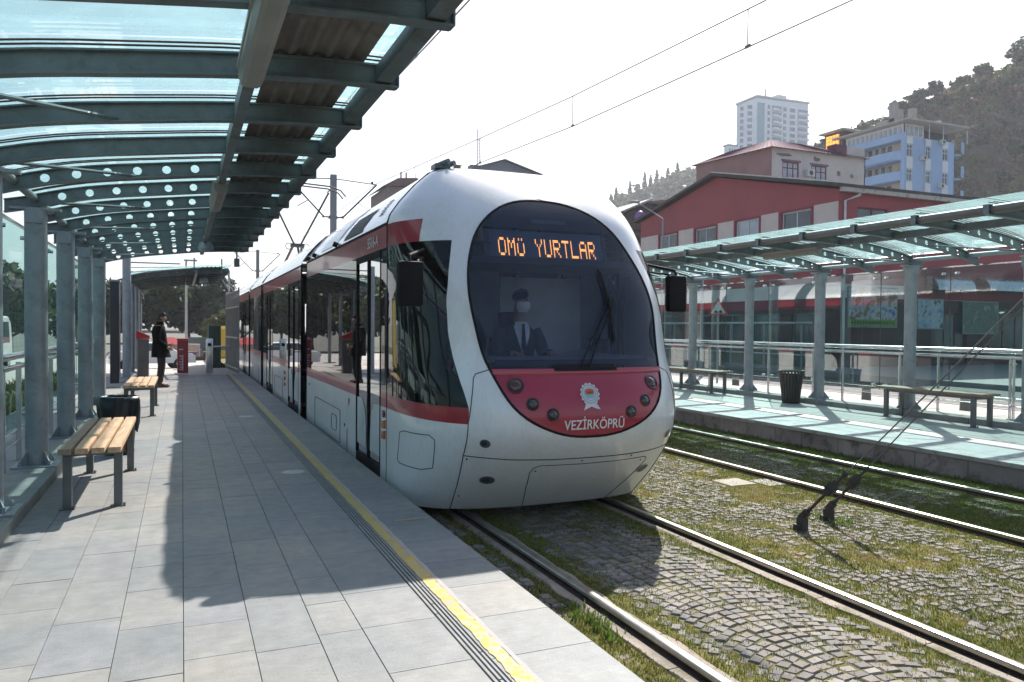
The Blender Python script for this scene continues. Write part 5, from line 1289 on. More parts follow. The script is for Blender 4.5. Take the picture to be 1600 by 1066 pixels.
# ================================================================ STREET BEHIND THE FAR PLATFORM
PAVE = mat('pinkish_pavement', (.42,.38,.35), .85, 0, .1, 3, bmp=.2, bs=30)
ASPH = mat('asphalt', (.085,.085,.085), .85, 0, .18, 4, bmp=.4, bs=80, dirt=(.12,.12,.115), ds=.8)
mb = MB(); mb.box(12.26, 14.6, -30, 120, -1.45, -.06); struct(mb.build('pavement', PAVE))
mb = MB(); mb.box(14.6, 14.75, -30, 120, -1.45, -.05); struct(mb.build('kerb', CONC))
mb = MB(); mb.quad((14.75,-60,-.20),(21.0,-60,-.20),(21.0,150,-.20),(14.75,150,-.20)); struct(mb.build('road', ASPH))
mb = MB(); mb.box(21.0, 60, -30, 120, -1.45, -.05); struct(mb.build('pavement', mat('grey_pavement', (.24,.24,.235), .85, 0, .12, 2)))
mb = MB(); 
for y in range(-30, 120, 6): mb.quad((17.8,y,-.195),(17.93,y,-.195),(17.93,y+3,-.195),(17.8,y+3,-.195))
struct(mb.build('road_markings', mat('road_paint', (.6,.6,.58), .7, dirt=(.3,.3,.3), ds=6)))
# left side street
mb = MB(); mb.quad((-11.5,-40,-.26),(-5.2,-40,-.26),(-5.2,36,-.26),(-11.5,36,-.26)); struct(mb.build('road', ASPH))
mb = MB(); mb.box(-5.2, -3.4, -20, 36, -1.45, -.12); struct(mb.build('pavement', PAVE))
# end of the platform: paved forecourt sloping away, road crossing
mb = MB(); mb.add([(-3.4,24.2,-.02),(1.78,24.2,-.02),(1.78,29,-.06),(-3.4,29,-.06)], [(0,1,2,3)]); mb.add([(-3.4,29,-.06),(1.78,29,-.06),(1.78,38,-.86),(-3.4,38,-.86)], [(0,1,2,3)]); mb.add([(-14,38,-.86),(1.78,38,-.86),(1.78,66,-.92),(-14,66,-.92)], [(0,1,2,3)]); struct(mb.build('forecourt', mat('bright_forecourt', (.48,.45,.42), .85, 0, .08, .8)))
mb = MB(); mb.box(-3.4, 1.76, 24.2, 29.2, -1.45, -.32); struct(mb.build('pavement', CONC))
for y, lb in ((15.98, 'short concrete bollard behind the glass screen, left of the far bin'), (11.84, 'short concrete bollard behind the glass screen, between the bin and the near bench'), (9.62, 'short concrete bollard seen under the long bench on the far platform')):
    t = thing('bollard', lb, 'bollard', (13.2, y, -.06), 'bollards on the pavement')
    mb = MB(); mb.lathe([(.10,0),(.085,.30),(.075,.34),(.02,.36)], (13.2, y, -.06), 14); mb.build('post', mat('grey_bollard', (.16,.16,.155), .8), t, auto=50)
    mb = MB(); mb.lathe([(.088,.22),(.088,.27)], (13.2, y, -.06), 14, False); mb.build('band', mat('pale_band', (.42,.36,.34), .6), t)
t = thing('warning_sign', 'triangular red bordered road sign with two bumps, seen through the far glass screen', 'road sign', (14.0, 17.74, 0))
q = Matrix.Rotation(R(0), 3, 'Z'); sx_, sy_ = 14.0, 17.74; dv = Vector((math.cos(YAW), -math.sin(YAW), 0))*.0+Vector((.84, -.54, 0))
def tri(r, off): c = Vector((sx_, sy_, 2.02))-Vector((.54,.84,0))*off; return [tuple(c+dv*(r*math.sin(a))+Vector((0,0,1))*(r*math.cos(a))) for a in (0, 2*math.pi/3, 4*math.pi/3)]
mb = MB(); a, b = tri(.34, 0), tri(.34, .012); mb.add(a+b, [(0,1,2),(5,4,3),(0,3,4,1),(1,4,5,2),(2,5,3,0)]); mb.build('sign_border', mat('sign_red', (.60,.04,.03), .4), t)
mb = MB(); mb.add(tri(.24, .016), [(0,1,2)]); mb.build('sign_face', mat('sign_white', (.7,.7,.68), .4), t)
mb = MB()
c = Vector((sx_, sy_, 1.925))-Vector((.54,.84,0))*.02
for s in (-1, 1): mb.add([c+dv*(s*.06-.055)]+[c+dv*(s*.06-.05*math.cos(a*math.pi/8))+Vector((0,0,.055*math.sin(a*math.pi/8))) for a in range(9)]+[c+dv*(s*.06+.055)], [tuple(range(11))])
mb.add([c+dv*-.125, c+dv*.125, c+dv*.125-Vector((0,0,.012)), c+dv*-.125-Vector((0,0,.012))], [(0,1,2,3)]); mb.build('sign_bumps', BLACK, t)
mb = MB(); mb.tube([(sx_+.02, sy_+.03, -.06), (sx_+.02, sy_+.03, 2.3)], .03, 10); mb.build('post', STEEL, t)
for (y, lb) in ((19.8, 'tall thin lamp post behind the far glass screen, left of the maroon shop wall'), (31.0, 'slender street lamp in front of the red gabled building')):
    x = 15.0 if y < 20 else 21.15
    t = thing('street_lamp', lb, 'street lamp', (x, y, -.1), 'street lamps')
    mb = MB(); mb.tube([(x, y, -.1), (x, y, 3.6 if y < 20 else 6.7)], [.06, .04], 10); 
    if y > 20: mb.tube([(x, y, 6.7), (x-.3, y+.3, 7.0), (x-1.4, y+.1, 7.4)], .03, 8)
    mb.build('pole', STEEL, t)
    mb = MB(); mb.bbox(x-1.8 if y > 20 else x-.15, x-1.3 if y > 20 else x+.15, y-.02 if y > 20 else y-.15, y+.2 if y > 20 else y+.15, 7.36 if y > 20 else 3.6, 7.46 if y > 20 else 3.75, .03); mb.build('lamp_head', mat('lamp_grey', (.4,.4,.4), .4), t)
t = thing('street_railing', 'pale horizontal railing along the opposite pavement', 'railing', (21.2, 27, -.05))
mb = MB(); mb.tube([(21.2, 21.5, 1.0+.70), (21.2, 34, 1.70)], .045, 8); mb.tube([(21.2, 21.5, .5), (21.2, 34, .5)], .03, 8); mb.build('rail', mat('pale_rail', (.5,.52,.5), .5), t)
mb = MB()
for y in range(22, 35, 2): mb.box(21.17, 21.23, y-.03, y+.03, -.05, 1.7)
mb.build('post', STEEL, t)
mb = MB(); mb.box(22.6, 23.2, 22.5, 36, -.05, .85); tag(mb.build('low_wall', mat('low_green_grey_wall', (.12,.15,.12), .9, 0, .35, 1.5, bmp=.5)), 'low dark mottled planter wall before the shopfronts', 'wall')

# ---- buildings
def cutwall(mb, O, ud, w_, z0, z1, holes, depth=.14, nd=None, top=None):
    """wall in the plane O + u*ud, z; holes (u0,u1,z0,z1) with reveals going along -nd"""
    ud = Vector(ud); nd = Vector(nd); us = sorted(set([0, w_]+[h[0] for h in holes]+[h[1] for h in holes])); zs = sorted(set([z0, z1]+[h[2] for h in holes]+[h[3] for h in holes]))
    Pt = lambda u, z, d=0: Vector((O[0], O[1], 0))+ud*u+Vector((0,0,z))-nd*d
    for a, b in zip(us[:-1], us[1:]):
        for c, d in zip(zs[:-1], zs[1:]):
            um, zm = (a+b)/2, (c+d)/2
            if any(h[0] < um < h[1] and h[2] < zm < h[3] for h in holes): continue
            mb.add([Pt(a,c),Pt(b,c),Pt(b,d),Pt(a,d)], [(0,1,2,3)])
    for h in holes:
        a, b, c, d = h[:4]
        for p, q_ in (((a,c),(b,c)),((b,c),(b,d)),((b,d),(a,d)),((a,d),(a,c))): mb.add([Pt(*p), Pt(*q_), Pt(*q_, depth), Pt(*p, depth)], [(0,1,2,3)])
def window(root, O, ud, nd, h, fm, gm=GL_WIN, mull=1, depth=.10, fw=.06, name='window', back=True, transom=0):
    ud = Vector(ud); nd = Vector(nd); a, b, c, d = h
    B = Vector((O[0], O[1], 0))
    def bar(u0, u1, z0, z1, d0, d1, mb):
        vs = [B+ud*u+Vector((0,0,z))-nd*dd for dd in (d0, d1) for (u, z) in ((u0,z0),(u1,z0),(u1,z1),(u0,z1))]; mb.add(vs, [(0,1,2,3),(7,6,5,4),(0,4,5,1),(1,5,6,2),(2,6,7,3),(3,7,4,0)])
    mb = MB(); bar(a, a+fw, c, d, depth-.05, depth, mb); bar(b-fw, b, c, d, depth-.05, depth, mb); bar(a+fw, b-fw, c, c+fw, depth-.05, depth, mb); bar(a+fw, b-fw, d-fw, d, depth-.05, depth, mb)
    for i in range(mull): u = a+(b-a)*(i+1)/(mull+1); bar(u-fw*.45, u+fw*.45, c+fw, d-fw, depth-.045, depth-.003, mb)
    if transom: bar(a+fw, b-fw, c+(d-c)*transom-fw*.4, c+(d-c)*transom+fw*.4, depth-.04, depth-.006, mb)
    f = mb.build(name, fm, root)
    mb = MB(); mb.add([B+ud*u+Vector((0,0,z))-nd*(depth-.02) for u, z in ((a+.01,c+.01),(b-.01,c+.01),(b-.01,d-.01),(a+.01,d-.01))], [(0,1,2,3)]); mb.build('pane', gm, f)
    return f
FR_W = mat('white_window_frame', (.62,.64,.66), .4); FR_M = mat('maroon_window_frame', (.16,.02,.035), .5); PANE = mat('dark_reflective_pane', (.06,.08,.10), .06, 0, .5, .7, spec=.9); PANE_L = mat('curtained_pane', (.36,.40,.45), .12, 0, .25, 1.5, spec=.8)
RW = mat('red_render', (.35,.088,.098), .85, 0, .12, .5, bmp=.15, bs=8, dirt=(.28,.08,.088), ds=.35); BEI = mat('beige_panel', (.62,.54,.50), .8, 0, .06, 2); MAR = mat('maroon_reflection_and_trim', (.24,.04,.065), .7, 0, .12, 2)
CRM = mat('cream_reflection_band', (.62,.59,.56), .7, 0, .08, 2); SHOP = mat('dark_shop_wall', (.055,.06,.06), .5, 0, .4, 1.2); ROOFD = mat('dark_roof_edge', (.05,.045,.045), .8, 0, .3, 3)

rb = thing('red_building', 'long red rendered building with a low gable, beige window panels and shops below', 'building', (24, 30, -.05))
nx = (-1, 0, 0); Y0, Y1 = 23.0, 37.35
W1 = [(24.45,26.15),(27.58,29.17),(30.62,32.28),(33.85,35.45)]
holes = [(a-Y0, b-Y0, 5.45, 6.50) for a, b in W1]
mb = MB(); cutwall(mb, (24, Y0), (0,1,0), Y1-Y0, 3.35, 7.05, holes, .14, nx)
mb.add([(24,Y0,7.05),(24,Y1,7.05),(24,Y1,7.45),(24,30.63,8.85),(24,Y0,7.05)], [(0,1,2,3)])
sh = [(25.0-24, 26.7-24, 5.35, 6.42), (30.2-24, 31.6-24, 5.2, 6.2)]
cutwall(mb, (24, Y0), (1,0,0), 18, 3.30, 7.0, sh, .14, (0,-1,0)); mb.box(24.02, 42, Y1-.1, Y1, -.05, 7.0)
mb.build('upper_wall', RW, rb)
mb = MB(); cutwall(mb, (24, Y0), (0,1,0), Y1-Y0, -.05, 2.3, [(k, k+1.7, .25, 2.15) for k in (.8, 3.2, 5.6, 8.0, 10.4)], .2, nx)
cutwall(mb, (24, Y0), (1,0,0), 18, -.05, 2.75, [(5.6, 7.6, .1, 2.2), (9.2, 11.8, .1, 2.4)], .2, (0,-1,0)); mb.build('ground_floor_wall', mat('maroon_shop_wall', (.075,.03,.04), .6, 0, .3, .8), rb)
mb = MB(); mb.box(23.94, 24.0, Y0, Y1, 2.74, 3.34); mb.box(23.95, 27.6, Y0-.06, Y0, 2.74, 3.30); mb.build('cream_reflection_band', CRM, rb)  # cream strip on the wall imitates the tram mirrored in the glass screen
mb = MB(); mb.box(23.96, 24.0, Y0, Y1, 2.30, 2.738); mb.box(27.6, 42, Y0-.04, Y0, 2.76, 3.3); mb.build('maroon_reflection_and_trim', MAR, rb)  # maroon strip imitates the mirrored tram too; its material also trims windows
for (a, b) in ((Y0+.02,24.3),(26.35,27.45),(29.3,30.5),(32.4,33.7),(35.6,37.3)):
    mb = MB(); mb.box(23.975, 24.0, a, b, 4.75, 6.58); mb.build('beige_panel', BEI, rb)
for i, (a, b) in enumerate(W1): window(rb, (24, Y0), (0,1,0), nx, (a-Y0, b-Y0, 5.45, 6.5), FR_W, PANE if i != 1 else PANE_L, 1)
for i, (a, b) in enumerate(W1):
    mb = MB(); mb.box(23.96, 24.0, a-.13, a, 4.75, 6.56); mb.box(23.96, 24.0, b, b+.13, 4.75, 6.56); mb.box(23.955, 24.0, a, b, 6.50, 6.58); mb.build('window_surround', MAR, rb)
for a, b, c, d in sh: window(rb, (24, Y0), (1,0,0), (0,-1,0), (a, b, c, d), FR_M, PANE, 1)
for k in (.8, 3.2, 5.6, 8.0, 10.4): window(rb, (24, Y0), (0,1,0), nx, (k, k+1.7, .25, 2.15), mat('teal_shop_frame', (.10,.22,.20), .5), PANE, 1, .14, .08, 'shop_window')
for (a, b) in ((5.6, 7.6), (9.2, 11.8)): window(rb, (24, Y0), (1,0,0), (0,-1,0), (a, b, .1, 2.2), FR_M, PANE, 2, .14, .08, 'shop_window')
mb = MB(); e = .35
for (ya, za, yb, zb_) in ((Y0-.25, 7.10, 30.63, 8.90), (30.63, 8.90, Y1+.3, 7.46)):
    mb.add([(24-e,ya,za),(24-e,yb,zb_),(42,yb,zb_+.0),(42,ya,za),(24-e,ya,za+.14),(24-e,yb,zb_+.14),(42,yb,zb_+.14),(42,ya,za+.14)], [(0,1,2,3),(7,6,5,4),(0,4,5,1),(1,5,6,2),(2,6,7,3),(3,7,4,0)])
mb.build('roof', mat('dark_roof_sheet', (.07,.06,.055), .7, 0, .3, 1.5), rb)
mb = MB(); mb.box(24-e-.03, 24-e, 23, 30.6, 0, .01); 
for (ya, za, yb, zb_) in ((Y0-.27, 7.25, 30.63, 9.05),): mb.add([(24-e-.02,ya,za),(24-e-.02,yb,zb_),(24-e-.02,yb,zb_+.05),(24-e-.02,ya,za+.05),(24-e+.2,ya,za+.05),(24-e+.2,yb,zb_+.05)], [(0,1,2,3),(3,2,5,4)])
mb.build('roof_trim', mat('pale_trim', (.55,.53,.5), .6), rb)
mb = MB(); mb.box(23.9, 42, Y0-.28, Y0-.12, 6.93, 7.10); mb.build('gutter', mat('stained_white_gutter', (.48,.45,.41), .6, 0, .1, 3, dirt=(.22,.19,.16), ds=3), rb)
mb = MB(); mb.tube([(24.9, Y0-.2, 6.95), (24.9, Y0-.2, 6.85), (24.25, Y0-.08, 6.6), (24.25, Y0-.08, 0)], .05, 8); mb.build('downpipe', FR_W, rb)
# sign board with lavender script
t = thing('shop_sign', 'long lavender shop sign with dark strokes on the red building front', 'shop sign', (23.9, 29.4, 4.3))
mb = MB(); mb.box(23.86, 23.94, 24.9, 33.9, 3.98, 4.66); mb.build('sign_board', mat('lavender_sign', (.36,.35,.50), .6, 0, .12, 2), t)
mb = MB(); y = 33.4
while y > 25.4:
    k = random.choice((0, 1, 2)); w_ = random.uniform(.25, .5)
    P = [(23.85, y-w_*i/8, 4.30+.16*math.sin(i*.8+k)+(.05 if k else -.05)) for i in range(9)]; mb.tube(P, .03, 5)
    if k == 1: mb.tube([(23.85, y-w_*.2, 4.15), (23.85, y-w_*.8, 4.48)], .03, 5)
    y -= w_+random.uniform(.15, .4)
mb.build('sign_script', mat('dark_sign_script', (.06,.05,.12), .6), t)
def poster(x0, x1, z0, z1, label, cols, band=None, name='poster'):
    t = thing('poster_board', label, 'poster', ((x0+x1)/2, Y0-.06, z0), 'posters on the shop wall')
    mb = MB(); mb.box(x0-.05, x1+.05, Y0-.11, Y0-.065, z0-.05, z1+.05); mb.build('board_frame', mat('poster_frame', (.25,.27,.27), .5), t)
    m, n, b = nodes('poster_print'); vec = coords(n); tt = noise_tex(n, vec, 2.3, 4, .6); n.links.new(ramp(n, tt.outputs[0], [(.36+.28*i/(len(cols)-1), c) for i, c in enumerate(cols)]), b.inputs['Base Color']); b.inputs['Roughness'].default_value = .35
    mb = MB(); mb.box(x0, x1, Y0-.115, Y0-.111, z0+(.28 if band else 0), z1); mb.build('print', m, t)
    if band: mb = MB(); mb.box(x0, x1, Y0-.115, Y0-.111, z0, z0+.28); mb.build('print_band', mat('green_print_band', band, .5, 0, .2, 8), t)
    return t
p1 = poster(24.5, 27.15, 1.6, 3.15, 'large blue and pale poster with a green strip on the corner shop wall', [(.04,.10,.35), (.35,.42,.48), (.55,.56,.55), (.30,.18,.12), (.10,.13,.09)], (.16,.30,.05))
mb = MB(); k = 0
for k in range(16): x = 24.65+k*.15; mb.box(x, x+random.uniform(.05,.11), Y0-.119, Y0-.1155, 1.70, 1.80)
mb.build('print_lettering', mat('dark_print', (.03,.05,.02), .6), p1)
poster(28.4, 29.9, 1.55, 2.75, 'pale blue poster with a dark lower corner on the shop wall', [(.10,.20,.30), (.30,.42,.52), (.45,.52,.56), (.05,.07,.09)])
poster(31.2, 33.4, 1.35, 2.7, 'dark green poster with pale blotches beside the silver awnings', [(.03,.06,.05), (.12,.16,.12), (.06,.10,.09), (.30,.32,.28)])
SIL = mat('silver_awning_cloth', (.55,.55,.56), .28, .85, .1, 3)
for (a, b, z, lb) in ((28.9, 31.2, 3.15, 'shorter silver barrel awning on the shop wall'), (32.1, 34.6, 3.2, 'longer silver barrel awning on the shop wall'), (34.75, 38, 3.2, 'silver barrel awning farthest along the shop wall')):
    mb = MB(); L = []
    for i in range(9):
        an = math.pi/2*i/8; L.append([(a, Y0-.05-.62*math.sin(an), z+.62*math.cos(an)), ((a+b)/2, Y0-.05-.62*math.sin(an), z+.62*math.cos(an)), (b, Y0-.05-.62*math.sin(an), z+.62*math.cos(an))])
    mb.grid(L); t = thing('awning', lb, 'awning', ((a+b)/2, Y0-.1, z), 'silver awnings'); mb.build('awning_skin', SIL, t, auto=60)
    mb = MB()
    for x in (a, b): mb.add([(x, Y0-.05, z)]+[(x, Y0-.05-.62*math.sin(math.pi/2*i/8), z+.62*math.cos(math.pi/2*i/8)) for i in range(9)], [tuple(range(10))])
    mb.build('awning_end', SIL, t)

# cream building with purple metal roof
cb = thing('cream_building', 'cream house with a purple metal roof and a bare brown red side wall', 'building', (46, 50, 0))
CW = mat('cream_render', (.62,.57,.54), .85, 0, .08, .4, dirt=(.50,.46,.43), ds=.5)
mb = MB(); ch = [(1.1, 2.85, 13.75, 15.1), (4.15, 5.85, 13.68, 15.05), (7.0, 7.4, 14.4, 14.8)]; cutwall(mb, (43.6, 48.75), (1,0,0), 10.2, 0, 16.1, ch, .15, (0,-1,0)); mb.box(53.8-.1, 53.8, 48.75, 60, 0, 16.1); mb.box(53.8, 82, 60, 60.2, 0, 13); mb.build('wall', CW, cb)
for h in ch[:2]: window(cb, (43.6, 48.75), (1,0,0), (0,-1,0), h, FR_M, PANE_L, 2, .10, .10, transom=.62)
mb = MB()
for h in ch[:2]: mb.box(43.6+h[0]-.12, 43.6+h[1]+.12, 48.66, 48.745, h[3], h[3]+.14); mb.box(43.6+h[0]-.05, 43.6+h[1]+.05, 48.66, 48.745, h[2]-.1, h[2])
mb.build('window_surround', mat('mauve_trim', (.22,.13,.17), .7), cb)
mb = MB()
for (x0, z0, w_, h_) in ((43.75, 15.45, 2.2, .32), (47.9, 15.35, .9, .4), (48.0, 15.6, .3, .2), (52.0, 14.3, .5, .4)):
    n = 12; mb.add([(x0+w_/2+w_/2*math.cos(2*math.pi*k/n)*random.uniform(.7,1), 48.742, z0+h_/2+h_/2*math.sin(2*math.pi*k/n)*random.uniform(.6,1)) for k in range(n)], [tuple(range(n))])
mb.build('stain', mat('damp_stain', (.20,.19,.15), .9, 0, .3, 6), cb)
mb = MB(); mb.add([(43.59,48.75,0),(43.59,58.6,0),(43.59,58.6,16.5),(43.59,48.75,16.1)], [(0,1,2,3)]); mb.build('side_wall', mat('brown_red_side_wall', (.30,.165,.155), .85, 0, .15, .5), cb)
PR = mat('purple_metal_roof', (.17,.065,.115), .85, 0, .1, 1, spec=.15)
mb = MB(); mb.add([(43.2,48.3,16.05),(51.5,48.3,16.05),(54,48.3,16.05),(54,59,16.3),(43.2,59,16.5),(45.9,51.5,17.5),(50.6,51.5,17.45),(50.6,57,17.6),(45.9,57,17.6)], [(0,1,6,5),(1,2,3,7,6),(0,5,8,4),(5,6,7,8),(4,8,7,3)]); rf = mb.build('roof', PR, cb)
mb = MB(); 
for i in range(20):
    a = i/19; mb.tube([(43.3+8.1*a, 48.32, 16.09), (45.9+4.7*a, 51.48, 17.5)], .025, 4)
    mb.tube([(43.22, 48.4+10.4*a, 16.08+.4*a), (45.88, 51.5+5.4*a, 17.52+.1*a)], .025, 4)
mb.build('roof_seam', PR, rf)
mb = MB(); mb.tube([(50.75,48.28,16.1),(48.6,50.6,17.15)], .09, 6); mb.build('ridge_board', mat('dark_ridge', (.06,.02,.03), .6), rf)
mb = MB(); mb.box(51.5, 53.75, 48.8, 51, 16.1, 17.0); mb.build('wall_parapet', CW, cb); mb = MB(); mb.box(50.3, 51.5, 48.6, 49.6, 16.1, 17.0); mb.build('dormer', PR, rf)

# blue apartment block
bb = thing('blue_apartment_block', 'pale blue apartment block with white window strips, balconies and a thin flat roof', 'building', (86, 72, 0))
BL = mat('pale_blue_render', (.37,.53,.76), .85, 0, .05, .3, dirt=(.33,.48,.70), ds=.4); BW2 = mat('white_render', (.78,.79,.80), .85, 0, .06, .5); BPE = mat('peach_balcony_wall', (.75,.58,.42), .85, 0, .08, .5)
hs = []
for zt in (24.45, 21.4, 18.35, 15.3):
    for x0 in (.35, 3.55, 6.7): hs.append((x0, x0+1.0, zt-1.5, zt))
mb = MB(); cutwall(mb, (81.8, 68.2), (1,0,0), 8.9, 0, 25.4, hs, .15, (0,-1,0)); mb.box(90.6, 90.7, 68.2, 82, 0, 25.4)
mb.build('wall', BL, bb)
for h in hs: window(bb, (81.8, 68.2), (1,0,0), (0,-1,0), h, FR_W, PANE, 1, .10, .09, transom=.65)
mb = MB()
for x0 in (.35, 3.55, 6.7):
    for zt in (24.45, 21.4, 18.35): mb.box(81.8+x0-.02, 81.8+x0+1.02, 68.15, 68.195, zt-2.99, zt-1.56)
    mb.box(81.8+x0-.02, 81.8+x0+1.02, 68.15, 68.195, 24.5, 25.38)
mb.build('white_strip', BW2, bb)
# right corner balconies
for z in (24.0, 20.95, 17.9):
    mb = MB(); L = []
    for i in range(9): a = math.pi/2*i/8; L.append([(90.7+1.3*math.sin(a), 68.2-.9+.9*(1-math.cos(a))*.9, zz) for zz in (z-.0, z+1.35)])
    mb.grid(L); mb.box(90.7, 92, 68.2, 72, z-.12, z); mb.build('balcony', BL, bb)
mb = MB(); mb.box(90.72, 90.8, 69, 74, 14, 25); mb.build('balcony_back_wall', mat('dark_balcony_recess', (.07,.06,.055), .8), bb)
# left side with long balconies
mb = MB(); hb = [(.55, 6.9, 23.75, 25.05), (.55, 6.9, 21.2, 22.5), (.55, 6.9, 18.6, 20.0), (.55, 6.9, 16.0, 17.4)]
cutwall(mb, (81.8, 68.2), (0,1,0), 9.5, 0, 25.9, hb, 1.3, (-1,0,0)); mb.build('side_wall', BL, bb)
for h in hb:
    mb = MB(); mb.box(83.1, 83.2, 68.7, 75.3, h[2], h[3]); mb.build('balcony_back_wall', BPE, bb)
    mb = MB()
    for k in range(4): mb.box(83.04, 83.09, 71.2+k*1.0, 71.2+k*1.0+.55, h[2]+.05, h[3]-.15)
    mb.build('balcony_door', PANE, bb)
    mb = MB(); L = []
    for i in range(9): u = i/8; L.append([(81.75-.55*math.sin(math.pi*min(1, u*1.1))**.5 if 0 < i < 8 else 81.78, 68.7+6.5*u, z) for z in (h[2]-1.15, h[2]-.05)])
    mb.grid(L); mb.build('balcony', BL, bb)
mb = MB(); mb.box(81.2, 92.1, 67.2, 79.2, 27.15, 27.38); mb.build('roof', mat('pale_roof_edge', (.45,.42,.40), .7), bb)
mb = MB(); mb.box(82.2, 85.6, 68.6, 68.7, 25.4, 27.1); mb.box(82.2, 82.3, 68.6, 77.7, 25.4, 27.1); mb.build('attic_wall', BW2, bb)
mb = MB()
for i in range(12): mb.box(82.15, 82.19, 69.0+i*.72, 69.45+i*.72, 25.7, 26.8)
for i in range(4): mb.box(82.5+i*.75, 83.0+i*.75, 68.55, 68.59, 25.7, 26.8)
mb.build('attic_window', PANE_L, bb)
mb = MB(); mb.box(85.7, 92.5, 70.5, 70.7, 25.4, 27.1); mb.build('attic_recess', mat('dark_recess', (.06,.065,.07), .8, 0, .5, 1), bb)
mb = MB()
for x in (85.7, 88.2, 92.6): mb.tube([(x, 67.9, 25.4), (x, 67.9, 27.15)], .06, 6)
mb.tube([(85.3, 68.1, 14), (85.3, 68.1, 25.4)], .06, 6); mb.build('downpipe', FR_W, bb)
mb = MB(); mb.box(84.6, 88.6, 72, 75, 27.4, 28.9); mb.box(84.6, 85.4, 72.2, 73, 27.4, 31.0); mb.box(88.0, 88.8, 72.2, 73, 27.4, 30.6); mb.box(85.8, 86.3, 72.2, 73, 28.9, 30.2)
for i in range(5): mb.box(85.6+i*.48, 85.8+i*.48, 71.8, 71.95, 27.6, 28.8)
mb.build('roof_chimneys', mat('old_pale_masonry', (.36,.34,.31), .9, 0, .2, 1), bb)
an = thing('rooftop_annex', 'small dark rooftop room with orange glowing windows left of the blue block', 'building', (82.5, 79.5, 25))
mb = MB(); mb.box(81.9, 84.5, 78.0, 81.2, 0, 28.3); mb.build('wall', mat('dark_annex', (.06,.055,.05), .8), an)
mb = MB(); mb.box(81.2, 85, 77.3, 81.6, 28.3, 28.5); mb.build('roof', MATS['pale_roof_edge'], an)
ORG = mat('orange_lit_window', (1.0,.36,.06), .5, 0, .35, 2, emit=1.1)
mb = MB(); mb.box(81.84, 81.89, 78.6, 80.9, 26.4, 28.0); w_ = mb.build('lit_window', ORG, an)
mb = MB()
for k in range(5): mb.box(81.80, 81.835, 78.6+k*.56, 78.64+k*.56, 26.4, 28.0)
for k in range(3): mb.box(81.80, 81.835, 78.6, 80.9, 26.75+k*.45, 26.79+k*.45)
mb.build('window_bars', mat('brown_window_bar', (.25,.12,.04), .6), w_)

ACM = mat('air_conditioner_white', (.60,.60,.58), .5)
for k, (x, y, z, par) in enumerate(((84.4, 68.0, 22.6, bb), (87.6, 68.0, 19.4, bb), (87.7, 68.0, 24.9, bb), (46.9, 48.55, 14.0, cb), (27.6, 22.75, 5.6, rb), (29.2, 22.75, 5.9, rb))):
    mb = MB(); mb.bbox(x, x+.8, y-.3, y+.1, z, z+.55, .03); a = mb.build('air_conditioner', ACM, par); mb = MB(); mb.tube([(x+.4, y-.315, z+.27), (x+.4, y-.302, z+.27)], .2, 14); mb.build('fan_grille', mat('dark_fan', (.05,.05,.05), .6), a)
for (x, y, z, par) in ((84.2, 70.5, 27.5, bb), (89, 69.5, 27.5, bb)):
    mb = MB(); mb.tube([(x, y, z-.3), (x, y, z+.6)], .04, 6); mb.lathe([(.02,.0),(.35,.08),(.5,.2)], (x, y-.1, z+.5), 14, False); mb.build('satellite_dish', ACM, par)
# tower block far on the hill
tb = thing('tower_block', 'tall white and blue tower block standing on the far ridge', 'building', (270, 305, 70))
TW = mat('tower_white', (.80,.84,.90), .7); TBG = mat('tower_blue_glass', (.10,.30,.40), .4, 0, .1, .1); TD = mat('tower_window_grey', (.10,.16,.27), .35, 0, .3, .2)
mb = MB(); mb.add([(249.6,304,60),(258.3,300,60),(291.4,300,60),(291.4,320,60),(266,320,60),(249.6,304,110.5),(258.3,300,114.6),(291.4,300,115.4),(291.4,320,115.4),(266,320,112)], [(0,1,6,5),(1,2,7,6),(2,3,8,7),(3,4,9,8),(4,0,5,9),(5,6,7,8,9)]); mb.build('wall', TW, tb)
mb = MB()
for (a, b) in ((258.9, 263.2),): mb.box(a, b, 299.75, 299.98, 60, 112.5)
mb.build('glass_strip', TBG, tb)
for k in range(14):
    z = 112-k*3.15
    mb = MB()
    for (a, b) in ((251.2, 252.6), (254.4, 256.4)):
        ya = 304-4*(a-249.6)/8.7; yb = 304-4*(b-249.6)/8.7; zz = z-2.2*(258.3-a)/8.7; mb.add([(a,ya-.12,zz-1.9),(b,yb-.12,zz-1.9),(b,yb-.12,zz),(a,ya-.12,zz),(a,ya+.2,zz-1.9),(b,yb+.2,zz-1.9),(b,yb+.2,zz),(a,ya+.2,zz)], [(3,2,1,0),(4,5,6,7),(0,1,5,4),(1,2,6,5),(2,3,7,6),(3,0,4,7)])
    for (a, b) in ((265.3, 266.5), (275.2, 277), (279.5, 282.6)): mb.box(a, b, 299.7, 299.98, z-1.9, z)
    mb.box(268.2, 274.0, 299.72, 299.98, z-2.0, z-.0); mb.box(284.5, 291.0, 299.72, 299.98, z-2.0, z); mb.build('window', TD, tb)
    mb = MB(); mb.bbox(267.6, 271.2, 298.2, 299.7, z-2.6, z-1.5, .3); mb.box(271.2, 274.2, 298.9, 299.7, z-2.6, z-1.7); mb.box(284.3, 291.4, 298.9, 299.7, z-2.7, z-1.7); mb.build('balcony', TW, tb)
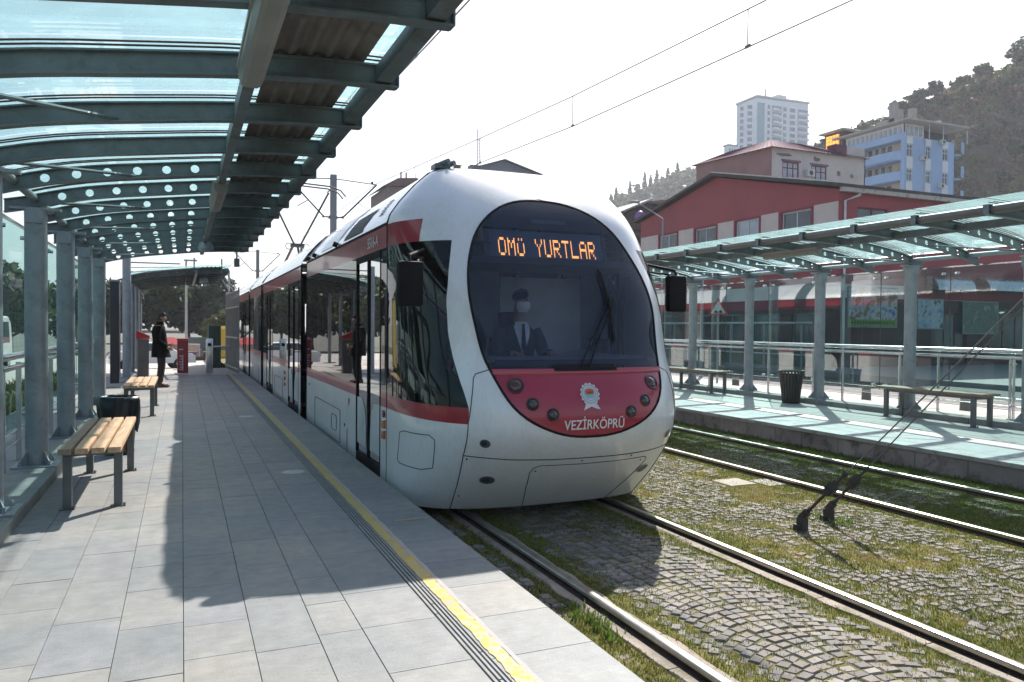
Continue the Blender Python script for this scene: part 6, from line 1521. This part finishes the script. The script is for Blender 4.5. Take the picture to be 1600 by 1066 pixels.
mb = MB(); mb.add([(248.6,303.6,110.9),(258,299.2,115.2),(292,299.2,115.6),(292,320,115.6),(266,320,113),(248.6,303.6,111.6),(258,299.2,115.9),(292,299.2,116.3),(292,320,116.3),(266,320,113.7)], [(4,3,2,1,0),(5,6,7,8,9),(0,1,6,5),(1,2,7,6),(2,3,8,7),(3,4,9,8),(4,0,5,9)]); mb.box(274, 280, 303, 308, 116, 119); mb.tube([(264.6,301,115),(264.6,301,120)], .4, 6); mb.tube([(285,301,115),(285,301,118)], .3, 6); mb.build('roof', mat('tower_roof', (.55,.58,.62), .7), tb)
wh = thing('white_house', 'small white house at the foot of the far tower block', 'building', (243, 320, 70))
mb = MB(); mb.box(243.8, 248.6, 302.6, 306, 60, 90.5); mb.build('wall', TW, wh)
mb = MB(); mb.box(243.3, 249, 302.2, 306.5, 90.5, 91.1); mb.build('roof', mat('dark_flat_roof', (.12,.12,.14), .8), wh)
mb = MB(); 
for i in range(3): mb.box(244.2+i*1.5, 245+i*1.5, 302.35, 302.58, 87, 89)
mb.build('window', TD, wh)

# grey gabled house behind the tram roof, with lattice mast and chimney
gh = thing('grey_gabled_house', 'grey blue gable end rising above the tram roof', 'building', (35, 84, 0))
mb = MB(); mb.add([(30.2,84,0),(39.3,84,0),(39.3,84,19.9),(34.9,84,21.1),(30.2,84,19.7),(30.2,94,0),(39.3,94,0),(39.3,94,19.9),(34.9,94,21.1),(30.2,94,19.7)], [(0,1,2,3,4),(0,4,9,5),(1,6,7,2),(5,9,8,7,6)]); mb.build('wall', mat('grey_blue_cladding', (.17,.20,.25), .7, 0, .06, .5), gh)
mb = MB()
for k in range(5):
    for q in range(3): mb.box(31.4+q*2.7, 32.7+q*2.7, 83.93, 83.98, 3+k*3.1, 4.6+k*3.1)
mb.build('window', PANE, gh)
mb = MB(); mb.add([(28.2,83.6,19.0),(34.9,83.6,21.25),(39.9,83.6,19.85),(28.2,95,19.0),(34.9,95,21.25),(39.9,95,19.85),(28.2,83.6,18.85),(34.9,83.6,21.08),(39.9,83.6,19.7)], [(0,1,4,3),(1,2,5,4),(0,6,7,1),(1,7,8,2)]); rf = mb.build('roof', mat('slate_roof', (.13,.13,.15), .8), gh)
mb = MB(); mb.box(29.0, 29.7, 84.5, 85.2, 18.5, 20.0); mb.box(28.9, 29.8, 84.4, 85.3, 20.1, 20.2); mb.build('chimney', mat('chimney_brown', (.20,.15,.14), .9), rf)
mb = MB(); mb.box(30.9, 33.0, 84.3, 85.5, 19.9, 20.35); mb.build('solar_heater', mat('dark_heater', (.06,.07,.08), .5), rf)
t = thing('lattice_mast', 'thin pale lattice radio mast above the grey gabled house', 'mast', (31.9, 84.5, 20))
mb = MB()
for a, b in ((31.65,84.4),(32.15,84.4),(31.9,84.8)): mb.tube([(a,b,20.2),(a,b,24.6)], .03, 5)
for k in range(11): z = 20.4+k*.4; mb.tube([(31.65,84.4,z),(32.15,84.4,z+.2),(31.9,84.8,z+.1),(31.65,84.4,z+.4)], .022, 4)
mb.tube([(31.9,84.6,24.6),(31.9,84.6,26.2)], .02, 4); mb.build('lattice', mat('pale_mast', (.42,.40,.40), .6), t)
bh = thing('brown_house', 'small brown roofed house with thin chimneys just above the tram roof', 'building', (22.5, 84, 0))
mb = MB(); mb.box(20.9, 24.6, 84, 92, 0, 17.0); mb.build('wall', mat('brownish_house_wall', (.26,.20,.18), .8), bh)
mb = MB(); mb.add([(20.3,83.5,16.9),(25.2,83.5,17.3),(25.2,93,17.3),(20.3,93,16.9),(22.0,83.5,17.9),(24.2,83.5,18.1),(24.2,93,18.1),(22.0,93,17.9)], [(0,1,5,4),(4,5,6,7),(0,4,7,3),(1,2,6,5)]); mb.tube([(22.6,84.5,17.9),(22.6,84.5,18.8)], .09, 8); mb.tube([(23.2,84.5,17.9),(23.2,84.5,18.8)], .09, 8); mb.build('roof', mat('brown_roof', (.18,.11,.10), .8), bh)
# house with curved white awning roof, left of the red building
ah = thing('terrace_house', 'dark cluttered house with a shallow gable roof left of the red building', 'building', (33, 52, 0))
mb = MB(); mb.box(30.6, 37.5, 51, 60, 0, 9.9); mb.add([(30.6,51,9.9),(37.5,51,9.9),(33.4,51,11.2)], [(0,1,2)]); mb.build('wall', mat('brown_grey_wall', (.13,.10,.09), .85, 0, .3, .6), ah)
mb = MB(); mb.add([(29.8,50.6,9.95),(33.4,50.6,11.5),(38.6,50.6,10.2),(29.8,61,9.95),(33.4,61,11.5),(38.6,61,10.2),(29.8,50.6,9.8),(33.4,50.6,11.33),(38.6,50.6,10.05)], [(0,1,4,3),(1,2,5,4),(0,6,7,1),(1,7,8,2)]); mb.build('roof', mat('grey_sheet_roof', (.30,.31,.30), .6), ah)
mb = MB(); P = [[(32.6+3.4*i/8, y, 11.0-.9*(i/8)**2+.25*math.sin(math.pi*i/8)) for i in range(9)] for y in (48.6, 50.5)]; mb.grid(P); mb.build('curved_awning', mat('bright_white_awning', (.75,.75,.74), .5), ah)
mb = MB(); mb.box(30.7, 33.2, 50.9, 50.98, 8.9, 9.1)
for i in range(4): mb.box(30.8+i*.7, 31.2+i*.7, 50.85, 50.95, 7.2, 8.6)
mb.box(30.6, 33.3, 50.6, 51, 6.9, 7.05); mb.build('terrace', mat('dark_terrace', (.07,.06,.06), .8), ah)
mb = MB(); mb.lathe([(.02,-.5),(.36,-.3),(.5,0),(.36,.3),(.02,.5)], (32.0, 49.9, 9.9), 16); mb.build('purple_lantern', mat('purple_lantern', (.26,.12,.38), .6), ah, smooth=True)
pg_ = thing('garden_wall', 'dark rough wall and shed below the terrace house', 'wall', (27, 42, 0)); mb = MB(); mb.box(24.6, 30, 38, 38.4, -.05, 5.2); mb.box(24.4, 28, 38.5, 44, -.05, 6.2); mb.build('wall', mat('dark_rough_wall', (.09,.07,.06), .9, 0, .4, .6, bmp=.4), pg_)

# ================================================================ HILLS, WOODS AND TREES
RV = Vector((math.cos(YAW), -math.sin(YAW), 0)); FV = Vector((math.sin(YAW), math.cos(YAW), 0))
def hill(name, A, B, fz, na, nb, m):
    P = [[tuple(RV*(A[0]+(A[1]-A[0])*i/na)+FV*(B[0]+(B[1]-B[0])*j/nb)+Vector((0,0,fz(A[0]+(A[1]-A[0])*i/na, B[0]+(B[1]-B[0])*j/nb)))) for j in range(nb+1)] for i in range(na+1)]
    mb = MB(); mb.grid(P); return struct(mb.build(name, m, smooth=True))
def sm(t): t = min(max(t, 0), 1); return t*t*(3-2*t)
def hz_r(a, b):
    zc = float(np.interp(a, [-40,20,40,63,74,81,88,97,105,114,120,150,260], [-3,16,29,40,43,46,49,54,57,60.5,63,76,110]))
    return -.5+(zc)*(sm((b-108)/76) if b < 184 else 1-.15*sm((b-184)/80))+noise.noise(Vector((a*.05, b*.05, 1)))*1.5*sm((b-112)/20)
def hz_l(a, b):
    zc = float(np.interp(a, [-120,-40,0,20,38,54,72,92,110,124,138,200,330,400], [-3,0,8,26,48,71,79,87,90,97,99,104,108,90]))
    return -.5+zc*(sm((b-250)/200) if b < 450 else 1-.2*sm((b-450)/150))+noise.noise(Vector((a*.02, b*.02, 7)))*3*sm((b-260)/60)
HM = mat('hillside_scrub', (.13,.11,.08), .95, 0, .35, .06, dirt=(.05,.06,.03), ds=.05)
hill('hill', (-60, 300), (108, 300), hz_r, 60, 40, HM); hill('hill', (-160, 480), (250, 640), hz_l, 60, 40, HM)
def crown_quads(n, rad, hgt, lobes, size, shape='round', seed=0):
    """leaf clump quads spread through a lobed volume; returns V (n*4,3)"""
    g = np.random.default_rng(seed); L = g.normal(0, 1, (lobes, 3)); L /= np.linalg.norm(L, axis=1)[:, None]
    if shape == 'cone':
        t = g.uniform(0, 1, n)**1.3; a = g.uniform(0, 6.283, n); r = rad*(1-t)**.9*np.sqrt(g.uniform(.3, 1, n))*(1+.18*np.sin(a*3+t*20)); C = np.stack([r*np.cos(a), r*np.sin(a), t*hgt], 1)
    else:
        c = L*np.array([rad*.55, rad*.55, hgt*.28])*g.uniform(.5, 1.1, (lobes, 1))+np.array([0, 0, hgt*.5]); rr = g.uniform(.28, .5, lobes)*rad
        k = g.integers(0, lobes, n); d = g.normal(0, 1, (n, 3)); d /= np.linalg.norm(d, axis=1)[:, None]; C = c[k]+d*(rr[k]*g.uniform(.55, 1.05, n))[:, None]*np.array([1, 1, .8])
    u = g.normal(0, 1, (n, 3)); u /= np.linalg.norm(u, axis=1)[:, None]; v = np.cross(u, g.normal(0, 1, (n, 3))); v /= np.linalg.norm(v, axis=1)[:, None]
    s = (size*g.uniform(.5, 1.3, n))[:, None]
    return np.stack([C-u*s-v*s*.6, C+u*s-v*s*.6, C+u*s+v*s*.6, C-u*s*.6+v*s], 1).reshape(-1, 3)
LF = {k: leafm(k+'_foliage', c, .4, .25) for k, c in dict(dark=(.045,.070,.032), olive=(.13,.14,.045), brown=(.21,.135,.085), grey=(.17,.145,.10), mid=(.06,.09,.03)).items()}
LK = ['dark', 'olive', 'brown', 'grey', 'mid']
def wood(name, label, fz, arange, brange, count, r0, r1, nq, size, kinds, dens=None):
    V, MI = [], []; g = np.random.default_rng(hash(name) % 1000 if False else len(name)); protos = [crown_quads(nq, 1, 1.5, 6, size, seed=i) for i in range(8)]
    k = 0
    while k < count:
        a = g.uniform(*arange); b = g.uniform(*brange); z = fz(a, b); k += 1
        if z < 1.5: continue
        r = g.uniform(r0, r1); p = protos[g.integers(8)]; an = g.uniform(0, 6.28); c_, s_ = math.cos(an), math.sin(an)
        q = np.stack([p[:, 0]*c_-p[:, 1]*s_, p[:, 0]*s_+p[:, 1]*c_, p[:, 2]*g.uniform(.7, 1.15)], 1)*r
        V.append(q+np.array(RV*a+FV*b+Vector((0, 0, z-.35*r)))); nn = noise.noise(Vector((a*.03, b*.03, 4)))
        kk = kinds[int(min(max((nn+.5+g.normal(0, .22)), 0), .999)*len(kinds))]; MI.append(np.full(nq, LK.index(kk)))
    V = np.concatenate(V); F4 = np.arange(len(V)).reshape(-1, 4); o = npmesh(name, V, F4, [LF[q] for q in LK], mi=np.concatenate(MI)); return tag(o, label, 'woodland', kind='stuff')
wood('hillside_wood', 'dense brown and green scrub wood covering the near hillside on the right', hz_r, (30, 190), (118, 190), 3000, 1.1, 3.9, 150, .125, ['dark', 'grey', 'olive', 'brown', 'grey', 'brown', 'olive', 'mid', 'dark'])
wood('ridge_wood', 'hazy green wood covering the far ridge', hz_l, (-20, 260), (340, 470), 1700, 2.6, 5.5, 60, .26, ['dark', 'mid', 'grey', 'olive', 'dark'])
def tree(name, label, pos, h, rad, kind, nq, size, shape='round', group=None, trunk_h=None, seed=1, trunk=True, cat='tree', lobes=9):
    t = thing(name, label, cat, pos, group); x, y, z = pos; th = trunk_h if trunk_h is not None else h*.3
    bark = mat('grey_brown_bark', (.06,.048,.04), .9, 0, .3, 4)
    mb = MB(); mb.tube([(x, y, z-.3), (x+.03*h*.3, y, z+th*.6), (x-.01*h, y+.01*h, z+h*.8)], [h*.028, h*.02, h*.006], 8)
    g = random.Random(seed)
    for k in range(6):
        a = g.uniform(0, 6.28); zz = z+th+g.uniform(0, .35)*h; mb.tube([(x, y, zz), (x+rad*.35*math.cos(a), y+rad*.35*math.sin(a), zz+h*.12), (x+rad*.75*math.cos(a), y+rad*.75*math.sin(a), zz+h*.2)], [h*.011, h*.008, h*.003], 5)
    mb.build('trunk', bark, t)
    q = crown_quads(nq, rad, h-th*.7, lobes, size, shape, seed)+np.array([x, y, z+th*.7]); npmesh('crown', q, np.arange(len(q)).reshape(-1, 4), LF[kind], t); return t
# trees that stand out on the near hill's skyline
for i, (u_, dh, r, kd, lb) in enumerate(((66, 3.5, 2.4, 'grey', 'bare grey tree on the hill skyline above the purple roof'), (92, 5.5, 3.4, 'dark', 'low dark tree on the hill skyline above the blue block'), (96.5, 5.2, 2.7, 'dark', 'dark rounded tree on the hill skyline just left of the middle of the slope'),
    (100, 6.5, 3.0, 'dark', 'tallest dark tree on the middle of the hill skyline'), (106, 4.2, 2.4, 'grey', 'thin grey tree on the hill skyline right of the tallest one'), (111, 5.6, 3.4, 'mid', 'round green tree on the upper hill skyline'), (119.5, 9.0, 4.8, 'dark', 'big dark tree on the skyline at the right edge of the photo'), (84, 3.6, 2.6, 'grey', 'grey shrubby tree on the lower hill skyline'))):
    b = 183; p = RV*u_+FV*b; tree('tree', lb, (p.x, p.y, hz_r(u_, b)-.5), dh+1.0, r, kd, 700, .34, group='trees standing out on the near hill skyline', seed=20+i)
# conifers on the far ridge skyline
for i, (u_, hh, r, sh_) in enumerate(((49, 9, 2.6, 'cone'), (52.5, 11, 2.6, 'cone'), (57, 10, 3.2, 'cone'), (60, 13, 2.4, 'cone'), (64.5, 10, 3.4, 'round'), (68, 14, 2.4, 'cone'), (72, 13, 4.2, 'round'), (76.5, 16, 2.6, 'cone'), (80, 13, 2.6, 'cone'), (83.5, 14, 3, 'cone'), (90, 12, 3, 'cone'), (95.5, 13, 2.8, 'cone'), (101, 10, 3.6, 'round'), (108, 9, 3.6, 'round'))):
    b = 448; p = RV*u_+FV*b; tree('conifer' if sh_ == 'cone' else 'tree', '%s on the far ridge skyline, %s from the left' % (('tall pointed cypress' if hh > 12 else 'small pointed cypress') if sh_ == 'cone' else 'rounded pine', ['first','second','third','fourth','fifth','sixth','seventh','eighth','ninth','tenth','eleventh','twelfth','thirteenth','fourteenth'][i]), (p.x, p.y, hz_l(u_, b)-2), hh, r, 'dark', 420, .55, sh_, 'dark trees on the far ridge skyline', trunk_h=.6, seed=50+i)
# big bushy tree left of the red building roof, and shrubs by the tower
for i, (u_, b, z, h, r, kd, lb) in enumerate(((62, 290, 26, 22, 9, 'olive', 'broad bushy tree between the far ridge and the terrace house'), (80, 300, 30, 24, 12, 'dark', 'dark tree clump in front of the far ridge, left of the brown red side wall'), (92, 290, 38, 22, 10, 'grey', 'greyish tree clump below the white house on the ridge'), (104, 300, 48, 24, 10, 'dark', 'dark tree clump at the foot of the tower block'))):
    p = RV*u_+FV*b; tree('tree', lb, (p.x, p.y, hz_l(u_, b)-1), h, r, kd, 1500, .7, group='tree clumps below the far ridge', seed=80+i)
# trees beyond the platform end
for i, (x, y, h, r, kd, lb) in enumerate(((-6.0, 84, 8.8, 4.2, 'dark', 'dark tree beyond the platform end, partly behind the masts'), (-2.2, 86, 9.6, 3.6, 'mid', 'green tree beyond the platform end, left of the lamp pole'), (.6, 88, 10.4, 3.4, 'dark', 'tallest dark tree beyond the platform end'), (3.2, 86, 9.6, 3.2, 'dark', 'dark tree beyond the platform end, right of the tallest one'), (5.4, 90, 8.6, 3.2, 'mid', 'tree beyond the platform end, just above the barred fence'), (3.4, 70, 4.4, 1.8, 'olive', 'yellowish shrub tree in front of the dark trees'), (-9.5, 86, 9, 4.2, 'dark', 'dark tree beyond the platform end, far left behind the mast'),
      (8.0, 92, 9.0, 3.6, 'mid', 'tree beyond the platform end, beside the tram roof'), (-14, 80, 10, 5, 'mid', 'large tree at the left end of the trees beyond the platform'))):
    tree('tree', lb, (x, y, -.9), h*.82, r, kd, 3200, .30, group='trees beyond the platform end', seed=100+i, trunk_h=.5, lobes=16)
# dark trees to the left, seen through the near glass screen
for i, (x, y, h, r) in enumerate(((-15, 22, 4.0, 2.4), (-16, 29, 4.6, 2.8), (-15.5, 36, 4.6, 2.6), (-17, 44, 5.6, 3), (-15, 52, 5.8, 3.0), (-18, 62, 7.0, 3.8))):
    tree('tree', 'dark leafy street tree left of the near platform, %s from the front of its row' % ['first','second','third','fourth','fifth','sixth'][i], (x, y, -.3), h, r, 'dark', 1500, .22, group='street trees left of the platform', seed=140+i, trunk_h=1.2, lobes=12)
mb = MB(); mb.box(-13.6, -13.3, 8, 70, -.3, 1.5); tag(mb.build('boundary_wall', mat('pale_boundary_wall', (.33,.33,.31), .9, 0, .15, .6)), 'pale boundary wall along the far side of the left street', 'wall')
lb_ = thing('pale_building', 'pale building with dark windows standing behind the street trees on the left', 'building', (-22, 34, 0))
mb = MB(); cutwall(mb, (-19, 16), (0,1,0), 34, -.3, 3.9, [(2+k*4, 4.2+k*4, 1.2, 3.2) for k in range(8)], .2, (1,0,0)); mb.box(-28, -19.05, 16, 50, -.3, 3.9); mb.build('wall', mat('pale_blue_wall', (.45,.47,.50), .8), lb_)
for k in range(8): window(lb_, (-19, 16), (0,1,0), (1,0,0), (2+k*4, 4.2+k*4, 1.2, 3.2), FR_W, PANE, 2)
mb = MB(); mb.box(-28.3, -18.7, 15.7, 50.3, 3.9, 4.1); mb.build('roof', ROOFD, lb_)
# hedge strip beside the platform
pts = [(rng.uniform(-3.2, -2.45), rng.uniform(2, 22), -.15+rng.uniform(0, .25), 3.2, 0) for k in range(5000)]
tag(grass_mesh('ground_cover', pts, .04, .09, [G1], .008), 'green ground cover growing between the near platform and its pavement', 'ground cover', kind='stuff')

# ---- vehicles and street things beyond the platform end
def car(label, x, y, ang, body, length=4.1, h=1.45, w_=1.7, van=False, group='parked cars', z0=-.28):
    t = thing('parked_car', label, 'car', (x, y, z0), group); t.rotation_euler = (0, 0, 0)
    Rm = Matrix.Rotation(ang, 4, 'Z'); T = lambda p: tuple(Vector((x, y, z0))+(Rm @ Vector(p)))
    if van: pr = [(-length/2,.35),(-length/2,.9),(-length/2+.05,h-.15),(-length/2+.25,h),(length/2-.7,h),(length/2-.3,h-.2),(length/2-.02,1.1),(length/2,.4)]
    else: pr = [(-length/2,.35),(-length/2,.75),(-length/2+.15,.92),(-length/2+.6,.98),(-length/2+1.05,h-.05),(-length/2+1.3,h),(length/2-1.6,h-.02),(length/2-.95,.98),(length/2-.2,.85),(length/2,.65),(length/2,.35)]
    mb = MB(); n = len(pr)
    for s0, s1, ins0, ins1 in ((-1, 1, 0, 0),):
        rows_ = []
        for yy, sc in ((-w_/2, .0), (-w_/2+.06, 1), (w_/2-.06, 1), (w_/2, .0)):
            rows_.append([T((px_*(1 if sc else .985), yy*(.97 if (pz_ > 1.0 and not van) else 1), pz_ if sc else .35+(pz_-.35)*.97)) for px_, pz_ in pr])
        for a, b in zip(rows_[:-1], rows_[1:]): mb.grid([a+[a[0]], b+[b[0]]])
        mb.add(rows_[0], [tuple(range(n))]); mb.add(rows_[-1], [tuple(range(n))])
    mb.build('body', body, t, auto=35)
    GLS = PANE
    mb = MB()
    if van:
        for s in (-1, 1): mb.add([T((-length/2+.4, s*(w_/2+.004), 1.05)), T((length/2-.5, s*(w_/2+.004), 1.05)), T((length/2-.75, s*(w_/2+.004), h-.2)), T((-length/2+.4, s*(w_/2+.004), h-.2))], [(0,1,2,3)])
        for e_ in (-1, 1): xx = e_*(length/2)*.995+e_*.012; mb.add([T((xx, -w_/2+.15, 1.05)), T((xx, w_/2-.15, 1.05)), T((xx-e_*.06, w_/2-.2, h-.22)), T((xx-e_*.06, -w_/2+.2, h-.22))], [(0,1,2,3)])
    else:
        for s in (-1, 1): mb.add([T((-length/2+.75, s*(w_/2+.004), 1.0)), T((length/2-1.15, s*(w_/2+.004), 1.0)), T((length/2-1.65, s*(w_/2-.01), h-.08)), T((-length/2+1.1, s*(w_/2-.01), h-.08))], [(0,1,2,3)])
        mb.add([T((length/2-.98, -w_/2+.12, 1.01)), T((length/2-.98, w_/2-.12, 1.01)), T((length/2-1.55, w_/2-.18, h-.02)), T((length/2-1.55, -w_/2+.18, h-.02))], [(0,1,2,3)])
        mb.add([T((-length/2+.62, -w_/2+.12, 1.01)), T((-length/2+.62, w_/2-.12, 1.01)), T((-length/2+1.03, w_/2-.18, h-.06)), T((-length/2+1.03, -w_/2+.18, h-.06))], [(0,1,2,3)])
    mb.build('window', GLS, t)
    for a in (-length/2+.75, length/2-.8):
        for s in (-1, 1):
            mb = MB(); mb.tube([T((a, s*(w_/2-.19), .31)), T((a, s*(w_/2+.01), .31))], .31, 18); wh_ = mb.build('wheel', BLACK, t); mb = MB(); mb.tube([T((a, s*(w_/2+.012), .31)), T((a, s*(w_/2+.02), .31))], .18, 12); mb.build('rim', INOX, wh_)
    for s in (-1, 1):
        for e_, m_ in ((1, LENS), (-1, mat('tail_lamp', (.4,.01,.01), .3))):
            mb = MB(); mb.obox(T((e_*(length/2+.005), s*(w_/2-.22), .68)), (.03, .28, .13), mtx=Rm.to_3x3()); mb.build('headlight' if e_ > 0 else 'tail_light', m_, t)
    return t
WC = mat('white_car_paint', (.70,.70,.70), .25, 0, .03, 1, coat=.6); BC = mat('blue_car_paint', (.03,.09,.25), .25, .2, .05, 1, coat=.6); YC = mat('yellow_car_paint', (.62,.40,.03), .3, 0, .04, 1, coat=.5); GC = mat('grey_car_paint', (.16,.17,.18), .25, .3, .05, 1, coat=.6)
car('white car parked beyond the ticket gates, right of the standing person', -1.5, 44.5, R(12), WC, z0=-.9)
car('white hatchback parked in the left street, nearest seen through the glass', -6.6, 12.5, R(90), WC)
car('white car parked second in the left street', -6.7, 18.2, R(90), WC, 4.4)
car('grey car parked in the left street between two white ones', -6.6, 24.2, R(90), GC)
car('white van parked farthest along the left street', -6.7, 31, R(90), WC, 4.9, 2.0, 1.85, True)
t = car('yellow and dark minibus standing behind the barred fence', 2.75, 47, R(80), YC, 5.6, 2.35, 2.0, True, 'parked cars', -.95)
t = thing('market_tent', 'pale stall with a red pitched awning beyond the platform end', 'market stall', (-1.0, 60, -.9))
mb = MB(); mb.add([(-1.6,59,.05),(.2,59,.05),(.2,61,.05),(-1.6,61,.05),(-1.1,60,.55),(-.5,60,.55)], [(0,1,5,4),(1,2,5),(2,3,4,5),(3,0,4)]); mb.build('awning', mat('red_awning', (.42,.03,.04), .7), t)
mb = MB(); mb.box(-1.5, 1.2, 60.2, 61, -.95, .05); mb.build('stall_wall', mat('peach_stall_wall', (.55,.42,.34), .8), t); mb = MB()
for x in (-1.5, -.7, .1): mb.tube([(x, 59.1, -.95), (x, 59.1, .05)], .05, 6)
mb.build('post', STEEL, t)
mb = MB(); mb.box(.4, 12, 64, 64.3, -.95, .5); tag(mb.build('boundary_wall', mat('grey_green_wall', (.10,.14,.13), .8, 0, .2, .6)), 'grey green wall beyond the lamp pole at the end of the street', 'wall')
mb = MB(); mb.box(-.9, 1.7, 55, 56.2, -1.45, -.35); tag(mb.build('earth_bank', mat('brown_bank', (.17,.11,.07), .95, 0, .3, 2, bmp=.6)), 'low brown earth bank behind the ticket gates', 'bank')
t = thing('lamp_pole', 'tall pale lamp pole beyond the ticket gates', 'lamp post', (.24, 54.3, -.95)); mb = MB(); mb.tube([(.24, 54.3, -.95), (.24, 54.3, 5.6)], [.09, .06], 10); mb.build('pole', mat('pale_pole', (.42,.43,.43), .5), t); mb = MB(); mb.bbox(.1, .9, 54.2, 54.4, 5.6, 5.7, .02); mb.build('lamp_head', STEEL, t)
t = thing('traffic_signal', 'dark signal head on a thin pole beside the barred fence', 'traffic signal', (1.9, 38, -.3)); mb = MB(); mb.tube([(2.0, 38, -.3), (2.0, 38, 4.0)], .045, 8); mb.build('pole', STEEL, t); mb = MB(); mb.bbox(1.9, 2.1, 37.85, 38.0, 2.2, 2.9, .02); mb.build('signal_head', BLACK, t)

# ================================================================ HAZE
m = bpy.data.materials.new('haze'); m.use_nodes = True; n = m.node_tree; n.nodes.clear()
out = n.nodes.new('ShaderNodeOutputMaterial'); pv = n.nodes.new('ShaderNodeVolumePrincipled'); pv.inputs['Color'].default_value = (.86,.91,1,1); pv.inputs['Density'].default_value = .0005; pv.inputs['Anisotropy'].default_value = .25
n.links.new(pv.outputs[0], out.inputs['Volume'])
hz = MB().box(-2600, 2600, -700, 3100, -1.5, 136).build('haze', m); tag(hz, 'thin pale air haze over the whole scene', 'haze', kind='stuff')
